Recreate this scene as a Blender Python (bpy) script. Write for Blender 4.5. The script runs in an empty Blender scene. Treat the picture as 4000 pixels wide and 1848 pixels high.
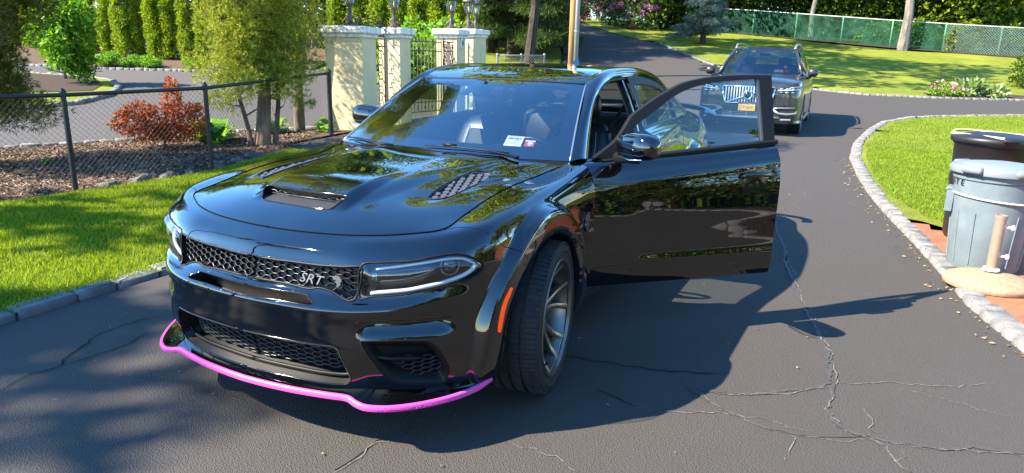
import bpy, math, random
import numpy as np
from mathutils import Matrix, Vector
SC = bpy.context.scene
COL = SC.collection
R = math.radians
# ---------------------------------------------------------------- camera
cam_d = bpy.data.cameras.new('camera'); cam = bpy.data.objects.new('camera', cam_d); COL.objects.link(cam)
cam_d.sensor_width = 36; cam_d.lens = 36*2720.9/4000; cam_d.clip_start = .05; cam_d.clip_end = 800
_r = Vector((-.4480, .8937, .0222)); _u = Vector((-.2131, -.1308, .9683)); _f = Vector((-.8683, -.4290, -.2491))
cam.matrix_world = Matrix(((_r.x,_u.x,-_f.x,2.8609),(_r.y,_u.y,-_f.y,2.1500),(_r.z,_u.z,-_f.z,1.5509),(0,0,0,1)))
SC.camera = cam
# ---------------------------------------------------------------- daylight
SUN_EL, SUN_AZ = 41.5, math.degrees(math.atan2(-.742, .670))      # direction to the sun, measured from +x
SUN_DIR = Vector((math.cos(R(SUN_EL))*math.cos(R(SUN_AZ)), math.cos(R(SUN_EL))*math.sin(R(SUN_AZ)), math.sin(R(SUN_EL))))
sun_d = bpy.data.lights.new('sun', 'SUN'); sun_d.energy = 5.0; sun_d.angle = R(.53); sun_d.color = (1, .89, .73)
sun = bpy.data.objects.new('sun', sun_d); COL.objects.link(sun); sun.location = (4, -8, 12)
sun.rotation_euler = SUN_DIR.to_track_quat('Z', 'Y').to_euler()
W = bpy.data.worlds.new('World'); SC.world = W; W.use_nodes = True
_wn = W.node_tree.nodes; _bg = _wn['Background']; _bg.inputs['Strength'].default_value = .15
_sky = _wn.new('ShaderNodeTexSky'); _sky.sky_type = 'NISHITA'; _sky.sun_disc = False
_sky.sun_elevation = R(SUN_EL); _sky.sun_rotation = R(90-SUN_AZ); _sky.air_density = 1.0; _sky.dust_density = .0; _sky.ozone_density = 4.0
_hs = _wn.new('ShaderNodeHueSaturation'); _hs.inputs['Saturation'].default_value = 1.2; W.node_tree.links.new(_sky.outputs[0], _hs.inputs['Color']); W.node_tree.links.new(_hs.outputs[0], _bg.inputs[0])
SC.view_settings.view_transform = 'Standard'; SC.view_settings.look = 'None'; SC.view_settings.exposure = 2.05; SC.view_settings.gamma = 1
SC.cycles.max_bounces = 10; SC.cycles.transparent_max_bounces = 24; SC.cycles.glossy_bounces = 4; SC.cycles.transmission_bounces = 8; SC.cycles.diffuse_bounces = 3
SC.cycles.caustics_reflective = False; SC.cycles.caustics_refractive = False; SC.cycles.sample_clamp_indirect = 6
SC.cycles.use_denoising = True
# ---------------------------------------------------------------- helpers
rng = np.random.default_rng(7); random.seed(7)
def tag(o, label=None, cat=None, group=None, kind=None):
    if label: o['label'] = label
    if cat: o['category'] = cat
    if group: o['group'] = group
    if kind: o['kind'] = kind
    return o
def empty(name, loc=(0,0,0), rz=0, **kw):
    o = bpy.data.objects.new(name, None); o.empty_display_size = .1; COL.objects.link(o); o.location = loc; o.rotation_euler = (0,0,rz)
    return tag(o, **kw)
def mk(name, V, F, mat, parent=None, smooth=True, fm=None, sharp=None, **kw):
    """one mesh object; V (n,3), F list of index tuples or (m,k) array; mat one material or list; fm material index per face"""
    V = np.asarray(V, float).reshape(-1,3)
    me = bpy.data.meshes.new(name)
    if isinstance(F, np.ndarray):
        nf, k = F.shape
        me.vertices.add(len(V)); me.vertices.foreach_set('co', V.ravel())
        me.loops.add(nf*k); me.loops.foreach_set('vertex_index', F.astype(np.int32).ravel())
        me.polygons.add(nf); me.polygons.foreach_set('loop_start', np.arange(0, nf*k, k, dtype=np.int32))
        try: me.polygons.foreach_set('loop_total', np.full(nf, k, dtype=np.int32))
        except Exception: pass
        me.update(calc_edges=True)
    else:
        me.from_pydata(V.tolist(), [], [tuple(f) for f in F])
    me.validate()
    for m in (mat if isinstance(mat, (list, tuple)) else [mat]): me.materials.append(m)
    if fm is not None and len(fm) == len(me.polygons): me.polygons.foreach_set('material_index', np.asarray(fm, np.int32))
    if smooth:
        me.polygons.foreach_set('use_smooth', np.ones(len(me.polygons), bool))
        if sharp: me.set_sharp_from_angle(angle=R(sharp))
    me.update()
    o = bpy.data.objects.new(name, me); COL.objects.link(o)
    if parent is not None: o.parent = parent
    return tag(o, **kw)
class MB:
    """collects simple shapes into one mesh"""
    def __init__(s): s.V = []; s.F = []; s.m = []; s.cur = 0
    def add(s, V, F):
        b = len(s.V); s.V += [tuple(v) for v in V]; s.F += [tuple(b+i for i in f) for f in F]; s.m += [s.cur]*len(F); return s
    def box(s, c, d, rz=0, taper=1, bev=0):
        x, y, z = d[0]/2, d[1]/2, d[2]/2; cr, sr = math.cos(rz), math.sin(rz)
        if bev:
            b = bev; L = []
            for zz, k in ((-z, b), (-z+b, 0), (z-b, 0), (z, b)):
                t = 1 if zz < 0 else taper
                for px, py in ((-x+k+b*(k==0), -y+k), (x-k-b*(k==0), -y+k), (x-k, -y+k+b*(k==0)), (x-k, y-k-b*(k==0)), (x-k-b*(k==0), y-k), (-x+k+b*(k==0), y-k), (-x+k, y-k-b*(k==0)), (-x+k, -y+k+b*(k==0))):
                    L.append((px*t, py*t, zz))
            P = [(c[0]+a*cr-e*sr, c[1]+a*sr+e*cr, c[2]+g) for a, e, g in L]
            F = [tuple(range(7,-1,-1)), tuple(range(24,32))]
            for r in range(3):
                for i in range(8): F.append((r*8+i, r*8+(i+1)%8, r*8+8+(i+1)%8, r*8+8+i))
            return s.add(P, F)
        P = []
        for zz in (-z, z):
            t = 1 if zz < 0 else taper
            for px, py in ((-x,-y),(x,-y),(x,y),(-x,y)): P.append((c[0]+(px*cr-py*sr)*t, c[1]+(px*sr+py*cr)*t, c[2]+zz))
        return s.add(P, [(3,2,1,0),(4,5,6,7),(0,1,5,4),(1,2,6,5),(2,3,7,6),(3,0,4,7)])
    def tube(s, pts, r, n=8, cap=True, closed=False):
        pts = [Vector(p) for p in pts]; rr = r if isinstance(r, (list, tuple, np.ndarray)) else [r]*len(pts)
        V = []; up = None; N = len(pts)
        for i, p in enumerate(pts):
            a = pts[(i-1) % N] if (i > 0 or closed) else p; b = pts[(i+1) % N] if (i < N-1 or closed) else p
            d = (b-a); d = d.normalized() if d.length > 1e-9 else Vector((0,0,1))
            if up is None: up = Vector((0,0,1)) if abs(d.z) < .9 else Vector((1,0,0))
            sd = d.cross(up)
            if sd.length < 1e-6: sd = d.cross(Vector((0,1,.3)))
            sd.normalize(); up = sd.cross(d).normalized()
            for k in range(n):
                t = 2*math.pi*k/n; V.append(p + (sd*math.cos(t) + up*math.sin(t))*rr[i])
        F = []
        for i in range(N if closed else N-1):
            j = (i+1) % N
            for k in range(n): F.append((i*n+k, i*n+(k+1)%n, j*n+(k+1)%n, j*n+k))
        if cap and not closed: F += [tuple(range(n-1,-1,-1)), tuple((N-1)*n+k for k in range(n))]
        return s.add(V, F)
    def lathe(s, prof, c=(0,0,0), n=32, axis='z', a0=0, a1=2*math.pi):
        full = abs(a1-a0-2*math.pi) < 1e-6; m = n if full else n+1; V = []
        for k in range(m):
            t = a0+(a1-a0)*k/n; ct, st = math.cos(t), math.sin(t)
            for r, h in prof:
                if axis == 'z': V.append((c[0]+r*ct, c[1]+r*st, c[2]+h))
                elif axis == 'y': V.append((c[0]+r*ct, c[1]+h, c[2]+r*st))
                else: V.append((c[0]+h, c[1]+r*ct, c[2]+r*st))
        q = len(prof); F = []
        for k in range(n):
            for i in range(q-1): F.append((k*q+i, ((k+1)%m)*q+i, ((k+1)%m)*q+i+1, k*q+i+1))
        return s.add(V, F)
    def prism(s, poly, z0, z1):
        n = len(poly); V = [(x,y,z0) for x,y in poly]+[(x,y,z1) for x,y in poly]
        return s.add(V, [tuple(range(n-1,-1,-1)), tuple(range(n,2*n))]+[(i,(i+1)%n,n+(i+1)%n,n+i) for i in range(n)])
    def ball(s, c, r, n=12, m=8):
        r = r if isinstance(r, (tuple, list)) else (r,r,r); V = []; F = []
        for i in range(m+1):
            a = math.pi*i/m
            for k in range(n):
                t = 2*math.pi*k/n; V.append((c[0]+r[0]*math.sin(a)*math.cos(t), c[1]+r[1]*math.sin(a)*math.sin(t), c[2]-r[2]*math.cos(a)))
        for i in range(m):
            for k in range(n): F.append((i*n+k, i*n+(k+1)%n, (i+1)*n+(k+1)%n, (i+1)*n+k))
        return s.add(V, F)
    def build(s, name, mat, parent=None, smooth=False, sharp=None, xf=None, **kw):
        V = np.array(s.V, float).reshape(-1,3)
        if xf is not None: V = xf(V)
        return mk(name, V, s.F, mat, parent, smooth=smooth, sharp=sharp, fm=s.m if isinstance(mat, (list,tuple)) else None, **kw)
def grid_faces(n, m, keep=None):
    i = np.arange(n-1)[:,None]*m + np.arange(m-1)[None,:]
    F = np.stack([i, i+m, i+m+1, i+1], -1)
    return F[keep] if keep is not None else F.reshape(-1,4)
def compact(V, F):
    u, inv = np.unique(F, return_inverse=True); return V[u], inv.reshape(F.shape)
def mir(V, F):
    V = np.array(V, float)*[1,-1,1]; return V, (F[:,::-1] if isinstance(F, np.ndarray) else [tuple(reversed(f)) for f in F])
def both(V, F):
    V2, F2 = mir(V, F); return np.vstack([V, V2]), np.vstack([F, F2+len(V)])
def spline(P, n, closed=False):
    P = np.asarray(P, float); N = len(P); out = []
    for i in range(N if closed else N-1):
        p1, p2 = P[i], P[(i+1)%N]; p0 = P[i-1] if (i or closed) else 2*p1-p2; p3 = P[(i+2)%N] if (i+2 < N or closed) else 2*p2-p1
        for k in range(n):
            x = k/n; out.append(.5*(2*p1+(p2-p0)*x+(2*p0-5*p1+4*p2-p3)*x*x+(3*p1-p0-3*p2+p3)*x**3))
    if not closed: out.append(P[-1])
    return np.array(out)
def poly_sdf(P, poly):
    """signed distance (inside positive) and nearest boundary point for points P (n,2)"""
    P = np.asarray(P, float); a = np.asarray(poly, float); b = np.roll(a, -1, 0)
    best = np.full(len(P), 1e9); near = np.zeros_like(P); ins = np.zeros(len(P), bool)
    for (x0,y0),(x1,y1) in zip(a, b):
        d = np.array([x1-x0, y1-y0]); L = d@d
        t = np.clip(((P-[x0,y0])@d)/max(L,1e-12), 0, 1); q = np.array([x0,y0])+t[:,None]*d
        r = np.hypot(*(P-q).T); m = r < best; best[m] = r[m]; near[m] = q[m]
        if y0 != y1:
            c = ((y0 > P[:,1]) != (y1 > P[:,1])) & (P[:,0] < (x1-x0)*(P[:,1]-y0)/(y1-y0)+x0); ins ^= c
    return np.where(ins, best, -best), near

# ---------------------------------------------------------------- materials
M = {}
def mat(name, col, rough=.5, metal=0, spec=.5, coat=0, ior=1.5, alpha=None):
    m = bpy.data.materials.new(name); m.use_nodes = True; b = m.node_tree.nodes['Principled BSDF']
    b.inputs['Base Color'].default_value = (*col, 1); b.inputs['Roughness'].default_value = rough; b.inputs['Metallic'].default_value = metal
    b.inputs['IOR'].default_value = ior; b.inputs['Specular IOR Level'].default_value = spec
    b.inputs['Coat Weight'].default_value = coat; b.inputs['Coat Roughness'].default_value = .02
    M[name] = m; return m
class NT:
    """small node-tree helper"""
    def __init__(s, m): s.t = m.node_tree; s.n = s.t.nodes; s.b = s.n.get('Principled BSDF')
    def new(s, typ, **kw):
        o = s.n.new('ShaderNode'+typ)
        for k, v in kw.items():
            if k in o.inputs: o.inputs[k].default_value = v
            else: setattr(o, k, v)
        return o
    def ln(s, a, b): s.t.links.new(a, b)
    def coord(s, kind='Object'):
        return s.new('TexCoord').outputs[kind]
    def pos(s): return s.new('NewGeometry').outputs['Position']
    def noise(s, vec, scale, detail=4, rough=.6, dist=0):
        o = s.new('TexNoise', Scale=scale, Detail=detail, Roughness=rough, Distortion=dist); s.ln(vec, o.inputs['Vector']); return o.outputs['Fac']
    def ramp(s, fac, stops):
        o = s.new('ValToRGB'); e = o.color_ramp.elements
        while len(e) < len(stops): e.new(.5)
        for x, (p, c) in zip(e, stops): x.position = p; x.color = (*c, 1) if len(c) == 3 else c
        s.ln(fac, o.inputs[0]); return o.outputs['Color']
    def mix(s, fac, a, b, mode='MIX'):
        o = s.new('Mix', data_type='RGBA', blend_type=mode)
        for v, i in ((fac, 0), (a, 6), (b, 7)):
            if hasattr(v, 'is_linked') or hasattr(v, 'links'): s.ln(v, o.inputs[i])
            else: o.inputs[i].default_value = (*v, 1) if isinstance(v, tuple) else v
        return o.outputs[2]
    def math(s, op, a, b=0, c=0):
        o = s.new('Math', operation=op)
        for i, v in enumerate((a, b, c)):
            if hasattr(v, 'links'): s.ln(v, o.inputs[i])
            else: o.inputs[i].default_value = v
        return o.outputs[0]
    def bump(s, h, strength, dist=.01):
        o = s.new('Bump', Strength=strength, Distance=dist); s.ln(h, o.inputs['Height']); s.ln(o.outputs[0], s.b.inputs['Normal']); return o
    def color(s, c): s.ln(c, s.b.inputs['Base Color'])
def glass(name, tint, ior=1.6, rough=0.0):
    m = bpy.data.materials.new(name); m.use_nodes = True; t = m.node_tree; n = t.nodes; n.remove(n['Principled BSDF'])
    tr = n.new('ShaderNodeBsdfTransparent'); tr.inputs[0].default_value = (*tint, 1)
    gl = n.new('ShaderNodeBsdfGlossy'); gl.inputs['Roughness'].default_value = rough; gl.inputs['Color'].default_value = (1,1,1,1)
    fr = n.new('ShaderNodeFresnel'); fr.inputs['IOR'].default_value = ior
    # a single sheet seen from behind still has the fresnel of its front face
    ge = n.new('ShaderNodeNewGeometry'); mx = n.new('ShaderNodeMixShader')
    vm = n.new('ShaderNodeVectorMath'); vm.operation = 'DOT_PRODUCT'; t.links.new(ge.outputs['Incoming'], vm.inputs[0]); t.links.new(ge.outputs['Normal'], vm.inputs[1])
    ab = n.new('ShaderNodeMath'); ab.operation = 'ABSOLUTE'; t.links.new(vm.outputs['Value'], ab.inputs[0])
    om = n.new('ShaderNodeMath'); om.operation = 'SUBTRACT'; om.inputs[0].default_value = 1; t.links.new(ab.outputs[0], om.inputs[1])
    pw = n.new('ShaderNodeMath'); pw.operation = 'POWER'; pw.inputs[1].default_value = 5; t.links.new(om.outputs[0], pw.inputs[0])
    r0 = 2*((ior-1)/(ior+1))**2
    ma = n.new('ShaderNodeMath'); ma.operation = 'MULTIPLY_ADD'; ma.inputs[1].default_value = 1-r0; ma.inputs[2].default_value = r0; t.links.new(pw.outputs[0], ma.inputs[0])
    n.remove(fr)
    t.links.new(ma.outputs[0], mx.inputs[0]); t.links.new(tr.outputs[0], mx.inputs[1]); t.links.new(gl.outputs[0], mx.inputs[2])
    t.links.new(mx.outputs[0], n['Material Output'].inputs['Surface']); M[name] = m; return m
def flake(name, col, rough, ior, orange=.0):
    m = mat(name, col, rough, 0, .5, 0, ior); return m
mat('paint', (.0012,.0014,.0020), .012, 0, .5, 1.0, 1.5)
mat('suv_paint', (.030,.031,.033), .30, .4, .5, .7, 1.5)
mat('trim', (.006,.006,.0065), .5, 0, .22); mat('gloss_trim', (.006,.006,.007), .08)
mat('grille_black', (.006,.006,.0065), .42); mat('grille_edge', (.012,.012,.013), .30, 0, .5); mat('gap', (.001,.001,.001), .9, 0, .1)
mat('satin_grey', (.10,.10,.11), .38, .6); mat('scoop_grey', (.035,.036,.040), .4); mat('badge', (.12,.115,.11), .36, .6); mat('chrome', (.75,.75,.76), .09, 1)
mat('rim', (.21,.185,.16), .30, .8); mat('disc', (.30,.29,.28), .35, 1); mat('caliper', (.02,.02,.02), .4)
mat('liner', (.006,.006,.006), .85, 0, .2); mat('leather', (.010,.010,.011), .42); mat('leather_panel', (.022,.022,.023), .6, 0, .3); mat('stitch', (.16,.16,.16), .8)
mat('dash', (.012,.013,.014), .55); mat('headliner', (.05,.05,.052), .9); mat('tan_leather', (.24,.16,.11), .55)
mat('pink', (.66,.075,.36), .32, 0, .5); mat('orange', (.95,.085,.005), .25); M['orange'].node_tree.nodes['Principled BSDF'].inputs['Emission Color'].default_value = (1,.07,.005,1); M['orange'].node_tree.nodes['Principled BSDF'].inputs['Emission Strength'].default_value = .12; mat('lamp_housing', (.010,.010,.011), .2, 0); mat('lamp_grey', (.10,.10,.105), .25, .7)
mat('drl', (.58,.60,.59), .10, .35); mat('white_print', (.78,.80,.80), .6); mat('red_print', (.62,.03,.03), .6); mat('grey_print', (.16,.17,.18), .7)
mat('plate_yellow', (.80,.42,.012), .5); mat('plate_blue', (.02,.05,.20), .5); mat('plate_orange', (.60,.20,.02), .5); mat('silver_trim', (.50,.51,.52), .25, .9); mat('suv_trim', (.30,.31,.32), .32, .6)
mat('bright_trim', (.55,.56,.56), .4, .35)
glass('windshield_glass', (.62,.69,.71), 1.95); glass('side_glass', (.80,.88,.84), 1.52); glass('rear_glass', (.35,.38,.37), 1.52); glass('lamp_glass', (.93,.94,.94), 1.5)
glass('suv_glass', (.20,.22,.23), 1.7); glass('lantern_glass', (.85,.88,.86), 1.45)
mat('frit', (.004,.004,.005), .06, 0, .6)
def _rubber():
    m = mat('rubber', (.016,.016,.0165), .72, 0, .35); t = NT(m); c = t.coord()
    n = t.noise(c, 60, 3); t.color(t.ramp(n, [(.3,(.012,.012,.0125)),(.7,(.024,.024,.0245))])); 
    m2 = mat('tread', (.018,.018,.0185), .75, 0, .3); t = NT(m2); c = t.coord(); n = t.noise(c, 40, 3); t.color(t.ramp(n, [(.3,(.013,.013,.0135)),(.7,(.030,.030,.031))]))
_rubber()

# ---------------------------------------------------------------- car body skin (control net, car frame: x forward, y left, z up)
MID = np.array([(.975,0),(.963,.20),(.94,.36),(.89,.51),(.79,.67),(.66,.80),(.50,.885),(.30,.92),(.02,.925),(-.33,.92),(-.64,.915),
       (-1.2,.925),(-1.98,.925),(-2.6,.915),(-3.06,.92),(-3.5,.91),(-3.85,.86),(-4.07,.70),(-4.15,.35),(-4.16,0)])
def _net():
    n = len(MID)
    ext = np.vstack([MID[1:2]*[1,-1], MID, MID[-2:-1]*[1,-1]])
    T = ext[2:]-ext[:-2]; T /= np.linalg.norm(T, axis=1)[:,None]
    N = np.stack([T[:,1], -T[:,0]], 1)            # outward
    # rows: (z per station, inward offset per station)
    zt = {
     0:[.215,.215,.215,.21,.20,.20,.20]+[.20]*9+[.24,.27,.28,.28],
     1:[.285,.285,.285,.285,.29,.29,.30]+[.31]*9+[.34,.36,.36,.36],
     2:[.44,.44,.44,.44,.43,.42,.42]+[.42]*9+[.45,.47,.47,.47],
     3:[.53,.53,.53,.53,.53,.53,.53]+[.53]*9+[.56,.58,.58,.58],
     4:[.59,.59,.59,.592,.60,.625,.61]+[.59]*9+[.64,.66,.66,.66],
     5:[.65,.648,.642,.635,.65,.69,.69]+[.66]*9+[.72,.74,.74,.74],
     6:[.753,.752,.75,.749,.757,.775,.77,.765,.76,.76,.76,.76,.77,.78,.79,.80,.83,.84,.84,.84],
     7:[.795,.795,.795,.795,.805,.82,.835,.845,.86,.87,.885,.89,.90,.91,.92,.925,.94,.95,.95,.95],
     8:[.822,.823,.826,.832,.843,.86,.888,.913,.938,.962,.985,1.005,1.045,1.055,1.035,1.04,1.05,1.05,1.05,1.05],
     9:[.845,.847,.851,.857,.866,.880,.905,.938,.963,.975,1.012,1.045,1.090,1.10,1.09,1.095,1.10,1.10,1.10,1.10]}
    of = {
     0:[.075,.075,.07,.065,.06,.05,.03]+[.07]*9+[.08,.08,.08,.08],
     1:[.03,.03,.03,.03,.03,.03,.015]+[.03]*9+[.03,.03,.03,.03],
     2:[.0,.0,.0,.0,.005,.0,.0]+[.008]*9+[.0]*4,
     3:[.0,.0,.0,.005,.01,.005,.0]+[0.]*9+[.0]*4,
     4:[.0,.0,.0,.0,.0,.0,.0]+[0.]*9+[.0]*4,
     5:[.06,.06,.057,.05,.03,.01,.0]+[0.]*9+[.0]*4,
     6:[.10,.10,.092,.066,.035,.0,-.005,.0,.0,.0,.0,.0,.0,.0,.0,.0,.01,.02,.02,.02],
     7:[.12,.12,.112,.088,.058,.027,.008,.008,.008,.008,.008,.012,.012,.012,.01,.012,.03,.04,.04,.04],
     8:[.15,.15,.145,.125,.10,.075,.055,.05,.05,.05,.05,.05,.05,.05,.06,.07,.09,.10,.10,.10]}
    G = np.zeros((10, n, 3))
    for j in range(9):
        G[j,:,:2] = MID - N*np.array(of[j])[:,None]; G[j,:,2] = zt[j]
    G[9,:,:2] = [(.79,0),(.783,.175),(.757,.345),(.715,.48),(.652,.60),(.563,.707),(.42,.712),(.24,.714),(.02,.716),(-.33,.718),(-.62,.775),
       (-1.2,.80),(-1.98,.81),(-2.6,.79),(-3.06,.76),(-3.5,.73),(-3.8,.68),(-3.95,.55),(-4.0,.30),(-4.01,0)]
    G[9,:,2] = zt[9]
    lo = G[4].copy(); lo[:,2] -= .010; G[4,:,2] += .004
    G = np.insert(G, 4, lo, 0)                     # doubled row: the bumper crease
    G[:,0,1] = 0; G[:,-1,1] = 0
    return G
NET = _net()
def hermite(P, T, u):
    """cubic Hermite through P at knots T, tangents by weighted finite difference; u any array -> values (u.shape + P.shape[1:])"""
    P = np.asarray(P, float); T = np.asarray(T, float); u = np.asarray(u, float)
    d = np.diff(P, axis=0)/np.diff(T).reshape((-1,)+(1,)*(P.ndim-1))
    h = np.diff(T).reshape((-1,)+(1,)*(P.ndim-1))
    m = np.empty_like(P); m[1:-1] = (d[:-1]*h[1:]+d[1:]*h[:-1])/(h[:-1]+h[1:]); m[0] = d[0]; m[-1] = d[-1]
    k = np.clip(np.searchsorted(T, u, side='right')-1, 0, len(T)-2)
    H = (T[k+1]-T[k]); x = ((u-T[k])/H).reshape(u.shape+(1,)*(P.ndim-1)); H = H.reshape(x.shape)
    return ((2*x**3-3*x**2+1)*P[k] + (x**3-2*x**2+x)*H*m[k] + (-2*x**3+3*x**2)*P[k+1] + (x**3-x**2)*H*m[k+1])
def _tk():
    e = np.linalg.norm(np.diff(MID, axis=0), axis=1); return np.concatenate([[0], np.cumsum(e)])
TK = _tk()                                    # t = arc length along the widest line from the nose centre
SK = np.array([0,.09,.25,.345,.403,.418,.49,.60,.66,.72,.79])   # s = rough girth height of each row
_E = np.concatenate([NET[:,3:0:-1]*[1,-1,1], NET, NET[:,-2:-5:-1]*[1,-1,1]], 1)
_TE = np.concatenate([-TK[3:0:-1], TK, 2*TK[-1]-TK[-2:-5:-1]])
def skin0(t, s):
    """point on the un-flared skin; t and s arrays of one shape"""
    t = np.asarray(t, float); s = np.asarray(s, float)
    sh = t.shape; tt = t.ravel(); ss = s.ravel()
    ut, inv = np.unique(np.round(tt, 6), return_inverse=True)
    rows = hermite(np.transpose(_E, (1,0,2)), _TE, ut)      # (nt,11,3)
    k = np.clip(np.searchsorted(SK, ss, side='right')-1, 0, 9)
    d = np.diff(rows, axis=1)/np.diff(SK)[None,:,None]; h = np.diff(SK)[None,:,None]
    m = np.empty_like(rows); m[:,1:-1] = (d[:,:-1]*h[:,1:]+d[:,1:]*h[:,:-1])/(h[:,:-1]+h[:,1:]); m[:,0] = d[:,0]; m[:,-1] = d[:,-1]
    H = SK[k+1]-SK[k]; x = ((ss-SK[k])/H)[:,None]; H = H[:,None]
    o = ((2*x**3-3*x**2+1)*rows[inv,k] + (x**3-2*x**2+x)*H*m[inv,k] + (-2*x**3+3*x**2)*rows[inv,k+1] + (x**3-x**2)*H*m[inv,k+1])
    return o.reshape(sh+(3,))
def smooth(a, b, x):
    x = np.clip((x-a)/(b-a), 0, 1); return x*x*(3-2*x)
ARCH = ((.05,.365,.405,.415), (-3.06,.365,.41,.42))      # wheel openings: centre x, z, radii
def arch_r(p, k):
    cx, cz, rx, rz = ARCH[k]
    return np.hypot((p[...,0]-cx)/rx, (p[...,2]-cz)/rz)*rx
def skin_n(t, s, f=None):
    f = f or skin0
    e = 2e-3
    a = f(t+e, s)-f(t-e, s); b = f(t, np.minimum(s+e, SK[-1]))-f(t, np.maximum(s-e, 0))
    n = np.cross(a, b); return n/np.maximum(np.linalg.norm(n, axis=-1, keepdims=True), 1e-9)
def skin(t, s):
    """skin with the wide wheel flares"""
    p = skin0(t, s); n = skin_n(t, s)
    for k in (0, 1):
        r = arch_r(p, k); R = ARCH[k][2]
        side = smooth(.45, .75, np.abs(p[...,1]))*smooth(.15,.32,p[...,2])
        b = .052*smooth(R+.135, R+.085, r)*side - .012*smooth(R+.03, R-.01, r)*side
        p = p + n*b[...,None]
    z = p[...,2]; sh = -.030*smooth(.478,.543,z)*(1-smooth(.546,.560,z))*smooth(.50,.60,t)*smooth(.95,.85,t)      # shelf above the fog lamp
    return p + n*sh[...,None]

# ---------------------------------------------------------------- the black sedan
car = empty('parked_car', (0,0,0), label='glossy black sedan with hood scoop, pink lip guard and its driver door standing open', cat='car')
T_SPLIT, T_DOOR, T_DOOR2, T_RDOOR = TK[5], TK[10], TK[10]+1.22, TK[13]+.10
def door_xf_none(p): return p
def door_shape(p, n):
    """scalloped lower body side and a raised sill line"""
    x, z = p[...,0], p[...,2]
    zu = .80+.05*np.clip(-x-.9, 0, 1.5)
    sc = smooth(-.84,-1.02,x)*smooth(.34,.52,z)*smooth(zu+.10, zu-.20, z)*smooth(-2.75,-2.5,x)
    rid = np.exp(-((z-.455)/.026)**2)*smooth(-.85,-1.10,x)*smooth(-2.6,-2.45,x)
    lip = np.exp(-((z-(.905+.096*(-x-.92)))/.022)**2)*smooth(-.70,-.95,x)*smooth(-3.9,-3.0,x)
    return p + n*((-.013*sc + .006*rid + .006*lip)*smooth(.7,.85,np.abs(p[...,1])))[...,None]
def body(t, s):
    t = np.asarray(t, float); s = np.asarray(s, float)
    p = skin(t, s)
    return door_shape(p, skin_n(t, s)) if np.max(t) > T_DOOR-.3 else p
def arc_poly(k, n=60):
    return None
TR = {}
TR['grille'] = [[-0.06, 0.5869], [0, 0.5869], [0.1375, 0.5873], [0.1782, 0.5898], [0.3444, 0.5948], [0.4516, 0.6037], [0.5404, 0.6105], [0.5437, 0.5665], [0.5282, 0.5161], [0.5059, 0.4782], [0.4677, 0.4845], [0.4159, 0.504], [0.354, 0.5115], [0.2945, 0.5004], [0.1964, 0.5037], [0, 0.5019], [-0.06, 0.5019]]
TR['light'] = [[0.542, 0.6153], [0.6184, 0.6312], [0.7471, 0.6321], [0.8311, 0.6421], [0.9091, 0.6427], [0.9604, 0.63], [1.0094, 0.6031], [1.0392, 0.5774], [1.0226, 0.5237], [0.9614, 0.4931], [0.8705, 0.4827], [0.7441, 0.4946], [0.5942, 0.4996], [0.5344, 0.4947]]
TR['slot'] = [[-0.06, 0.474], [0, 0.474], [0.0415, 0.4741], [0.1585, 0.4742], [0.2935, 0.4784], [0.3159, 0.4708], [0.3466, 0.4384], [0.2033, 0.4375], [0.0842, 0.4326], [0, 0.431], [-0.06, 0.431]]
TR['intake'] = [[-0.06, 0.2643], [0, 0.2643], [0.077, 0.2635], [0.2104, 0.2639], [0.3808, 0.2621], [0.4424, 0.2578], [0.4618, 0.2221], [0.4939, 0.1239], [0.4834, 0.0933], [0.468, 0.0818], [0.4006, 0.0749], [0.1933, 0.0732], [0, 0.072], [-0.06, 0.072]]
TR['fog'] = [[0.5455, 0.2805], [0.5744, 0.2914], [0.7808, 0.2923], [0.8227, 0.2767], [0.8574, 0.2336], [0.8937, 0.1407], [0.8878, 0.0732], [0.8599, 0.0625], [0.7396, 0.0739], [0.686, 0.0852], [0.6433, 0.113], [0.592, 0.1938]]
TR['seam'] = [[0.8579, 0.79], [0.9671, 0.7641], [1.0164, 0.739], [1.0704, 0.7086], [1.1503, 0.6363], [1.206, 0.6141], [1.262, 0.5714]]
def closed(l, n=5): return spline(np.array(l, float), n, closed=True)
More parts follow.
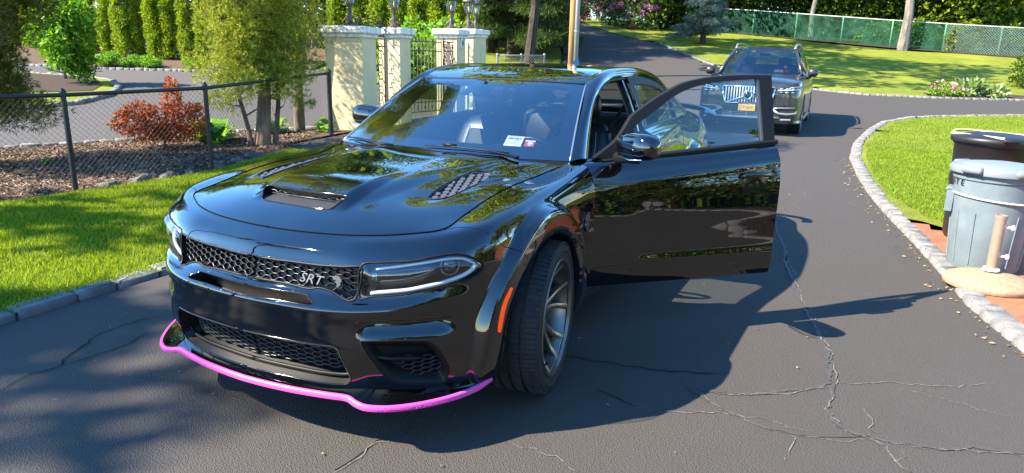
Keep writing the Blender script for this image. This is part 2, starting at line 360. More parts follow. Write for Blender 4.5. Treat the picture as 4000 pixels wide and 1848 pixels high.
# ---- dense grid of the left skin
_tg = np.concatenate([np.arange(0, T_SPLIT+.75, .0075), np.arange(T_SPLIT+.75, TK[12]+.2, .012), np.arange(TK[12]+.2, TK[-1], .022), [TK[-1]]])
_sg = np.linspace(0, SK[-1], 139)
def half_skin(polys):
    tt, ss = np.meshgrid(_tg, _sg, indexing='ij'); t = tt.ravel().copy(); s = ss.ravel().copy(); P0 = np.stack([t, s], 1)
    for pl in polys:
        lo, hi = pl.min(0)-.02, pl.max(0)+.02
        m = ((P0 > lo) & (P0 < hi)).all(1); d, q = poly_sdf(P0[m], pl)
        near = (np.abs(d) < .0042) & (q[:,0] > 0.001)
        idx = np.where(m)[0][near]; t[idx] = q[near,0]; s[idx] = q[near,1]
    V = np.zeros((len(t), 3)); a = t < T_DOOR-.25
    V[a] = body(t[a], s[a]); V[~a] = body(t[~a], s[~a])
    # snap the wheel openings
    for k in (0,1):
        r = arch_r(V, k); RR = ARCH[k][2]; m = (np.abs(r-RR) < .007) & (np.abs(V[:,1]) > .5)
        f = (RR/r[m])[:,None]; cx, cz = ARCH[k][:2]
        V[m,0] = cx+(V[m,0]-cx)*f[:,0]; V[m,2] = cz+(V[m,2]-cz)*f[:,0]
    F = grid_faces(len(_tg), len(_sg)); C = V[F].mean(1); tc = np.stack([t[F].mean(1), s[F].mean(1)], 1)
    keep = np.ones(len(F), bool)
    for pl in polys:
        lo, hi = pl.min(0), pl.max(0); m = ((tc > lo-.01) & (tc < hi+.01)).all(1); d, _ = poly_sdf(tc[m], pl); keep[np.where(m)[0][d > 0]] = False
    for k in (0,1): keep &= ~((arch_r(C, k) < ARCH[k][2]-1e-4) & (np.abs(C[:,1]) > .5))
    keep &= ~((arch_r(C, 0) < ARCH[0][2]+.02) & (C[:,2] < .2))
    return V, F, tc, C, keep
OPEN = {k: closed(TR[k]) for k in ('grille','light','slot','intake','fog')}
V0, F0, TC0, C0, K0 = half_skin(list(OPEN.values()))
seam = np.array([(.80,.80)]+TR['seam']+[(1.32,.50),(1.32,-.1),(-.2,-.1),(-.2,.80)])
ds, _ = poly_sdf(TC0, seam); is_bump = ds > 0
T_REAR = TK[15]+.12
reg = np.where(is_bump, 0, np.where(TC0[:,0] < T_DOOR, 1, np.where(TC0[:,0] < T_DOOR2, 2, np.where(TC0[:,0] < T_RDOOR, 3, np.where(TC0[:,0] < T_REAR, 4, 5)))))
sill = (TC0[:,1] < .10) & (TC0[:,0] > T_DOOR-.35) & (TC0[:,0] < TK[13]+.3); reg[sill & (reg > 0)] = 6
def region(k): 
    return compact(V0, F0[K0 & (reg == k)])
for name, k in (('front_bumper',0),('rear_bumper',5)):
    v, f = region(k); v, f = both(v, f); mk(name, v, f, M['paint'], car)
for name, k in (('front_fender',1),('rear_door',3),('quarter_panel',4),('side_skirt',6)):
    v, f = region(k); mk(name, v, f, M['paint'], car); mk(name, *mir(v, f), M['paint'], car)
v, f = region(2); mk('front_door', *mir(v, f), M['paint'], car)          # closed passenger door
DOOR_V, DOOR_F = v, f
# ---- recesses behind the openings
def wall_floor(poly, depth, cell=.009, bulge=None):
    """side walls and floor of a recess, following the skin inwards"""
    pl = poly; n = skin_n(pl[:,0], pl[:,1], skin); a = skin(pl[:,0], pl[:,1]); b = a - n*depth
    m = len(pl); V = np.vstack([a, b]); F = np.array([(i, (i+1)%m, m+(i+1)%m, m+i) for i in range(m) if pl[i,0] > .0 or pl[(i+1)%m,0] > .0])
    lo, hi = pl.min(0), pl.max(0); tg = np.arange(max(lo[0],0)-.0*cell, hi[0]+cell, cell); sg = np.arange(lo[1], hi[1]+cell, cell)
    tt, ss = np.meshgrid(tg, sg, indexing='ij'); t, s = tt.ravel(), np.clip(ss.ravel(), 0, SK[-1])
    d, q = poly_sdf(np.stack([t,s],1), pl); sn = (d < 0) & (d > -1.5*cell) & (q[:,0] > .001); t[sn] = q[sn,0]; s[sn] = q[sn,1]
    dd = depth if bulge is None else depth*(1-bulge(np.clip(d,0,1)))
    g = skin(t, s) - skin_n(t, s, skin)*(dd if np.isscalar(dd) else dd[:,None])
    Fg = grid_faces(len(tg), len(sg)); keep = (d[Fg] > -1e-6).sum(1)+(sn[Fg]).sum(1) >= 4
    Vg, Fg = compact(g, Fg[keep])
    return (V, F), (Vg, Fg)
def join(*parts):
    Vs, Fs, o = [], [], 0
    for v, f in parts: Vs.append(v); Fs.append(f+o); o += len(v)
    return np.vstack(Vs), np.vstack(Fs)
def honey(poly, du, dv, off, w, dep, margin=.004):
    """half of an elongated hexagon mesh inside a (t,s) outline"""
    lo, hi = poly.min(0), poly.max(0); E = []
    ni = int((hi[0]-lo[0])/du)+3; nj = int((hi[1]-lo[1])/dv)+3; s0 = lo[1]-dv*.6
    for i in range(-1, ni):
        for j in range(-1, nj):
            cx = max(lo[0],0)+i*du if lo[0] > .05 else i*du; cy = s0+j*dv+(i%2)*dv/2; a, b = du*.27, du*.60+du*.13
            E += [((cx-a,cy+dv/2),(cx+a,cy+dv/2)), ((cx+a,cy+dv/2),(cx+du-a,cy)), ((cx+du-a,cy),(cx+a,cy-dv/2))]
    P = np.array(E).reshape(-1,2); d, _ = poly_sdf(P, poly); ok = ((d > margin) & (P[:,0] > -.001)).reshape(-1,2).all(1); E = np.array(E)[ok]
    V = []; F = []; 
    pts = E.reshape(-1,2); pp = skin(pts[:,0], np.clip(pts[:,1],0,SK[-1])); nn = skin_n(pts[:,0], np.clip(pts[:,1],0,SK[-1]), skin)
    for k in range(len(E)):
        a, b = pp[2*k], pp[2*k+1]; n = nn[2*k]; dr = b-a; dr /= np.linalg.norm(dr)+1e-9; sd = np.cross(n, dr); a = a-n*off-dr*w*.3; b = b-n*off+dr*w*.3; o = len(V)
        for q in (a, b):
            V += [q-sd*w/2-n*dep, q-sd*w/2-n*.0015, q-sd*w/4, q+sd*w/4, q+sd*w/2-n*.0015, q+sd*w/2-n*dep]
        F += [(o+i, o+6+i, o+7+i, o+1+i) for i in range(5)]
    return np.array(V), np.array(F)
def skin_tube(mb, ts, off, r, n=6, mirror=False, closed_=False):
    ts = np.asarray(ts, float); p = skin(ts[:,0], ts[:,1]) - skin_n(ts[:,0], ts[:,1], skin)*off
    mb.tube([tuple(q) for q in p], r, n, closed=closed_)
    if mirror: mb.tube([tuple(q*[1,-1,1]) for q in p], r, n, closed=closed_)
for nm, depth, hx, mtl in (('grille',.055,(.036,.0235,.016,.0032,.020),'grille_black'), ('intake',.085,(.040,.026,.066,.0036,.012),'grille_black')):
    pl = OPEN[nm]; w, fl = wall_floor(pl, depth); v, f = join(w, fl); v, f = both(v, f)
    g = mk('upper_grille' if nm == 'grille' else 'lower_intake', v, f, M[mtl], car, sharp=50)
    inner = pl if nm == 'grille' else pl*[1,1]
    hv, hf = honey(pl, *hx, margin=.003 if nm == 'grille' else .022); hv, hf = both(hv, hf); mk('grille_mesh', hv, hf, M['grille_edge'], g, smooth=False)
pl = OPEN['slot']; v, f = both(*join(*wall_floor(pl, .10))); mk('bumper_slot', v, f, M['grille_black'], car, sharp=50)
# rims round the openings
mb = MB(); skin_tube(mb, [p for p in OPEN['intake'] if p[0] > .0], .001, .0035, mirror=True); 
skin_tube(mb, [p for p in OPEN['slot'] if p[0] > 0], .001, .003, mirror=True); mb.build('opening_rim', M['gloss_trim'], car, smooth=True)
mb = MB(); skin_tube(mb, [p for p in OPEN['grille'] if p[0] > 0], .001, .005, mirror=True); mb.build('grille_surround', M['trim'], car, smooth=True)
# lower tray seen inside the intake
mb = MB(); q = [p for p in OPEN['intake'] if p[1] < .12 and p[0] > 0]; q = [np.array((0.,.073))]+sorted(q, key=lambda p: p[0])
for so, off, r in ((.020,.040,.008),): skin_tube(mb, [(p[0], p[1]+so) for p in q], off, r, mirror=True)
mb.build('intake_tray_edge', M['trim'], car, smooth=True)
# fog lamp pockets
for sgn in (1,-1):
    pl = OPEN['fog']; dep = .060
    v, f = join(*wall_floor(pl, dep, bulge=lambda d: 1-smooth(.0,.045,d)))
    if sgn < 0: v, f = mir(v, f)
    fp = mk('fog_lamp_pocket', v, f, M['trim'], car, sharp=60)
    cen = np.array([.76,.165]); ip = cen+(pl-cen)*[.72,.62]+[.045,-.022]
    hv, hf = honey(ip, .040, .027, .030, .005, .014, margin=.0)
    if sgn < 0: hv, hf = mir(hv, hf)
    mk('pocket_mesh', hv, hf, M['grille_black'], fp, smooth=False)
    mb = MB(); bl = [(.592,.212),(.66,.205),(.74,.203),(.80,.208)]
    p = skin(*np.array(bl).T)-skin_n(*np.array(bl).T, skin)*.022; mb.tube([tuple(x*[1,sgn,1]) for x in p], [.006,.010,.010,.004], 8)
    mb.build('pocket_blade', M['trim'], fp, smooth=True)
    mb = MB(); skin_tube(mb, pl, .001, .004, closed_=True); v = np.array(mb.V)*[1,sgn,1]; mk('pocket_rim', v, mb.F, M['trim'], fp)
# headlights
for sgn in (1,-1):
    pl = OPEN['light']; fx = (lambda v, f: (v, f)) if sgn > 0 else mir
    w, fl = wall_floor(pl, .058)
    h = mk('headlight', *fx(*join(w, fl)), M['lamp_housing'], car, sharp=50)
    _, cv = wall_floor(pl, .002, bulge=lambda d: 7*smooth(0,.055,d)); mk('lens_cover', *fx(*cv), M['lamp_glass'], h)
    inset = pl + 0; c0 = np.array([.76,.56]); ins = c0+(pl-c0)*[.945,.80]
    up = [p for p in ins if p[1] > .57]; lo = [p for p in ins if p[1] <= .57]
    top = spline([(.60,.604),(.70,.615),(.80,.624),(.88,.630),(.945,.622),(.99,.600),(1.014,.575)], 6)
    bot = spline([(1.014,.575),(.998,.536),(.955,.508),(.87,.496),(.76,.505),(.66,.511),(.575,.511)], 6)
    mb = MB()
    for l, r in ((top,.0062),(bot,.0095)): skin_tube(mb, l, .020, r, 8)
    mk('light_pipe', np.array(mb.V)*[1,sgn,1], mb.F, M['drl'], h)
    mb = MB(); skin_tube(mb, spline([(.60,.586),(.72,.592),(.80,.590),(.835,.572),(.80,.553),(.70,.546),(.60,.546)], 6), .034, .004, 6)
    skin_tube(mb, spline([(.60,.536),(.72,.537),(.82,.545)], 5), .044, .003, 6)
    mk('inner_bezel', np.array(mb.V)*[1,sgn,1], mb.F, M['lamp_grey'], h)
    q = skin(np.array(.905), np.array(.566))-skin_n(np.array(.905), np.array(.566), skin)*.062; nn = skin_n(np.array(.905), np.array(.566), skin)
    mb = MB(); mb.ball(tuple(q), .036, 20, 14); mk('projector_lens', np.array(mb.V)*[1,sgn,1], mb.F, M['lamp_glass'], h)
    mb = MB(); a = [tuple(q+nn*.022+.038*(math.cos(t)*np.array([0,0,1])+math.sin(t)*np.cross(nn,[0,0,1]))) for t in np.linspace(0, 2*math.pi, 24, endpoint=False)]
    mb.tube(a, .005, 8, closed=True); mk('projector_ring', np.array(mb.V)*[1,sgn,1], mb.F, M['lamp_grey'], h)
    mb = MB()
    for i in range(4):
        skin_tube(mb, [(.578+i*.006,.545),(.580+i*.006,.583)], .030, .0016, 5)
    mk('reflector_fins', np.array(mb.V)*[1,sgn,1], mb.F, M['chrome'], h)
    mb = MB(); skin_tube(mb, pl, .0, .0038, closed_=True); mk('headlight_gasket', np.array(mb.V)*[1,sgn,1], mb.F, M['trim'], h)
# ---- splitter and its pink shipping guard
SP = spline([(.972,0,.243),(.966,.12,.243),(.95,.26,.243),(.925,.39,.243),(.905,.475,.242),(.912,.525,.234),(.908,.58,.228),(.86,.66,.224),(.77,.745,.222),(.66,.82,.224),(.56,.868,.232),(.485,.893,.250)], 6)
SPm = np.vstack([(SP*[1,-1,1])[:0:-1], SP])
def sweep(path, sec, closed_sec=True):
    """sweep (out, up) section offsets along a mostly horizontal path"""
    P = np.asarray(path); T = np.gradient(P, axis=0); T[:,2] = 0; T /= np.linalg.norm(T, axis=1)[:,None]; O = np.stack([T[:,1], -T[:,0], 0*T[:,0]], 1)
    V = (P[:,None,:]+O[:,None,:]*np.array([a for a,_ in sec])[None,:,None]+np.array([0,0,1.])[None,None,:]*np.array([b for _,b in sec])[None,:,None])
    n, m = V.shape[:2]; V = V.reshape(-1,3); F = []
    for i in range(n-1):
        for k in range(m if closed_sec else m-1): F.append((i*m+k, i*m+(k+1)%m, (i+1)*m+(k+1)%m, (i+1)*m+k))
    if closed_sec: F += [tuple(range(m-1,-1,-1)), tuple((n-1)*m+k for k in range(m))]
    return V, F
v, f = sweep(SPm, [(-.004,.004),(-.10,.030),(-.13,.030),(-.13,-.022),(-.006,-.020)]); mk('front_splitter', v, f, M['paint'], car, sharp=40)
sec = [(-.004,.0065),(.004,.0066),(.0085,.003),(.0105,-.007),(.009,-.016),(.003,-.020),(-.012,-.021),(-.012,-.019),(-.002,-.018)]
v, f = sweep(SPm, sec); guard = mk('splitter_guard', v, f, M['pink'], car, sharp=45)
v, f = sweep(np.array([(.56,.872,.262),(.50,.892,.285),(.47,.897,.30)]), [(.004,0),(-.03,.0),(-.03,-.05),(.004,-.05)]); 
# the little fin at each end of the splitter
for sgn in (1,-1):
    mb = MB(); P = [(.60,.79,.262),(.50,.862,.285),(.47,.87,.30),(.49,.885,.238),(.58,.845,.236),(.66,.80,.246)]
    mb.add([(x,y*sgn,z) for x,y,z in P]+[(x-.012,(y-.012)*sgn,z) for x,y,z in P], [(0,1,2,3,4,5),(11,10,9,8,7,6)]+[(i,(i+1)%6,6+(i+1)%6,6+i) for i in range(6)])
    mb.build('splitter_fin', M['paint'], car)
# floor and under-shadow
mb = MB(); mb.box((-1.55,0,.20), (4.3,1.50,.03)); mb.build('underbody', M['liner'], car)
mb = MB(); mb.box((.55,0,.35), (.20,1.3,.28)); mb.box((.35,0,.62), (.5,1.1,.2)); mb.build('front_crossmember', M['liner'], car)
# ---- hood
def hood_z(x, y):
    ay = np.abs(y)
    sc = .027*smooth(.640,.566,x)*smooth(.10,.50,x)*smooth(.275,.215,ay)
    yb = .235+.20*np.clip((.62-x)/.8, 0, 1.2)
    bul = .016*smooth(.66,.45,x)*smooth(yb+.075, yb-.045, ay)
    yv = .50+.08*np.clip((.30-x)/.45,-.3,1)
    ven = -.012*np.exp(-((ay-yv)/.075)**2)*smooth(.50,.32,x)*smooth(-.26,-.12,x)
    fl = -.010*smooth(.70,.60,x)*smooth(.50,.60,x)*np.exp(-((ay-.27)/.05)**2)
    return sc+bul+ven
_hc = hermite(np.array([(.79,.845),(.73,.877),(.645,.914),(.56,.938),(.40,.972),(.20,1.000),(0,1.018),(-.20,1.030),(-.41,1.036)]), np.array([0,.06,.15,.235,.40,.58,.73,.87,1.]), np.linspace(0,1,221))
_he_t = np.linspace(0, 1, 60)
_e9 = skin(np.interp(_he_t, [0,1], [TK[5], TK[9]+.215]), np.full(60, SK[-1]))
def hood(u, v):
    u = np.asarray(u, float); v = np.asarray(v, float); au = np.abs(u)
    F = skin(TK[5]*au, np.full(au.shape, SK[-1]))
    vv = np.linspace(0,1,221); C = np.stack([np.interp(v,vv,_hc[:,0]), 0*v, np.interp(v,vv,_hc[:,1])], -1)
    E = np.stack([np.interp(v,_he_t,_e9[:,k]) for k in range(3)], -1); B0 = np.array([_hc[-1,0],0,_hc[-1,1]]); B1 = _e9[-1]
    w = (.15*(1-smooth(.28,.62,au))+.85*(1-au**3))[...,None]
    B = np.stack([B0[0]+(B1[0]-B0[0])*au**2.2, B1[1]*au, B1[2]+(B0[2]-B1[2])*w[...,0]], -1)
    F0 = np.array([.79,0,.845]); F1 = _e9[0]
    Lw = lambda a, b: b+(a-b)*w
    x_lin = C[...,0]*(1-au)+E[...,0]*au
    P = np.zeros(F.shape)
    Fb = np.stack([F0[0]+(F1[0]-F0[0])*au, F1[1]*au, F1[2]+(F0[2]-F1[2])*w[...,0]], -1)
    P[...,0] = x_lin + (1-v)*(F[...,0]-Fb[...,0]) + v*(B[...,0]-(B0[0]+(B1[0]-B0[0])*au))
    P[...,1] = E[...,1]*au + (1-v)**3*(F[...,1]-Fb[...,1])
    P[...,2] = E[...,2]+(C[...,2]-E[...,2])*w[...,0] + (1-v)**4*(F[...,2]-Fb[...,2])
    P[...,2] += hood_z(P[...,0], P[...,1])*(1-au**8)
    P[...,1] *= np.sign(u)+(u == 0)
    return P
SCOOP = np.array([(.563,-.222),(.571,-.12),(.574,0),(.571,.12),(.563,.222),(.585,.228),(.615,.208),(.634,.188),(.642,.12),(.646,0),(.642,-.12),(.634,-.188),(.615,-.208),(.585,-.228)])
VENT = closed([(.335,.478),(.275,.455),(.12,.44),(-.02,.435),(-.115,.445),(-.158,.50),(-.145,.555),(-.05,.585),(.08,.594),(.20,.594),(.28,.585),(.33,.535)], 4); VENT[:,1] = .515+(VENT[:,1]-.515)*.74
uu = np.linspace(-1, 1, 281); vv = np.concatenate([np.linspace(0,.26,60)[:-1], np.linspace(.26,1,130)])
tu, tv = np.meshgrid(uu, vv, indexing='ij'); HV = hood(tu, tv).reshape(-1,3); HF = grid_faces(len(uu), len(vv))[:,::-1]
vents = [VENT, VENT*[1,-1]]
for pl in [SCOOP]+vents:
    d, q = poly_sdf(HV[:,:2], pl); m = np.abs(d) < .0042; HV[m,:2] = q[m]
hc = HV[HF].mean(1)[:,:2]; keep = np.ones(len(HF), bool)
for pl in [SCOOP]+vents: keep &= poly_sdf(hc, pl)[0] <= 0
hood_o = mk('hood', *compact(HV, HF[keep]), M['paint'], car)
_hp = HV[:,:2].copy()
def hood_at(xy):
    xy = np.atleast_2d(xy); out = []
    for p in xy:
        d = ((_hp-p)**2).sum(1); k = np.argsort(d)[:4]; w = 1/(d[k]+1e-7); out.append((HV[k,2]*w).sum()/w.sum())
    return np.array(out)
# scoop interior
sp = spline(SCOOP, 3, closed=True); zt = hood_at(sp); n = len(sp)
mb = MB(); V = np.vstack([np.c_[sp, zt], np.c_[sp-[.030,0], np.minimum(zt-.020,.925)]]); mb.add(V, [(i,n+i,n+(i+1)%n,(i+1)%n) for i in range(n)])
so = mb.build('hood_scoop', M['trim'], car, smooth=True, sharp=40)
mb = MB(); ys = np.linspace(-.22,.22,24); V = []; 
for y in ys: 
    xb = np.interp(abs(y), [0,.12,.19,.23], [.648,.644,.636,.60]); V += [(xb+.002,y,hood_at([(xb+.004,y)])[0]-.003), (.585,y,.921), (.545,y,.926), (.535,y,.975)]
mb.add(V, [(i*4+k,i*4+k+1,i*4+5+k,i*4+4+k) for i in range(23) for k in range(3)]); mb.build('scoop_floor', M['scoop_grey'], so, smooth=True, sharp=40)
mb = MB()
for j in range(9):
    y0 = -.2+j*.05; 
    mb.tube([(.556,y0-.02,.938),(.556,y0-.008,.946),(.556,y0+.012,.946),(.556,y0+.022,.938),(.556,y0+.03,.938)], .0022, 5)
mb.tube([(.557,-.21,.932),(.557,.21,.932)], .002, 5); mb.build('scoop_mesh', M['satin_grey'], so, smooth=True)
mb = MB(); mb.tube([(p[0],p[1],z-.001) for p,z in zip(sp,zt)], .0045, 6, closed=True); mb.build('scoop_rim', M['gloss_trim'], so, smooth=True)
for k, pl in enumerate(vents):
    z = hood_at(pl); n = len(pl); s_ = -1 if k else 1
    mb = MB(); c0 = pl.mean(0); mb.add(np.vstack([np.c_[pl,z], np.c_[c0+(pl-c0)*.97, z-.014]]), [(i,(i+1)%n,n+(i+1)%n,n+i) for i in range(n)])
    vo = mb.build('hood_vent', M['satin_grey'], car, smooth=True, sharp=40)
    mb = MB(); fl = c0+(pl-c0)*.985; mb.add(np.c_[fl, z-.010], [tuple(range(n))]); mb.build('vent_floor', M['trim'], vo)
    mb = MB()
    for i in range(13):
        for j in range(5):
            x = .34-i*.040; y = s_*(.436+.034*j+(i%2)*.017+.04*np.clip((.30-x)/.45,-.2,1)-.02); 
            if poly_sdf(np.array([(x,y)]), fl)[0][0] < .008: continue
            zz = hood_at([(x,y)])[0]
            mb.add([(x+.014,y-.008,zz-.008),(x+.014,y+.008,zz-.008),(x+.002,y-.0165,zz-.004),(x+.002,y+.0165,zz-.004),(x-.010,y-.009,zz+.001),(x-.010,y+.009,zz+.001),(x-.014,y,zz-.008)], [(1,0,2,3),(3,2,4,5),(5,4,6)])
    mb.build('vent_scales', M['satin_grey'], vo)
    mb = MB(); mb.tube([(p[0],p[1],q+.0005) for p,q in zip(pl,z)], .0035, 6, closed=True); mb.build('vent_rim', M['gloss_trim'], vo, smooth=True)
# ---- shut lines
mb = MB(); tq = np.linspace(0, TK[5]-.02, 40)
p = skin(tq, np.full(40, SK[-1])); q = skin(np.linspace(TK[5], TK[9]+.20, 60), np.full(60, SK[-1]))
l = np.vstack([p, q]); l = l+[0,0,.0008]; mb.tube([tuple(a*[1,-1,1]) for a in l[::-1]]+[tuple(a) for a in l], .0030, 6); mb.build('hood_gap', M['gap'], hood_o, smooth=True)
mb = MB(); skin_tube(mb, spline([(TR['seam'][0][0]+.01,.79)]+TR['seam'][1:], 4), .0012, .0022); v = np.array(mb.V)
for g in (1,-1): mk('bumper_seam', v*[1,g,1], mb.F, M['gap'], car)
for t in (T_RDOOR, T_DOOR2):
    for g in (1,-1):
        p = body(np.full(30,t), np.linspace(.08,.79,30)); mb = MB(); mb.tube([tuple(a*[1,g,1]) for a in p], .003, 6); mb.build('door_gap', M['gap'], car, smooth=True)
p = body(np.full(30,T_DOOR), np.linspace(.08,.79,30)); mb = MB(); mb.tube([tuple(a*[1,-1,1]) for a in p], .003, 6); mb.build('door_gap', M['gap'], car, smooth=True)
# ---- side marker
for sgn in (1,-1):
    ts = np.array([(1.152,.452),(1.128,.415),(1.105,.37),(1.090,.315),(1.086,.292)]); w = np.array([.009,.0125,.0125,.0115,.008])*1.0
    a = spline(ts, 5); ww = np.interp(np.linspace(0,1,len(a)), np.linspace(0,1,5), w)
    nrm = lambda q: skin_n(q[:,0], q[:,1], skin)
    L = a+np.c_[-ww, ww*.25]; Rr = a+np.c_[ww, -ww*.25]
    V = np.vstack([skin(L[:,0],L[:,1])+nrm(L)*.0005, skin(a[:,0],a[:,1])+nrm(a)*.0065, skin(Rr[:,0],Rr[:,1])+nrm(Rr)*.0005]); n = len(a)
    F = np.array([(k*n+i, k*n+i+1, (k+1)*n+i+1, (k+1)*n+i) for k in range(2) for i in range(n-1)])
    mk('side_marker', V*[1,sgn,1], F if sgn > 0 else F[:,::-1], M['orange'], car)
# ---- flare return lips and wheel wells
for k in (0,1):
    cx, cz, rx, rz = ARCH[k]
    for sgn in (1,-1):
        P = []
        for a in np.linspace(R(-38), R(218), 70):
            x, z = cx+rx*math.cos(a), cz+rz*math.sin(a)
            if k == 0:
                d = np.hypot(V0[:,0]-x, V0[:,2]-z)+10*(np.abs(V0[:,1]) < .6); y = V0[d.argmin(),1]
            else: y = .965
            P.append((x, y, z))
        P = np.array(P); P = P[P[:,2] > .24]; n = len(P); inn = P.copy(); inn[:,0] = cx+(P[:,0]-cx)*.985; inn[:,2] = cz+(P[:,2]-cz)*.985
        deep = inn.copy(); deep[:,1] = .50; a1 = inn.copy(); a1[:,1] -= .035
        V = np.vstack([P, a1, deep])*[1,sgn,1]; F = np.array([(r*n+i, r*n+i+1, (r+1)*n+i+1, (r+1)*n+i) for r in range(2) for i in range(n-1)])
        mk('wheel_well', V, F, [M['trim'], M['liner']], car, fm=[0]*(n-1)+[1]*(n-1))
        mb = MB(); mb.box((cx, sgn*.48, cz+.05), (.95,.03,.75)); mb.build('well_panel', M['liner'], car)
# ---- wheels
def wheel_parts():
    out = {}
    Ro, Ri, w = .365, .280, .150
    prof = [(Ri,-.135),(Ri+.02,-.150),(Ro-.045,-w),(Ro-.018,-w+.008),(Ro-.006,-w+.026)]
    for g in (-.098,-.045,.012,.068):
        prof += [(Ro-.0005,g-.0075),(Ro-.009,g-.0055),(Ro-.009,g+.0055),(Ro-.0005,g+.0075)]
    prof += [(Ro-.006,w-.026),(Ro-.018,w-.008),(Ro-.045,w),(Ri+.035,w-.002),(Ri+.030,w-.006),(Ri+.018,w-.006),(Ri,.140)]
    m = MB(); m.lathe(prof, n=96, axis='y')
    for i in range(96):
        a = 2*math.pi*i/96
        for y0, y1, da in ((-.140,-.108,.03),(-.088,-.054,-.02),(-.036,.003,.02),(.022,.060,-.02),(.078,.140,.0)):
            P = []
            for y, aa in ((y0,a),(y1,a+da)):
                for rr, dd in ((Ro-.006,-.0235),(Ro+.0028,-.0220),(Ro+.0028,.0220),(Ro-.006,.0235)):
                    fall = max(0, abs(y)-.118)*.35
                    P.append(((rr-fall)*math.cos(aa+dd), y, (rr-fall)*math.sin(aa+dd)))
            m.add(P, [(0,1,5,4),(1,2,6,5),(2,3,7,6),(0,3,2,1),(4,5,6,7)])
    out['tyre'] = (m, 'tread', 35)
    m = MB(); m.lathe([(.245,-.135),(.268,-.138),(.266,-.12),(.243,-.10),(.232,-.02),(.236,.09),(.247,.125),(.262,.134),(.270,.143),(.266,.148),(.258,.146),(.250,.132)], n=72, axis='y'); out['rim'] = (m, 'rim', 40)
    m = MB()
    for i in range(6):
        for s in (-1,1):
            a0 = i*math.pi/3+.25; a1 = a0+s*.22; P = []
            for r, y, hw, th, aa in ((.055,.066,.021,.046,a0+s*.12),(.12,.074,.0155,.046,a0+s*.14),(.19,.092,.0135,.042,a0+s*.18),(.236,.118,.0145,.036,a1),(.252,.132,.019,.028,a1+s*.02)):
                ca, sa = math.cos(aa), math.sin(aa)
                for k, (ww, yy) in enumerate(((-hw,y-th),(-hw,y-.004),(-hw*.6,y),(hw*.6,y),(hw,y-.004),(hw,y-th))): P.append((r*ca-ww*sa, yy, r*sa+ww*ca))
            m.add(P, [(q*6+k, q*6+k+1, q*6+7+k, q*6+6+k) for q in range(4) for k in range(5)]+[(q*6+5,q*6,q*6+6,q*6+11) for q in range(4)])
    m.lathe([(.001,.072),(.030,.072),(.034,.066),(.075,.064),(.082,.050),(.082,.02)], n=36, axis='y')
    for i in range(5):
        a = i*2*math.pi/5+.3; m.lathe([(.0,.074),(.009,.074),(.011,.062)], c=(.056*math.cos(a),0,.056*math.sin(a)), n=8, axis='y')
    out['spokes'] = (m, 'rim', 40)
    m = MB(); m.lathe([(.06,.01),(.06,.022),(.197,.022),(.197,-.006),(.06,-.006)], n=48, axis='y'); out['brake_disc'] = (m, 'disc', 40)
    m = MB(); m.lathe([(.135,.045),(.205,.045),(.212,.03),(.212,-.03),(.135,-.03),(.135,.045)], n=14, axis='y', a0=R(145), a1=R(215)); out['brake_caliper'] = (m, 'caliper', 40)
    m = MB(); m.tube([(.243*math.cos(-.75),.108,.243*math.sin(-.75)),(.215*math.cos(-.75),.125,.215*math.sin(-.75))], .0055, 8); out['valve_stem'] = (m, 'trim', 40)
    return out
WP = wheel_parts(); proto = {}
for i, (x, y, st) in enumerate(((.0,.835,9.0),(0,-.835,9.0),(-3.06,.835,0),(-3.06,-.835,0))):
    sgn = 1 if y > 0 else -1; ty = None
    wm = Matrix.Translation((x,y,.362)) @ Matrix.Rotation(R(st),4,'Z') @ Matrix.Rotation(R(0 if sgn > 0 else 180),4,'Z') @ Matrix.Rotation(.35,4,'Y')
    for nm, (m, mt, sh) in WP.items():
        if nm not in proto:
            o = m.build(nm if nm != 'tyre' else 'wheel', M[mt], smooth=True, sharp=sh); proto[nm] = o
        else: o = proto[nm].copy(); COL.objects.link(o)
        if nm in ('rim','spokes') and o.data.users == 1: o.data.transform(Matrix.Diagonal((1.05,1,1.05,1)))
        if nm == 'tyre': o.parent = car; o.matrix_local = wm; ty = o
        else: o.parent = ty; o.matrix_parent_inverse = Matrix.Identity(4)

# ---------------------------------------------------------------- greenhouse, doors, cabin
WB = lambda u: np.stack([-.37-.243*np.abs(u)**2.2, .771*u, 1.035-.017*np.abs(u)**2], -1)
WTp = lambda u: np.stack([-1.17-.086*np.abs(u)**2.2, .598*u, 1.414-.014*np.abs(u)**2], -1)
def windscreen(u, v, off=0):
    a, b = WB(u), WTp(u); p = a+(b-a)*v[...,None]; n = np.array([.45,0,.89])
    return p + n*(.030*4*v*(1-v)*(1-.35*u*u) - off)[...,None]
uu = np.linspace(-1,1,81); vv = np.linspace(0,1,41); tu, tv = np.meshgrid(uu, vv, indexing='ij')
WV = windscreen(tu, tv).reshape(-1,3); WF = grid_faces(81,41)[:,::-1]
ws = mk('windshield', WV, WF, M['windshield_glass'], car)
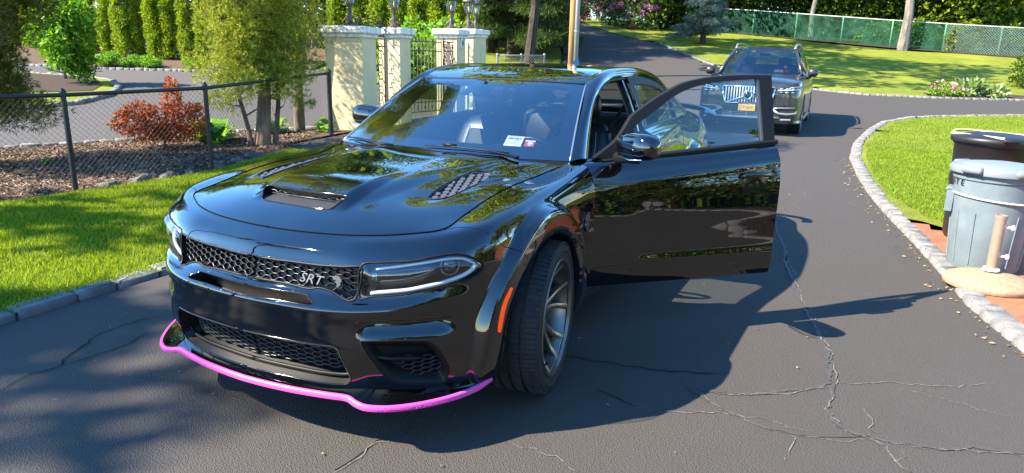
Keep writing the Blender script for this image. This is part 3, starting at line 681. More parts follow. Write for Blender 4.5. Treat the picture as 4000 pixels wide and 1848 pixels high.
# dark printed border, a hair inside the glass
fu, fv = np.linspace(-1,1,161), np.linspace(0,1,81); tu, tv = np.meshgrid(fu, fv, indexing='ij'); BV = windscreen(tu, tv, .004).reshape(-1,3); BF = grid_faces(161,81)[:,::-1]
cu, cv = tu.ravel()[BF].mean(1), tv.ravel()[BF].mean(1)
wx = .90+.0*cv; rx, ry = .20, .22
qx = np.maximum(np.abs(cu)-(wx-rx), 0)/rx; qy = np.maximum(np.abs(cv-.535)-(.415-ry), 0)/ry
tab = (np.abs(cu+.12) < .055+.05*(cv-.76)) & (cv > .70)
m = (qx*qx+qy*qy > 1) | tab; mk('windshield_border', *compact(BV, BF[m]), M['frit'], ws)
mb = MB(); 
l = [windscreen(np.array(1.), np.array(v)) for v in np.linspace(0,1,20)]
ms = MB(); ms.tube([tuple(a) for a in l], .005, 6); v_ = np.array(ms.V)
for g in (1,-1): mk('windshield_trim', v_*[1,g,1], ms.F, M['silver_trim'], car)
ms = MB(); ms.tube([tuple(windscreen(np.array(u), np.array(1.))+[0,0,.001]) for u in np.linspace(-1,1,30)], .004, 6); ms.build('header_trim', M['trim'], car, smooth=True)
QI = np.array([(-.60,.775,1.016),(-.82,.716,1.147),(-1.03,.659,1.272),(-1.258,.597,1.401),(-1.45,.578,1.458),(-1.75,.566,1.489),(-2.2,.560,1.492),(-2.7,.550,1.452),(-3.05,.545,1.375),(-3.4,.565,1.255),(-3.75,.60,1.115)])
QO = np.array([(-.74,.822,1.018),(-.955,.752,1.150),(-1.115,.705,1.285),(-1.28,.682,1.375),(-1.47,.668,1.425),(-1.77,.660,1.440),(-2.2,.660,1.436),(-2.65,.662,1.385),(-2.98,.680,1.285),(-3.25,.710,1.170),(-3.42,.735,1.095)])
QT = np.linspace(0,1,11)
qi = lambda q: hermite(QI, QT, q); qo = lambda q: hermite(QO, QT, q)
def rail(q, k):
    a, b = qi(q), qo(q); k = k[...,None]; d = b-a; n = np.stack([-.15+0*q, .55+0*q, .80+0*q], -1); n = np.where(q[...,None] < .28, np.array([.35,.75,.55]), n)
    bl = 4*k*(1-k)*(.022+.012*smooth(.2,.5,q)[...,None])
    return a+d*k+n*bl
tq, tk = np.meshgrid(np.linspace(0,1,121), np.linspace(0,1,13), indexing='ij'); v = rail(tq.ravel(), tk.ravel()); f = grid_faces(121,13)
for vv_, ff_ in ((v, f), mir(v, f)): mk('roof_rail', vv_, ff_, M['paint'], car)
# roof
def roof(q, w):
    a = qi(q); zc = np.interp(q, [.3,.36,.42,.5,.6,.7,.78], [1.414,1.452,1.488,1.507,1.514,1.482,1.43]); dx = .086*(1-smooth(.3,.42,q))
    return np.stack([a[...,0]+dx*(1-np.abs(w)**2.2), a[...,1]*w, a[...,2]+(zc-a[...,2])*(1-np.abs(w)**2.4)], -1)
tq, tw = np.meshgrid(np.linspace(.3,.735,60), np.linspace(-1,1,61), indexing='ij'); mk('roof', roof(tq.ravel(), tw.ravel()), grid_faces(60,61)[:,::-1], M['paint'], car)
tq, tw = np.meshgrid(np.linspace(.735,1,30), np.linspace(-1,1,31), indexing='ij'); a = qi(tq.ravel()); w_ = tw.ravel(); k_ = (tq.ravel()-.735)/.265
zc = a[:,2]+.030*(1-k_*.6); mk('rear_window', np.stack([a[:,0]-.02*(1-w_**2), a[:,1]*w_, a[:,2]+(zc-a[:,2])*(1-np.abs(w_)**2.4)], -1), grid_faces(30,31)[:,::-1], M['rear_glass'], car)
# boot lid and spoiler
td = np.linspace(TK[14]+.25, TK[19], 50); E = skin(td, np.full(50, SK[-1])); ww = np.linspace(0,1,16)
V = np.array([[e+(np.array([min(e[0]+.05,-3.55) if k < 40 else e[0],0,1.118])-e)*w for w in ww] for k, e in enumerate(E)]).reshape(-1,3)
mk('trunk_lid', *both(V, grid_faces(50,16)), M['paint'], car)
mb = MB(); P = spline([(-3.80,.86,1.085),(-3.93,.80,1.125),(-3.985,.55,1.150),(-4.0,0,1.158)], 6); P = np.vstack([P, (P*[1,-1,1])[-2::-1]])
v, f = sweep(P[::-1], [(.03,.008),(.0,.012),(-.07,-.015),(-.07,-.045),(.02,-.03)]); mk('rear_spoiler', v, f, M['paint'], car, sharp=50)
# cowl between hood and windshield
hb = hood(uu, np.ones(81))-[0,0,.022]; wb = WB(uu)-[0,0,.004]; mid = (hb+wb)/2-[0,0,.02]
V = np.stack([hb+[.03,0,-.01], hb, mid, wb], 1).reshape(-1,3); mk('cowl_panel', V, grid_faces(81,4)[:,::-1], M['trim'], car, sharp=40)
def wiper(pts, name='wiper'):
    mb = MB(); P = spline(pts, 8); mb.tube([tuple(p) for p in P], list(np.interp(np.linspace(0,1,len(P)), [0,.3,1], [.009,.006,.003])), 8)
    o = mb.build('wiper_arm', M['trim'], car, smooth=True); return o
def on_ws(u, v, h=.012): return windscreen(np.array(float(u)), np.array(float(v)))+np.array([.45,0,.89])*h
wa = wiper([on_ws(.70,-.02,.02), on_ws(.50,.01,.03), on_ws(.30,.035,.022), on_ws(.16,.05,.016)])
mb = MB(); mb.tube([tuple(on_ws(u,v,.012)) for u, v in ((.62,.028),(.42,.045),(.2,.052),(-.02,.045))], .0045, 6); mb.build('wiper_blade', M['trim'], wa, smooth=True)
mb = MB(); mb.tube([tuple(on_ws(u,v,.022)) for u, v in ((.24,.050),(.13,.056))], .008, 8); mb.build('wiper_joint', M['trim'], wa, smooth=True)
wa = wiper([on_ws(-.30,-.05,.02), on_ws(-.45,-.01,.03), on_ws(-.65,.02,.022), on_ws(-.84,.03,.016)])
mb = MB(); mb.tube([tuple(on_ws(u,v,.012)) for u, v in ((-.30,.02),(-.55,.036),(-.8,.045),(-.95,.03))], .0045, 6); mb.build('wiper_blade', M['trim'], wa, smooth=True)
# stickers inside the glass
def decal(name, u0, u1, v0, v1, mt, parent, off=.007, sub=None, rows=None):
    tu, tv = np.meshgrid(np.linspace(u0,u1,5), np.linspace(v0,v1,5), indexing='ij'); return mk(name, windscreen(tu.ravel(), tv.ravel(), off), grid_faces(5,5)[:,::-1], mt, parent)
st = decal('windshield_label', .545,.665,.128,.235, M['white_print'], car)
mb = MB()
def bars(l, mt, name, parent, off=.0055):
    mb = MB()
    for u0,u1,v0,v1 in l:
        P = [windscreen(np.array(a), np.array(b), off) for a, b in ((u0,v0),(u1,v0),(u1,v1),(u0,v1))]; mb.add(P, [(0,1,2,3)])
    mb.build(name, mt, parent)
random.seed(3); l = []; x = .556
while x < .652: w = random.choice((.0012,.002,.0032)); l.append((x, x+w, .197,.217)); x += w+random.choice((.0012,.002,.003))
l += [(.552,.655,.2255,.2275),(.60,.64,.184,.188),(.556,.65,.170,.1715),(.556,.65,.162,.1635),(.556,.63,.154,.1555),(.556,.645,.146,.1475)]
bars(l, M['grey_print'], 'label_print', st)
st = decal('inspection_label', .683,.752,.135,.198, M['red_print'], car)
bars([(.683,.752,.186,.198)], M['white_print'], 'label_band', st, .0062)
mb = MB(); cc = [windscreen(np.array(.722+.021*math.cos(t)), np.array(.160+.019*math.sin(t)), .0058) for t in np.linspace(0,2*math.pi,20,endpoint=False)]; mb.add(cc, [tuple(range(20))]); mb.build('label_disc', M['white_print'], st)
def glyph_text(txt, size, name, mt, parent, org, ex, ey, ext=.0004):
    """lettering as a mesh laid in the plane of ex, ey"""
    cu = bpy.data.curves.new('lettering', 'FONT'); cu.body = txt; cu.size = size; cu.extrude = ext; cu.resolution_u = 2
    o = bpy.data.objects.new('tmp', cu); COL.objects.link(o); me = bpy.data.meshes.new_from_object(o.evaluated_get(bpy.context.evaluated_depsgraph_get()))
    bpy.data.objects.remove(o); bpy.data.curves.remove(cu)
    n = len(me.vertices); co = np.zeros(n*3); me.vertices.foreach_get('co', co); co = co.reshape(-1,3); F = [tuple(p.vertices) for p in me.polygons]; bpy.data.meshes.remove(me)
    ex, ey, org = np.array(ex, float), np.array(ey, float), np.array(org, float); ez = np.cross(ex, ey); ez /= np.linalg.norm(ez)
    return mk(name, org+co[:,:1]*ex+co[:,1:2]*ey+co[:,2:]*ez, F, mt, parent, smooth=False)
def ws_axes(u, v, off):
    p = windscreen(np.array(u), np.array(v), off); ex = windscreen(np.array(u+.01), np.array(v), off)-p; ey = windscreen(np.array(u), np.array(v+.01), off)-p
    return p, ex/np.linalg.norm(ex), ey/np.linalg.norm(ey)
glyph_text('2024', .022, 'label_year', M['grey_print'], st, *ws_axes(.698,.146,.0052))
glyph_text('6', .018, 'label_month', M['grey_print'], st, *ws_axes(.738,.168,.0052))
# ---- side windows of the rear and passenger doors
def side_pt(x, k, bz=.0):
    """ruled surface from beltline (k=0) to roof rail (k=1)"""
    q = np.interp(-x, -QO[:,0], QT); o = qo(q); t = np.interp(-x, [.64,1.2,1.98,2.6,3.06,3.5], [TK[10],TK[11],TK[12],TK[13],TK[14],TK[15]]); b = skin(np.array(t), np.array(SK[-1]))
    b = np.array([x, b[1]-.004, b[2]-.006]); o = np.array([x, o[1]-.006, o[2]+.004]); p = b+(o-b)*k; p[1] += .012*4*k*(1-k); return p
def side_quad(x0, x1, k0, k1, nx=14, nk=8, off=0):
    """x0,x1,k0,k1 may be functions; returns grid on the left side"""
    V = []
    for i in range(nx+1):
        for j in range(nk+1):
            a = i/nx; b = j/nk; x = x0+(x1-x0)*a; V.append(side_pt(x, k0(x)+(k1(x)-k0(x))*b if callable(k0) else k0+(k1-k0)*b)+[0,-off,0])
    return np.array(V), grid_faces(nx+1, nk+1)
for g in (1,-1):
    fx = (lambda v, f: (v, f)) if g > 0 else mir
    v, f = side_quad(-1.88,-2.98,.0,1.,20,8,.012); o = mk('rear_door_window', *fx(v, f), M['side_glass'], car)
    for (a, b, c, d) in ((-1.87,-1.96,.0,1.),(-1.87,-2.99,.84,1.),(-1.87,-3.05,-.02,.075),(-2.72,-2.76,.0,1.),(-2.93,-3.0,.0,1.)):
        v, f = side_quad(a,b,c,d,16,4,-.004); v2 = v-[0,.02,0]; n = len(v); mk('window_frame', *fx(v, f), M['trim'], o)
    v, f = side_quad(-2.99,-3.44,.0,1.,10,6,.0); mk('rear_pillar', *fx(v, f), M['paint'], car)
    v, f = side_quad(-1.79,-1.872,.0,1.,4,8,.015); bp = mk('middle_pillar', *fx(v, f), M['gloss_trim'], car)
    v, f = side_quad(-1.74,-1.90,-.9,1.,4,8,.045); mk('pillar_trim', *fx(v, f), M['dash'], bp)
v, f = side_quad(-1.02,-1.80,.0,1.,20,8,.010); o = mk('front_door_window', *mir(v, f), M['side_glass'], car)
v, f = side_quad(-.80,-1.04,.0,1.,6,6,-.002); mk('mirror_sail', *mir(v, f), M['trim'], o)
for (a, b, c, d) in ((-1.0,-1.84,.90,1.),(-.80,-1.84,-.02,.07),(-1.77,-1.84,.0,1.)):
    v, f = side_quad(a,b,c,d,16,4,-.004); mk('window_frame', *mir(v, f), M['trim'], o)
# door-opening seal on the driver side
mb = MB(); P = [tuple(qo(np.array(q))-[0,.012,.014]) for q in np.linspace(.03,.60,40)]; mb.tube(P, .012, 8); mb.build('door_seal', M['trim'], car, smooth=True)
v = np.array([qo(np.array(q)) for q in np.linspace(0,.62,40)]); v2 = v-[.03,.06,.03]; V = np.vstack([v, v2, v2-[0,.05,.02]]); F = np.array([(r*40+i, r*40+i+1, (r+1)*40+i+1, (r+1)*40+i) for r in range(2) for i in range(39)])
mk('opening_return', V, F, M['trim'], car); mk('opening_return', *mir(V, F), M['trim'], car)
mb = MB(); mb.box((-1.35,.80,.27),(1.36,.10,.10)); mb.build('door_sill', M['dash'], car)
mb = MB(); mb.box((-.60,.70,.62),(.05,.22,.74)); mb.build('hinge_pillar', M['dash'], car)
# ---- passenger mirror and driver door with its mirror
def mirror_mb(g):
    m = MB(); V = []; F = []; n = 22; ring = 12
    for i in range(n+1):                      # superellipse shell along y
        a = i/n; y = .915+.275*a; k = (1-abs(2*a-1)**4.5)**.5*.5+.5 if 0 < a < 1 else .5
        k = {0:.55}.get(i, (1-max(0,(a-.55)/.45)**3.2)**.5 if a > .55 else .86+.14*min(1, a/.3)); k = max(k, .02)
        zc = 1.112+.010*a; hz = .070*k; hx = .072*k
        for j in range(ring):
            t = 2*math.pi*j/ring; c, s_ = math.cos(t), math.sin(t); e = .62
            V.append((-.845+hx*math.copysign(abs(c)**e, c)-.02*a, g*y, zc+hz*math.copysign(abs(s_)**e, s_)))
    for i in range(n):
        for j in range(ring): F.append((i*ring+j, i*ring+(j+1)%ring, (i+1)*ring+(j+1)%ring, (i+1)*ring+j))
    F += [tuple(range(ring-1,-1,-1)), tuple(n*ring+j for j in range(ring))]
    return m.add(V, F if g < 0 else [tuple(reversed(q)) for q in F])
def mirror(g, parent, xf=None):
    o = mirror_mb(g).build('side_mirror', M['paint'], parent, smooth=True, sharp=60, xf=xf)
    m = MB(); m.tube([(-.83,g*.86,1.035),(-.84,g*.95,1.045),(-.845,g*1.06,1.048)], [.035,.026,.020], 10); m.build('mirror_arm', M['trim'], o, smooth=True, xf=xf)
    m = MB(); m.box((-.905,g*1.045,1.116),(.010,.185,.090),bev=.002); m.build('mirror_glass', M['chrome'], o, xf=xf)
    m = MB(); m.tube([(-.80,g*.92,1.070),(-.775,g*.98,1.058),(-.775,g*1.10,1.056),(-.80,g*1.175,1.066)], .0045, 6); m.build('mirror_strip', M['chrome'], o, smooth=True, xf=xf)
mirror(-1, car, lambda V: np.array(V)+[-.26,.10,.02])
HINGE = np.array([-.66,.865]); DA = -R(45.5)
def swing(V):
    V = np.array(V, float); c_, s_ = math.cos(DA), math.sin(DA); x, y = V[:,0]-HINGE[0], V[:,1]-HINGE[1]
    return np.stack([HINGE[0]+c_*x-s_*y, HINGE[1]+s_*x+c_*y, V[:,2]], 1)
dv = DOOR_V.copy(); door = mk('driver_door', swing(dv), DOOR_F, M['paint'], car)
# door thickness: rear, front and bottom returns plus the inner panel
th = np.linspace(.101,.79,40)
def edge_strip(P, d): n = len(P); V = np.vstack([P, P-np.array([0,d,0])]); return V, np.array([(i,i+1,n+i+1,n+i) for i in range(n-1)])
for t in (T_DOOR+.004, T_DOOR2-.006):
    v, f = edge_strip(body(np.full(40,t), th), .10); mk('door_edge', swing(v), f, M['paint'], door)
tt_ = np.linspace(T_DOOR, T_DOOR2, 40); v, f = edge_strip(body(tt_, np.full(40,.101)), .10); mk('door_edge', swing(v), f, M['paint'], door)
V = np.array([[body(np.array(t), np.array(s))-[0,.10,0] for s in np.linspace(.101,.77,12)] for t in tt_]).reshape(-1,3); mk('door_card', swing(V), grid_faces(40,12), M['leather_panel'], door)
DW_O = np.array([(-.71,1.030),(-.85,1.120),(-.95,1.240),(-1.0,1.276),(-1.1,1.336),(-1.2,1.386),(-1.3,1.430),(-1.4,1.452),(-1.5,1.467),(-1.7,1.479),(-1.905,1.481)])
DW_I = np.array([(-.94,1.020),(-.945,1.160),(-.96,1.180),(-1.0,1.214),(-1.1,1.274),(-1.2,1.338),(-1.3,1.387),(-1.4,1.416),(-1.5,1.435),(-1.65,1.449),(-1.815,1.457)])
ty = lambda z: .80-(z-1.06)*.30
def dpt(x, z, o=0): return (x, ty(z)+o, z)
def slab(polyA, polyB, name, mt, o0=.006, o1=-.030, parent=None):
    """strip between two outlines with thickness"""
    A = spline(polyA, 4); B = spline(polyB, 4); n = len(A); V = [dpt(*p,o0) for p in A]+[dpt(*p,o0) for p in B]+[dpt(*p,o1) for p in A]+[dpt(*p,o1) for p in B]
    F = []
    for i in range(n-1): F += [(i,i+1,n+i+1,n+i),(2*n+i,3*n+i,3*n+i+1,2*n+i+1),(i,2*n+i,2*n+i+1,i+1),(n+i,n+i+1,3*n+i+1,3*n+i)]
    F += [(0,n,3*n,2*n),(n-1,2*n+n-1,3*n+n-1,n+n-1)]
    return mk(name, swing(V), F, mt, parent, sharp=40)
fr = slab(DW_O, DW_I, 'window_frame', M['trim'], parent=door)
mb = MB(); P = [(-1.815,1.07),(-1.815,1.457),(-1.905,1.481),(-1.89,1.07)]; mb.add([dpt(*p,.007) for p in P]+[dpt(*p,-.035) for p in P], [(3,2,1,0),(4,5,6,7)]+[(i,(i+1)%4,4+(i+1)%4,4+i) for i in range(4)]); mb.build('frame_upright', M['trim'], fr, xf=swing)
mb = MB(); P = [(-1.80,1.08),(-1.80,1.455),(-1.816,1.457),(-1.816,1.08)]; mb.add([dpt(*p,.004) for p in P]+[dpt(*p,-.02) for p in P], [(3,2,1,0),(4,5,6,7)]+[(i,(i+1)%4,4+(i+1)%4,4+i) for i in range(4)]); mb.build('glass_channel', M['satin_grey'], fr, xf=swing)
xb = np.linspace(-.75,-1.90,30); zl = 1.0+.088*(-xb-.75)/1.13-.006
mb = MB(); V = []; 
for x, z in zip(xb, zl):
    yb = ty(z); V += [(x,yb+.020,z),(x,yb+.022,z+.020),(x,yb+.012,z+.028),(x,yb-.02,z+.028)]
mb.add(V, [(i*4+k,i*4+4+k,i*4+5+k,i*4+1+k) for i in range(29) for k in range(3)]); mb.build('belt_moulding', M['satin_grey'] if False else M['trim'], door, xf=swing, smooth=True, sharp=40)
wp = spline(DW_I, 3).tolist()+[(-2.02,1.06)]; zb = lambda x: 1.0+.088*(-x-.75)/1.13
V = []; top = spline(DW_I[2:], 6); 
for p in top:
    for k in np.linspace(0,1,7): V.append(dpt(p[0], zb(p[0])+(p[1]-zb(p[0]))*k, -.010+.006*math.sin(math.pi*k)))
mk('door_window', swing(V), grid_faces(len(top),7), M['side_glass'], door)
mb = MB(); P = [(-.73,1.010),(-.85,1.11),(-.96,1.225),(-.96,1.010)]; mb.add([dpt(*p,.004) for p in P]+[dpt(*p,-.03) for p in P], [(3,2,1,0),(4,5,6,7)]+[(i,(i+1)%4,4+(i+1)%4,4+i) for i in range(4)]); mb.build('mirror_sail', M['trim'], door, xf=swing)
mirror(1, door, swing)
# handle in its scooped pocket
hc = np.array([-1.83,.876]); tm = T_DOOR+1.19
def dskin(t, s, o): p = body(np.array(t), np.array(s)); n = skin_n(np.array(t), np.array(s), skin); return p+n*o
mb = MB(); ring = [(T_DOOR+1.05+.088*math.copysign(abs(math.cos(a))**.6, math.cos(a)), .650+.026*math.copysign(abs(math.sin(a))**.75, math.sin(a))-.004) for a in np.linspace(0,2*math.pi,28,endpoint=False)]
mb.add([dskin(t,s,.003) for t, s in ring], [tuple(range(28))]); hp = mb.build('handle_pocket', M['frit'], door, xf=swing)
mb = MB(); mb.tube([dskin(T_DOOR+.95,.667,.006), dskin(T_DOOR+.97,.671,.020), dskin(T_DOOR+1.05,.672,.025), dskin(T_DOOR+1.13,.671,.020), dskin(T_DOOR+1.15,.667,.006)], [.010,.014,.015,.014,.010], 10)
mb.build('door_handle', M['paint'], door, smooth=True, xf=swing)
# fender badge: an oval plate with a snarling cat-like head in relief
bp_, bn = skin(np.array(T_DOOR-.125), np.array(.565)), skin_n(np.array(T_DOOR-.125), np.array(.565), skin)
ex = np.cross(bn, [0,0,1]); ex /= np.linalg.norm(ex); ey = np.cross(ex, bn); ex = -ex if ex[0] < 0 else ex
for g in (1,-1):
    mb = MB(); out = [(-.030,.052),(-.006,.056),(.016,.044),(.030,.020),(.026,.004),(.034,-.010),(.024,-.030),(.008,-.046),(-.004,-.050),(.002,-.030),(-.014,-.016),(-.006,.0),(-.026,.016)]
    mb.add([bp_+ex*a+ey*b+bn*.002 for a, b in out]+[bp_+ex*a*.9+ey*b*.9+bn*.010 for a, b in out], [tuple(range(len(out),2*len(out)))]+[(i,(i+1)%len(out),len(out)+(i+1)%len(out),len(out)+i) for i in range(len(out))])
    mk('fender_badge', np.array(mb.V)*[1,g,1], mb.F, M['badge'], car, smooth=False)
# lettering on the grille
gp = skin(np.array(.300), np.array(.548)); 
ts = .285
def grille_frame(t, s, off): 
    p = skin(np.array(t), np.array(s))-skin_n(np.array(t), np.array(s), skin)*off; e1 = skin(np.array(t+.05), np.array(s))-skin(np.array(t), np.array(s)); e2 = skin(np.array(t), np.array(s+.03))-skin(np.array(t), np.array(s-.03))
    e1 /= np.linalg.norm(e1); e2 -= e1*(e1@e2); e2 /= np.linalg.norm(e2); return p, e1, e2
p0, e1, e2 = grille_frame(.246, .522, .004)
glyph_text('SRT', .052, 'grille_lettering', M['badge'], car, p0, e1*1.22, e2+e1*.25, .004)
p0, e1, e2 = grille_frame(.432, .548, .003); e3 = np.cross(e1, e2); mb = MB()
out = [(-.030,.018),(-.010,.030),(.012,.028),(.030,.014),(.034,-.004),(.022,-.006),(.030,-.018),(.016,-.034),(.0,-.036),(.006,-.020),(-.006,-.012),(-.002,.004),(-.020,.004)]
mb.add([p0+e1*a*.72+e2*b*.72 for a, b in out]+[p0+e1*a*.64+e2*b*.64+e3*.009 for a, b in out], [tuple(range(len(out),2*len(out)))]+[(i,(i+1)%len(out),len(out)+(i+1)%len(out),len(out)+i) for i in range(len(out))]); mb.build('grille_badge', M['badge'], car)
# raised words along the guard
gw = SP[(SP[:,0] < .905) & (SP[:,1] > .60)]
gl = np.concatenate([[0], np.cumsum(np.linalg.norm(np.diff(gw[:,:2], axis=0), axis=1))])
d_ = .010
txt = 'TO BE REMOVED AT DEALERSHIP'
for i, ch in enumerate(txt):
    if ch == ' ': continue
    a = .005+i*.0108; q = np.array([np.interp(a, gl, gw[:,k]) for k in range(3)]); q2 = np.array([np.interp(a+.008, gl, gw[:,k]) for k in range(3)]); e = (q2-q)/np.linalg.norm(q2-q); o = np.array([e[1],-e[0],0]); 
    if o[0] < 0: o = -o
    glyph_text(ch, .0135, 'guard_letter', M['pink'], guard, q+o*.0112-[0,0,.015], e, np.array([0,0,1.]), .0012)
# ---- cabin
mb = MB(); mb.box((-1.75,0,.28),(2.3,1.42,.06)); mb.build('cabin_floor', M['dash'], car)
mb = MB(); V = []
for u in np.linspace(-1,1,31):
    b = WB(np.array(u)); hump = .045*math.exp(-((u-.5)/.28)**2)
    V += [tuple(b+[.0,0,-.03]), tuple(b+[-.10,0,-.012+hump*.2]), tuple(b+[-.24,0,.0+hump]), tuple(b+[-.36,0,-.03+hump]), tuple(b+[-.42,0,-.16]), tuple(b+[-.35,0,-.42])]
V = [(x,y*.95,z) for x,y,z in V]
mb.add(V, [(i*6+k,i*6+6+k,i*6+7+k,i*6+1+k) for i in range(30) for k in range(5)]); mb.build('dashboard', M['dash'], car, smooth=True)
def seat(y, name='front_seat'):
    def shell(secs, nm, mt, par):
        m = MB(); V = []; n = 16
        for (x, z, w, d, tilt) in secs:
            for k in range(n):
                t = 2*math.pi*k/n; c, s_ = math.cos(t), math.sin(t); V.append((x+d*math.copysign(abs(c)**.6,c), y+w*math.copysign(abs(s_)**.5,s_), z+tilt*c))
        m.add(V, [(i*n+k,i*n+(k+1)%n,i*n+n+(k+1)%n,i*n+n+k) for i in range(len(secs)-1) for k in range(n)]+[tuple(range(n-1,-1,-1)), tuple((len(secs)-1)*n+k for k in range(n))])
        return m.build(nm, mt, par, smooth=True, sharp=60)
    b = shell([(-1.62,.52,.22,.09,0),(-1.66,.62,.27,.11,0),(-1.72,.78,.27,.10,0),(-1.78,.95,.255,.085,0),(-1.82,1.05,.225,.075,0),(-1.845,1.11,.17,.055,0),(-1.85,1.125,.10,.03,0)], name, M['leather'], car)
    shell([(-1.35,.42,.27,.30,0),(-1.35,.50,.28,.31,.02),(-1.36,.57,.26,.29,.03)], 'seat_cushion', M['leather'], b)
    shell([(-1.84,1.15,.10,.045,0),(-1.835,1.17,.135,.06,0),(-1.83,1.23,.14,.065,0),(-1.835,1.30,.125,.055,0),(-1.85,1.34,.08,.035,0)], 'headrest', M['leather'], b)
    shell([(-1.575,.64,.135,.03,0),(-1.625,.80,.14,.03,0),(-1.68,.95,.135,.03,0),(-1.72,1.03,.12,.025,0)], 'seat_insert', M['leather_panel'], b)
    for dy in (-.06,.06):
        m = MB(); m.tube([(-1.835,y+dy,1.10),(-1.835,y+dy,1.18)], .007, 6); m.build('headrest_post', M['chrome'], b)
    for dy in (-1,1):
        m = MB(); m.tube([(-1.545,y+dy*.175,.66),(-1.60,y+dy*.178,.80),(-1.675,y+dy*.17,.97),(-1.735,y+dy*.15,1.06)], .0035, 5); m.build('seat_stitching', M['stitch'], b)
seat(.36); seat(-.36)
mb = MB(); mb.box((-2.75,0,.55),(.5,1.25,.2),bev=.05); mb.box((-2.98,0,.83),(.18,1.25,.55),bev=.05); mb.box((-3.25,0,1.06),(.5,1.1,.03)); mb.build('rear_bench', M['leather'], car, smooth=True, sharp=50)
mb = MB(); a = [(-1.02+.055*math.cos(t)*1.0, .37+.185*math.sin(t), .905+.175*math.cos(t)) for t in np.linspace(0,2*math.pi,30,endpoint=False)]; mb.tube(a, .016, 8, closed=True)
mb.tube([(-1.02,.20,.905),(-.99,.37,.90),(-1.02,.54,.905)], .018, 6); mb.ball((-.99,.37,.90),(.03,.07,.06)); mb.tube([(-.98,.37,.90),(-.80,.37,.86)], .03, 8); mb.build('steering_wheel', M['leather'], car, smooth=True)
mb = MB(); mb.box((-1.145,-.02,1.335),(.03,.24,.065),bev=.012); mb.tube([(-1.13,-.02,1.36),(-1.10,-.02,1.40)], .012, 6); rm = mb.build('rear_view_mirror', M['trim'], car)
v, f = both(*[np.array([rail(np.array([q]), np.array([.5]))[0]*[1,w,1]-[0,0,.05] for q in np.linspace(.30,.74,12) for w in np.linspace(0,1,8)]), grid_faces(12,8)]); 
mk('headliner', v, f, M['headliner'], car)
mb = MB(); mb.tube([(-1.86,.70,1.30),(-1.86,.62,1.18),(-1.80,.56,1.02),(-1.72,.54,.75)], .012, 4); mb.build('seat_belt', M['dash'], car)

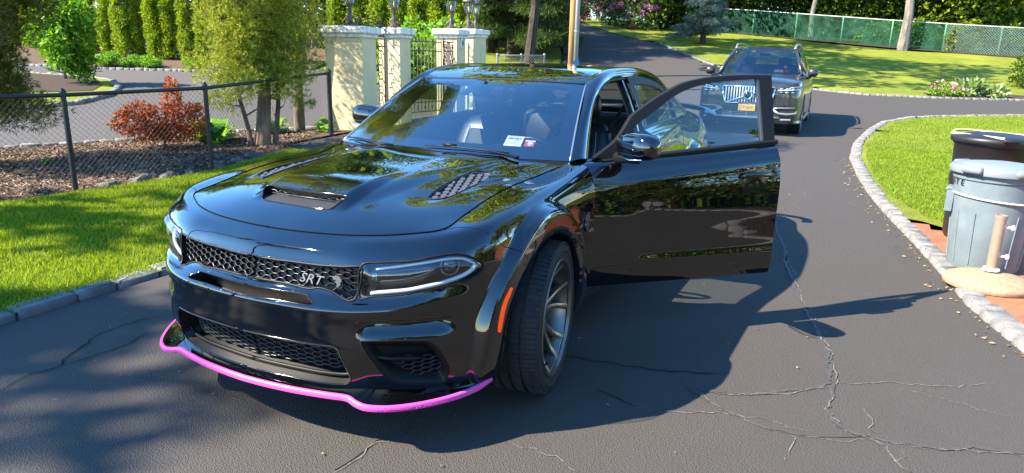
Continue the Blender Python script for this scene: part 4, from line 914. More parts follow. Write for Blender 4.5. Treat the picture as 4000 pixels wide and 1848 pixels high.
# ---------------------------------------------------------------- the grey SUV behind (local frame: x forward, origin under the front axle)
def build_suv(loc, rz):
    fx = lambda y: float(np.interp(abs(y), [0,.62,.76,.87,.935,.955], [.895,.895,.88,.82,.66,.35]))
    root = empty('parked_suv', loc, rz, label='dark grey SUV with chrome slatted grille and yellow plate parked behind the open door', cat='car')
    w0 = np.array([.62,.76,.87,.935,.955,.955,.955,.955,.95,.93,.86]); xs = np.array([.895,.88,.82,.66,.35,-.5,-1.5,-2.5,-3.3,-3.85,-4.06])
    zt = np.array([.965,.995,1.02,1.055,1.09,1.13,1.17,1.20,1.21,1.20,1.15]); zc = np.array([.985,1.015,1.05,1.09,1.13,1.165,1.17,1.20,1.21,1.20,1.15])
    V = []
    for x, w, a, c in zip(xs, w0, zt, zc):
        k = 1 if x < .7 else 0
        V += [(x-.06,0,.25),(x-.05,w*.93,.25),(x-.01,w*.99,.33),(x,w*1.0,.50),(x,w*1.0,.66),(x-.0,w*.995,.80),(x-.01,w*.965,a-.06),(x-.015,w*.92,a-.01),(x-.02,w*.80,a+.005),(x-.02,w*.45,c-.002),(x-.02,0,c)]
    V = np.array(V, float).reshape(len(xs),11,3)
    q = np.linspace(0,1,len(xs)); fine = np.interp(np.linspace(0,len(xs)-1,90), range(len(xs)), q); Vf = hermite(V, q, fine)
    sk = np.linspace(0,1,11); Vf = hermite(np.transpose(Vf,(1,0,2)), sk, np.linspace(0,1,51)); Vf = np.transpose(Vf,(1,0,2))
    P = Vf.reshape(-1,3); F = grid_faces(90,51); C = P[F].mean(1); keep = np.ones(len(F), bool)
    for cx in (0,-2.984): keep &= ~((np.hypot((C[:,0]-cx), (C[:,2]-.38)*1.0) < .435) & (C[:,1] > .55))
    v, f = both(*compact(P, F[keep])); mk('body', v, f, M['suv_paint'], root)
    cap = Vf[0]; mb = MB(); mb.add(np.vstack([cap, (cap*[1,-1,1])]), [(i,i+1,52+i,51+i) for i in range(50)]); mb.build('front_face', M['suv_paint'], root)
    cap = Vf[-1]; mb = MB(); mb.add(np.vstack([cap, (cap*[1,-1,1])]), [(i+1,i,51+i,52+i) for i in range(50)]); mb.build('tailgate', M['suv_paint'], root)
    # cabin: pillars, roof and glass
    wsb = lambda u: np.stack([-.52-.22*np.abs(u)**2.2, .82*u, 1.150+0*u], -1); wst = lambda u: np.stack([-1.27-.07*np.abs(u)**2, .60*u, 1.665-.012*u*u], -1)
    u = np.linspace(-1,1,21); t = np.linspace(0,1,9); tu, tt = np.meshgrid(u, t, indexing='ij'); a, b = wsb(tu.ravel()), wst(tu.ravel()); P = a+(b-a)*tt.ravel()[:,None]+np.array([.5,0,.8])*(.03*4*tt.ravel()*(1-tt.ravel()))[:,None]
    mk('windshield', P, grid_faces(21,9)[:,::-1], M['suv_glass'], root)
    RX = np.linspace(-1.27,-3.75,30); rz_ = np.interp(RX, [-3.75,-3.3,-2.6,-1.9,-1.27], [1.66,1.71,1.735,1.725,1.668]); wv = np.linspace(-1,1,25)
    P = np.array([[(x-.07*w*w*(1 if x > -1.6 else 0), .60*w*(1+.03*(x < -1.5)), z-.035*abs(w)**2.6) for w in wv] for x, z in zip(RX, rz_)]).reshape(-1,3); mk('roof', P, grid_faces(30,25)[:,::-1], M['suv_paint'], root)
    for g in (1,-1):
        top = np.array([(-.74,.815,1.155),(-1.34,.605,1.645),(-1.8,.625,1.690),(-2.6,.63,1.700),(-3.3,.625,1.675),(-3.75,.61,1.62),(-4.02,.75,1.19)]); T_ = spline(top, 8); bl = np.array([(x, np.interp(x,[-4.05,-3.3,-.74],[.80,.88,.90]), np.interp(x,[-4.05,-.74],[1.20,1.13])) for x in T_[:,0]])
        n = len(T_); P = np.concatenate([bl+(T_-bl)*k for k in (0,.12,.86,1.0)]).reshape(4,n,3); P[1:3,:,1] += .012
        for r, nm, mt in ((0,'belt_moulding','silver_trim'),(1,'side_window','suv_glass'),(2,'roof_edge','suv_paint')):
            Vv = np.vstack([P[r],P[r+1]])*[1,g,1]; F = np.array([(i,i+1,n+i+1,n+i) for i in range(n-1)]); mk(nm, Vv, F if g > 0 else F[:,::-1], M[mt], root)
        for x0, x1 in ((-1.95,-2.05),(-3.0,-3.1)):
            i0, i1 = np.abs(T_[:,0]-x0).argmin(), np.abs(T_[:,0]-x1).argmin(); mb = MB(); q4 = [bl[i0],bl[i1],T_[i1],T_[i0]]; mb.add([(a[0],g*(a[1]+.012),a[2]) for a in q4], [(0,1,2,3)]); mb.build('window_pillar', M['gloss_trim'], root)
        mb = MB(); mb.tube([(-.70,g*.825,1.15),(-1.0,g*.725,1.40),(-1.33,g*.612,1.655)], .035, 8); mb.build('front_pillar', M['suv_paint'], root, smooth=True)
        mb = MB(); mb.tube([tuple(p) for p in spline([(-1.30,g*.60,1.675),(-1.42,g*.605,1.735),(-1.60,g*.61,1.765),(-2.6,g*.615,1.785),(-3.4,g*.60,1.755),(-3.6,g*.60,1.70)], 5)], .022, 8); mb.build('roof_rail', M['suv_trim'], root, smooth=True)
        # mirror
        mb = MB(); mb.box((-.80,g*1.03,1.205),(.13,.20,.165),bev=.045,taper=.93); mi = mb.build('side_mirror', M['suv_paint'], root, smooth=True, sharp=60)
        mb = MB(); mb.tube([(-.78,g*.90,1.10),(-.80,g*1.0,1.135)], [.045,.03], 8); mb.build('mirror_arm', M['trim'], mi, smooth=True)
        # headlamp: dark housing, white T-shaped light, clear cover
        hp = [(fx(y)-.018,y,z) for y, z in ((.51,.905),(.615,.935),(.80,.960),(.92,.965),(.915,.90),(.82,.85),(.64,.825),(.52,.825))]
        mb = MB(); mb.add([(x+.035,g*y,z) for x,y,z in hp]+[(x-.08,g*y,z) for x,y,z in hp], [tuple(range(8)) if g > 0 else tuple(range(7,-1,-1))]+[(i,(i+1)%8,8+(i+1)%8,8+i) for i in range(8)]); hd = mb.build('headlight', M['lamp_grey'], root)
        mb = MB(); mb.tube([(fx(y)+.026,g*y,z) for y, z in ((.53,.880),(.62,.882),(.79,.895),(.915,.915))], .013, 6); mb.tube([(fx(y)+.022,g*y,z) for y, z in ((.62,.882),(.78,.945),(.91,.953))], .008, 5); mb.build('light_bar', M['drl'], hd, smooth=True)
        mb = MB(); 
        for y in (.59,.69,.79): mb.ball((fx(y)+.018,g*y,.848),(.012,.032,.016)); mb.ball((fx(y)+.016,g*y,.915),(.012,.032,.016))
        mb.build('lamp_reflector', M['chrome'], hd, smooth=True)
        # corner intake with its bright blade
        mb = MB(); P = [(fx(y)-.012,y,z) for y, z in ((.50,.60),(.68,.61),(.88,.62),(.88,.47),(.70,.44),(.52,.50))]; mb.add([(x+.028,g*y,z) for x,y,z in P]+[(x-.05,g*y,z) for x,y,z in P], [tuple(range(6)) if g > 0 else tuple(range(5,-1,-1))]+[(i,(i+1)%6,6+(i+1)%6,6+i) for i in range(6)]); ci = mb.build('corner_intake', M['grille_black'], root)
        mb = MB(); mb.tube([(fx(y)+.022,g*y,z) for y, z in ((.47,.545),(.55,.555),(.70,.560),(.86,.565))], .014, 6); mb.tube([(fx(y)+.026,g*y,z) for y, z in ((.46,.535),(.58,.455),(.72,.445),(.87,.458),(.885,.50))], .024, 6); mb.build('intake_blade', M['suv_trim'], ci, smooth=True)
        mb = MB(); mb.tube([(fx(.62)+.005,g*.62,.335),(fx(.80)+.005,g*.80,.340)], .026, 6); mb.build('fog_strip', M['suv_trim'], root)
    mb = MB(); mb.box((.855,0,.30),(.10,1.60,.12),bev=.03); mb.build('lower_bumper', M['trim'], root)
    mb = MB(); mb.box((.890,0,.43),(.05,.92,.10)); li = mb.build('lower_intake', M['grille_black'], root)
    mb = MB(); 
    for z in (.395,.425,.455): mb.box((.918,0,z),(.012,.90,.007))
    for y in (-.3,0,.3): mb.box((.919,y,.425),(.012,.010,.09))
    mb.build('intake_bars', M['suv_trim'], li)
    mb = MB(); mb.tube([(.875,-.60,.375),(.925,-.40,.365),(.93,0,.362),(.925,.40,.365),(.875,.60,.375)], .026, 8); mb.tube([(.88,-.62,.52),(.918,-.50,.53),(.928,-.44,.50)], .02, 6); mb.build('bumper_bar', M['suv_trim'], root, smooth=True)
    # grille
    gp = [(-.46,.945),(.46,.945),(.485,.915),(.425,.650),(.385,.625),(-.385,.625),(-.425,.650),(-.485,.915)]
    mb = MB(); mb.add([(.905,y,z) for y,z in gp]+[(.85,y,z) for y,z in gp], [tuple(range(7,-1,-1))]+[(i,(i+1)%8,8+(i+1)%8,8+i) for i in range(8)]); gr = mb.build('grille', M['grille_black'], root)
    mb = MB(); mb.tube([(.912,y,z) for y,z in gp], .017, 8, closed=True); mb.build('grille_frame', M['chrome'], gr, smooth=True)
    mb = MB()
    for i in range(17):
        y = -.43+i*.05375; y2 = y*.90; mb.box((.925,(y+y2)/2,.785),(.022,.020,.29))
    mb.build('grille_bars', M['bright_trim'], gr)
    mb = MB(); mb.tube([(.945,-.34,.645),(.945,.40,.925)], .014, 6); mb.build('diagonal_bar', M['chrome'], gr)
    mb = MB(); mb.lathe([(.0,.975),(.060,.972),(.066,.955)], n=28, axis='x', c=(0,0,.775)); em = mb.build('emblem_disc', M['gloss_trim'], gr, smooth=True)
    mb = MB(); mb.lathe([(.060,.955),(.064,.980),(.083,.980),(.088,.950)], n=32, axis='x', c=(0,0,.775)); mb.tube([(.965,.058,.83),(.965,.095,.868)], .011, 6); mb.build('emblem_ring', M['chrome'], gr, smooth=True)
    glyph_text('VOLVO', .030, 'emblem_lettering', M['chrome'], em, (.9775,-.052,.765), (0,1,0), (0,0,1))
    # plate
    mb = MB(); mb.box((.938,0,.560),(.012,.335,.180),bev=.004); pf = mb.build('plate_frame', M['chrome'], root)
    mb = MB(); mb.box((.9455,0,.545),(.004,.305,.118)); pl = mb.build('number_plate', M['plate_yellow'], pf)
    mb = MB(); mb.box((.9455,0,.620),(.004,.305,.030)); mb.build('plate_band', M['plate_blue'], pf)
    glyph_text('NEW YORK', .030, 'plate_state', M['plate_orange'], pf, (.9480,-.075,.610), (0,1,0), (0,0,1))
    glyph_text('CPK·6240', .070, 'plate_number', M['plate_blue'], pl, (.9480,-.142,.520), (0,.93,0), (0,0,1.25))
    # wheels
    tyre = MB(); prof = [(.235,-.11),(.30,-.125),(.365,-.118),(.378,-.10)]
    for g_ in (-.06,-.02,.02,.06): prof += [(.378,g_-.005),(.370,g_-.004),(.370,g_+.004),(.378,g_+.005)]
    prof += [(.378,.10),(.365,.118),(.30,.125),(.235,.11)]; tyre.lathe(prof, n=40, axis='y')
    rim = MB(); rim.lathe([(.0,.06),(.06,.06),(.06,.02)], n=20, axis='y'); rim.lathe([(.225,-.10),(.215,.08),(.240,.115),(.245,.10)], n=40, axis='y')
    for i in range(5):
        a = i*2*math.pi/5
        for s_ in (-.13,.13): rim.add([(.05*math.cos(a+s_*1.5)-.014*math.sin(a), .060, .05*math.sin(a+s_*1.5)+.014*math.cos(a)),(.05*math.cos(a+s_*1.5)+.014*math.sin(a), .060, .05*math.sin(a+s_*1.5)-.014*math.cos(a)),(.225*math.cos(a+s_)+.014*math.sin(a),.09,.225*math.sin(a+s_)-.014*math.cos(a)),(.225*math.cos(a+s_)-.014*math.sin(a),.09,.225*math.sin(a+s_)+.014*math.cos(a))], [(0,1,2,3)])
    pt = pr = None
    for x in (0,-2.984):
        for g in (1,-1):
            m4 = Matrix.Translation((x,g*.835,.38)) @ Matrix.Rotation(0 if g > 0 else math.pi,4,'Z')
            if pt is None: pt = ot = tyre.build('wheel', M['tread'], root, smooth=True, sharp=35); pr = orr = rim.build('rim', M['suv_trim'], ot, smooth=True, sharp=40)
            else:
                ot = pt.copy(); COL.objects.link(ot); ot.parent = root; orr = pr.copy(); COL.objects.link(orr); orr.parent = ot
            ot.matrix_local = m4
            mb = MB(); mb.lathe([(.435,-.30*g),(.435,.08*g)], c=(x,g*.86,.38), n=30, axis='y', a0=R(-20), a1=R(200)); mb.build('wheel_arch', M['liner'], root, smooth=True)
    mb = MB(); mb.box((-1.6,0,.27),(4.4,1.5,.05)); mb.box((-1.5,0,.55),(2.0,1.3,.5)); mb.build('underbody', M['liner'], root)
    mb = MB(); mb.box((-.92,0,1.10),(.55,1.55,.10),bev=.03); mb.build('dashboard', M['dash'], root)
    for y in (.38,-.38):
        mb = MB(); mb.box((-1.95,y,.98),(.16,.48,.62),bev=.06,taper=.85); mb.build('front_seat', M['leather' if y > 0 else 'leather_panel'], root, smooth=True, sharp=60)
        mb = MB(); mb.box((-1.99,y,1.40),(.10,.27,.20),bev=.04); mb.build('headrest', M['tan_leather'] if y < 0 else M['leather'], root, smooth=True, sharp=60)
        mb = MB(); mb.box((-1.855,y,1.08),(.03,.26,.42),bev=.01); mb.build('seat_insert', M['tan_leather'], root)
    mb = MB(); mb.box((-2.9,0,1.0),(.2,1.4,.7),bev=.05); mb.build('rear_bench', M['leather'], root)
    mb = MB(); a = [(-1.22+.04*math.cos(t), .38+.18*math.sin(t), 1.12+.17*math.cos(t)) for t in np.linspace(0,2*math.pi,24,endpoint=False)]; mb.tube(a, .015, 6, closed=True); mb.build('steering_wheel', M['leather'], root, smooth=True)
    wsp = lambda u, v, o=.0: (wsb(np.array(u))+(wst(np.array(u))-wsb(np.array(u)))*v+np.array([.5,0,.8])*(.03*4*v*(1-v)-o))
    for (u0,u1,v0,v1,mt,nm) in ((.36,.58,.08,.17,'white_print','windshield_label'),(.62,.72,.09,.17,'red_print','windshield_label'),(-.42,-.28,.84,.94,'white_print','toll_tag'),(.60,.68,.22,.32,'plate_yellow','windshield_sticker')):
        mb = MB(); mb.add([tuple(wsp(a,b,.006)) for a,b in ((u0,v0),(u1,v0),(u1,v1),(u0,v1))], [(0,1,2,3)]); mb.build(nm, M[mt], root)
    mb = MB(); mb.box((-1.33,0,1.55),(.03,.22,.06),bev=.01); mb.build('rear_view_mirror', M['trim'], root)
    return root
suv = build_suv((-12.15,.10,.18), R(1.5))

# ---------------------------------------------------------------- terrain and paving
CAM2 = np.array([2.861,2.15]); FH = np.array([-.8967,-.4427]); RH = np.array([-.4427,.8967])
def gz(x, y):
    d = (np.asarray(x)-CAM2[0])*FH[0]+(np.asarray(y)-CAM2[1])*FH[1]
    return np.interp(d, [0,8,13,20,26,32,38,45,55,70,100,160], [0,0,.20,.36,.62,1.38,2.3,3.3,4.3,5.3,6.5,8.0])
def gzs(x, y):
    return sum(gz(np.asarray(x)+a, np.asarray(y)+b) for a, b in ((0,0),(.8,0),(-.8,0),(0,.8),(0,-.8)))/5 if np.ndim(x) else float(sum(gz(x+a, y+b) for a, b in ((0,0),(.8,0),(-.8,0),(0,.8),(0,-.8)))/5)
def sheet(name, poly, cell, dz, mt, holes=(), **kw):
    poly = np.array(poly, float); lo, hi = poly.min(0), poly.max(0); nx = int((hi[0]-lo[0])/cell)+2; ny = int((hi[1]-lo[1])/cell)+2
    X, Y = np.meshgrid(lo[0]+np.arange(nx)*cell, lo[1]+np.arange(ny)*cell, indexing='ij'); P = np.stack([X.ravel(), Y.ravel()], 1)
    d, q = poly_sdf(P, poly); m = np.abs(d) < .62*cell; P[m] = q[m]; ok = (d > 0) | m
    for h in holes:
        dh, qh = poly_sdf(P, np.array(h, float)); mh = np.abs(dh) < .62*cell; P[mh] = qh[mh]; ok &= ~((dh > 0) & ~mh)
    F = grid_faces(nx, ny); C = P[F].mean(1); keep = ok[F].all(1) & (poly_sdf(C, poly)[0] > 0)
    for h in holes: keep &= poly_sdf(C, np.array(h, float))[0] < 0
    V = np.c_[P, gzs(P[:,0], P[:,1])+dz]; v, f = compact(V, F[keep])
    a = v[f]; ar = np.linalg.norm(np.cross(a[:,2]-a[:,0], a[:,3]-a[:,1]), axis=1); return mk(name, v, f[ar > 1e-7], mt, kind=kw.pop('kind','structure'), **kw)
def asphalt(name, base, patchy):
    m = mat(name, (.05,.05,.05), .82, 0, .35); t = NT(m); p = t.pos()
    fine = t.noise(p, 210, 3, .75); mid = t.noise(p, 3.2, 5, .6); big = t.noise(p, .45, 4, .6)
    c = t.ramp(fine, [(.25,tuple(b*.55 for b in base)),(.5,base),(.72,tuple(b*1.55 for b in base)),(.80,tuple(b*3.2 for b in base))])
    c = t.mix(t.math('MULTIPLY', mid, patchy), c, tuple(b*.62 for b in base)); c = t.mix(t.math('MULTIPLY', big, .25), c, tuple(b*1.25 for b in base)); t.color(c)
    v = t.new('TexVoronoi', Scale=150.0); t.ln(p, v.inputs['Vector'])
    h = t.math('ADD', v.outputs['Distance'], t.math('MULTIPLY', fine, .8)); t.bump(h, .85, .0045)
    return m
asphalt('asphalt', (.052,.0465,.041), .45); asphalt('asphalt_pale', (.072,.064,.058), .3); asphalt('asphalt_road', (.052,.048,.044), .35)
def grassmat(name, a, b, c, sc=2.2):
    m = mat(name, a, .85, 0, .2); t = NT(m); p = t.pos(); n1 = t.noise(p, sc, 5, .65); n2 = t.noise(p, 45, 4, .7); n3 = t.noise(p, .35, 3)
    col = t.ramp(n2, [(.28,a),(.5,b),(.72,c)]); col = t.mix(t.math('MULTIPLY', t.ramp(n1, [(.4,(0,0,0)),(.7,(1,1,1))]), .55), col, a); col = t.mix(t.math('MULTIPLY', t.ramp(n3,[(.45,(0,0,0)),(.65,(1,1,1))]), .4), col, tuple(x*1.15 for x in c)); t.color(col)
    t.bump(n2, .9, .05); return m
grassmat('grass_ground', (.035,.075,.008), (.085,.170,.014), (.150,.245,.022)); grassmat('grass_far', (.070,.105,.010), (.170,.205,.018), (.275,.285,.030))
def mulch():
    m = mat('mulch', (.05,.035,.025), .95, 0, .2); t = NT(m); p = t.pos(); v = t.new('TexVoronoi', Scale=26.0); v.feature = 'F1'; t.ln(p, v.inputs['Vector']); n = t.noise(p, 60, 4, .7); n2 = t.noise(p, 1.5, 4)
    c = t.ramp(n, [(.3,(.035,.022,.014)),(.5,(.12,.078,.050)),(.62,(.25,.175,.115)),(.75,(.42,.33,.24))]); c = t.mix(t.math('MULTIPLY', n2, .35), c, (.05,.032,.022)); t.color(c); t.bump(t.math('ADD', v.outputs['Distance'], n), 1.0, .04)
    m = mat('soil', (.05,.035,.025), .95, 0, .2); t = NT(m); n = t.noise(t.pos(), 30, 5); t.color(t.ramp(n, [(.3,(.022,.015,.010)),(.7,(.075,.052,.036))])); t.bump(n, .8, .04)
    m = mat('woodland_floor', (.05,.05,.02), .95, 0, .2); t = NT(m); n = t.noise(t.pos(), 3, 6); t.color(t.ramp(n, [(.35,(.045,.032,.016)),(.5,(.05,.075,.014)),(.65,(.085,.13,.02))])); t.bump(n, 1, .2)
mulch()
def stone(name, cols, sc=9):
    m = mat(name, cols[1], .8, 0, .35); t = NT(m); p = t.pos(); n = t.noise(p, sc, 6, .65); f = t.noise(p, 90, 3, .7); isl = t.new('NewGeometry').outputs['Random Per Island']
    c = t.ramp(n, [(.3,cols[0]),(.5,cols[1]),(.7,cols[2])]); c = t.mix(t.math('MULTIPLY', isl, .45), c, cols[0]); c = t.mix(t.math('MULTIPLY', t.ramp(f,[(.5,(0,0,0)),(.7,(1,1,1))]), .3), c, tuple(x*.5 for x in cols[0])); t.color(c); t.bump(t.math('ADD', n, t.math('MULTIPLY', f, .6)), .6, .015); return m
stone('cobble', ((.11,.107,.104),(.185,.18,.172),(.27,.255,.23))); stone('rock', ((.05,.045,.04),(.11,.095,.08),(.19,.165,.14)), 6)
def brick():
    m = mat('brick_paving', (.4,.12,.06), .85, 0, .25); t = NT(m); p = t.pos(); mp = t.new('Mapping'); mp.inputs['Rotation'].default_value = (0,0,.5); t.ln(p, mp.inputs[0])
    b = t.new('TexBrick', Scale=1.0); b.inputs['Color1'].default_value = (.42,.125,.060,1); b.inputs['Color2'].default_value = (.33,.085,.045,1); b.inputs['Mortar'].default_value = (.20,.09,.06,1); b.inputs['Brick Width'].default_value = .20; b.inputs['Row Height'].default_value = .10; b.inputs['Mortar Size'].default_value = .004; t.ln(mp.outputs[0], b.inputs['Vector'])
    n = t.noise(p, 7, 5); c = t.mix(t.math('MULTIPLY', n, .5), b.outputs['Color'], (.24,.075,.045)); t.color(c); t.bump(t.math('ADD', t.math('MULTIPLY', b.outputs['Fac'], -1.0), t.math('MULTIPLY', t.noise(p, 80, 3), .3)), .6, .006)
brick()
RC = [(16,8.5),(8,6.2),(3,5.0),(0,4.35),(-.95,4.05),(-1.35,3.45),(-1.74,3.14),(-2.13,3.04),(-2.5,2.95),(-3.16,2.87),(-4.15,2.73),(-5.14,2.57),(-6.65,2.34),(-7.82,2.19),(-9.36,2.05),(-10.99,2.06),(-13.47,2.27),(-15.47,2.54),(-17.23,3.18),(-18.52,4.22),(-20.15,5.97),(-22,10),(-24.5,17),(-26,30)]
FC = [(-30.5,36),(-29,18),(-25.8,6.8),(-24.8,4.2),(-24.5,2.12),(-25.5,.19),(-27.5,-2.0),(-30.0,-4.3),(-35.3,-8.15),(-37.9,-11.2),(-40.8,-13.8),(-52,-19.5),(-72,-27),(-110,-44)]
LE = [(-110,-49),(-72,-31.5),(-52,-23),(-43,-17.6),(-34.3,-13.5),(-28,-10.6),(-20,-7.4),(-15,-6.15),(-5.3,-6.0),(-5.1,-2.25),(-2.5,-2.14),(-.2,-2.12),(.3,-2.12),(.8,-2.1),(2.5,-2.08),(8,-2.3),(16,-3)]
sheet('terrain', [(-150,-110),(24,-110),(24,110),(-150,110)], 2.0, -.05, M['woodland_floor'])
sheet('driveway', RC+FC+LE, .45, 0, M['asphalt'])
sheet('lawn', [(-5.1,-2.25),(-2.5,-2.16),(.8,-2.14),(2.5,-2.12),(8,-2.34),(16,-3.1),(16,-5.6),(0,-5.5),(-1.7,-5.38),(-3.35,-5.2),(-5.2,-5.6)], .3, .035, M['grass_ground'])
sheet('lawn', RC[10:]+[(-20,30),(3,30),(3,9),(-1.6,8.5),(-3.2,6.2),(-4.2,4.3),(-4.9,3.05),(-5.3,2.72)], .45, .03, M['grass_far'])
sheet('lawn', FC[::-1][2:]+[(-36,36),(-41,10.5),(-41.0,6),(-39.8,2),(-42,-2),(-44,-7),(-43.5,-11),(-55,-17.5),(-70,-24)], .7, .02, M['grass_far'])
sheet('lawn', [(-15,-6.3),(-20,-7.55),(-28,-10.75),(-34.3,-13.6),(-43,-17.7),(-52,-23.1),(-58,-30),(-30,-20),(-19.2,-17.4),(-14.5,-7.2)], .7, .02, M['grass_far'])
sheet('brick_pad', [(-5.3,2.62),(-4.9,3.03),(-4.2,4.3),(-3.2,6.2),(-2.1,6.2),(-1.75,3.9),(-1.72,3.22),(-3.16,2.95),(-4.15,2.81)], .25, .03, M['brick_paving'])
sheet('hedge_bed', [(-1.68,3.22),(-1.72,3.9),(-2.05,6.2),(-1.6,8.5),(3,9),(16,12.5),(16,8.6),(8,6.3),(3,5.1),(0,4.45),(-1.05,4.12),(-1.42,3.5)], .4, .03, M['soil'])
ND_near = [(10,-13),(-1,-9.7),(-2.83,-8.99),(-3.74,-8.47),(-4.18,-8.26),(-5.44,-7.79),(-6.6,-7.1),(-7.6,-6.35)]
sheet('neighbour_driveway', ND_near+[(-13.8,-6.35),(-14.3,-7.2),(-19,-17.4),(-17.2,-18.9),(-16.1,-20.4),(-15.4,-22),(-14.3,-24.4),(-12,-32),(10,-32)], .5, .0, M['asphalt_pale'])
ISL = [(6,-15),(-3,-13.6),(-6.4,-13.9),(-7.3,-14.2),(-9,-15.6),(-10.8,-17.8),(-12,-19.8),(-12.5,-21.6),(-12,-26),(-6,-28),(6,-28)]
sheet('planting_bed', [(-9.2,-16.6),(-10.6,-18.2),(-11.8,-20.2),(-12.2,-21.6),(-11.8,-25),(-7,-26),(-6,-19)], .5, .075, M['soil'])
sheet('lawn', ISL, .5, .06, M['grass_far'])
sheet('mulch_bed', [(10,-5.6),(0,-5.5),(-1.7,-5.38),(-3.35,-5.2),(-5.2,-5.6),(-5.3,-6.0),(-7.6,-6.0),(-7.6,-6.35),(-6.6,-7.1),(-5.44,-7.79),(-4.18,-8.26),(-3.74,-8.47),(-2.83,-8.99),(-1,-9.7),(10,-13)], .3, .03, M['mulch'])
sheet('planting_bed', [(-19,-17.6),(-17.2,-19.1),(-16.1,-20.6),(-15.4,-22.2),(-14.3,-24.6),(-12,-32),(-20,-33),(-24,-20)], .6, .05, M['mulch'])
sheet('flower_bed', [(-25.1,4.0),(-25.5,5.4),(-26.2,7.0),(-27.8,7.6),(-28.2,5.4),(-27,4.0)], .4, .045, M['soil'])
def kerb(name, line, w, h, L, gap, mt, seed, side=1, off=0):
    """a row of rounded setts along a line; one sheet of paving edge"""
    r = random.Random(seed); P = np.array(line, float); s = np.concatenate([[0], np.cumsum(np.hypot(*np.diff(P, axis=0).T))]); mb = MB(); a = 0
    while a < s[-1]-L*.4:
        l = L*r.uniform(.75,1.3); m = a+l/2; x, y = np.interp(m, s, P[:,0]), np.interp(m, s, P[:,1]); k = min(np.searchsorted(s, m)-1, len(P)-2); k = max(k,0); ang = math.atan2(P[k+1,1]-P[k,1], P[k+1,0]-P[k,0]); ww = w*r.uniform(.88,1.1)
        nx, ny = -math.sin(ang)*side, math.cos(ang)*side; hh = h*r.uniform(.85,1.15)
        n0 = len(mb.V); mb.box((x+nx*(ww/2+off), y+ny*(ww/2+off), float(gz(x,y))-.05+hh/2), (l-gap, ww, hh+.10), rz=ang+r.uniform(-.05,.05), bev=min(.022,w*.12))
        for q in range(n0, len(mb.V)):
            v = mb.V[q]; mb.V[q] = (v[0]+r.uniform(-.004,.004), v[1]+r.uniform(-.004,.004), v[2]+r.uniform(-.003,.003))
        a += l
    return mb.build(name, mt, smooth=True, sharp=50, kind='structure')
kerb('kerb', [(-5,-2.28),(-2.5,-2.16),(-.2,-2.14),(.8,-2.12),(2.5,-2.10),(8,-2.32),(16,-3)], .15, .045, .30, .012, M['cobble'], 1, -1)
kerb('kerb', RC[1:-1], .16, .05, .17, .012, M['cobble'], 2, -1, -.02)
kerb('kerb', FC[:9], .13, .06, .22, .012, M['cobble'], 3, -1, -.02)
kerb('kerb', [(-12,-32),(-14.3,-24.4),(-15.4,-22),(-16.1,-20.4),(-17.2,-18.9),(-19,-17.4)], .16, .09, .25, .012, M['cobble'], 4, 1, -.05)
kerb('kerb', ISL[1:9], .18, .09, .25, .012, M['cobble'], 5, -1, -.05)
kerb('kerb', ND_near[1:], .14, .06, .25, .015, M['cobble'], 6, 1, -.05)
sheet('soil_strip', [(-46,-15.3),(-44.6,-12.5),(-43.2,-7.2),(-42.2,-2.1),(-41.2,2.9),(-41.0,5.4),(-41.1,10.4),(-41.4,18),(-43.2,18),(-43.0,8),(-43,3),(-44.2,-4),(-46,-11)], .5, .045, M['soil'])
# filled cracks in the asphalt (thin bands of sealer lying on the drive)
def seal_mat():
    m = mat('crack_sealer', (.055,.055,.056), .6, 0, .4); t = NT(m); n = t.noise(t.pos(), 25, 4); t.color(t.ramp(n, [(.35,(.042,.038,.034)),(.65,(.060,.055,.050))])); t.bump(n, .2, .004)
    m = mat('crack_edge', (.24,.22,.19), .9, 0, .2); t = NT(m); n = t.noise(t.pos(), 40, 4); t.color(t.ramp(n, [(.4,(.06,.055,.05)),(.60,(.20,.18,.15))]))
    mat('crack_dark', (.012,.012,.012), .95, 0, .1)
seal_mat()
SEALED = [[[[-3.31, 1.69], [-2.92, 1.75], [-2.45, 1.85], [-2.1, 1.92], [-1.74, 2.01], [-1.42, 2.08], [-1.19, 2.14], [-0.96, 2.16], [-0.76, 2.18]], 0.045], [[[-0.76, 2.18], [-0.56, 2.18], [-0.43, 2.16], [-0.3, 2.21], [-0.25, 2.27], [-0.25, 2.34], [-0.2, 2.39], [-0.08, 2.44], [-0.03, 2.48]], 0.035], [[[-0.35, 1.53], [-0.35, 1.66], [-0.39, 1.79], [-0.46, 1.9], [-0.54, 2.0], [-0.65, 2.1], [-0.74, 2.18]], 0.04], [[[-0.25, 2.34], [-0.26, 2.43], [-0.27, 2.54], [-0.3, 2.65], [-0.36, 2.72], [-0.38, 2.81], [-0.41, 2.93]], 0.03], [[[-0.35, 1.53], [-0.28, 1.63], [-0.2, 1.72], [-0.15, 1.83], [-0.11, 1.94], [-0.12, 2.06], [-0.16, 2.2], [-0.25, 2.34]], 0.022], [[[0.61, 0.61], [0.7, 0.56], [0.79, 0.53], [0.88, 0.52], [0.97, 0.53], [1.03, 0.52]], 0.03], [[[-6.84, 1.58], [-5.73, 1.65], [-5.29, 1.48], [-4.8, 1.53], [-4.51, 1.47], [-3.96, 1.56], [-3.39, 1.67], [-2.96, 1.74], [-2.45, 1.85]], 0.035]]
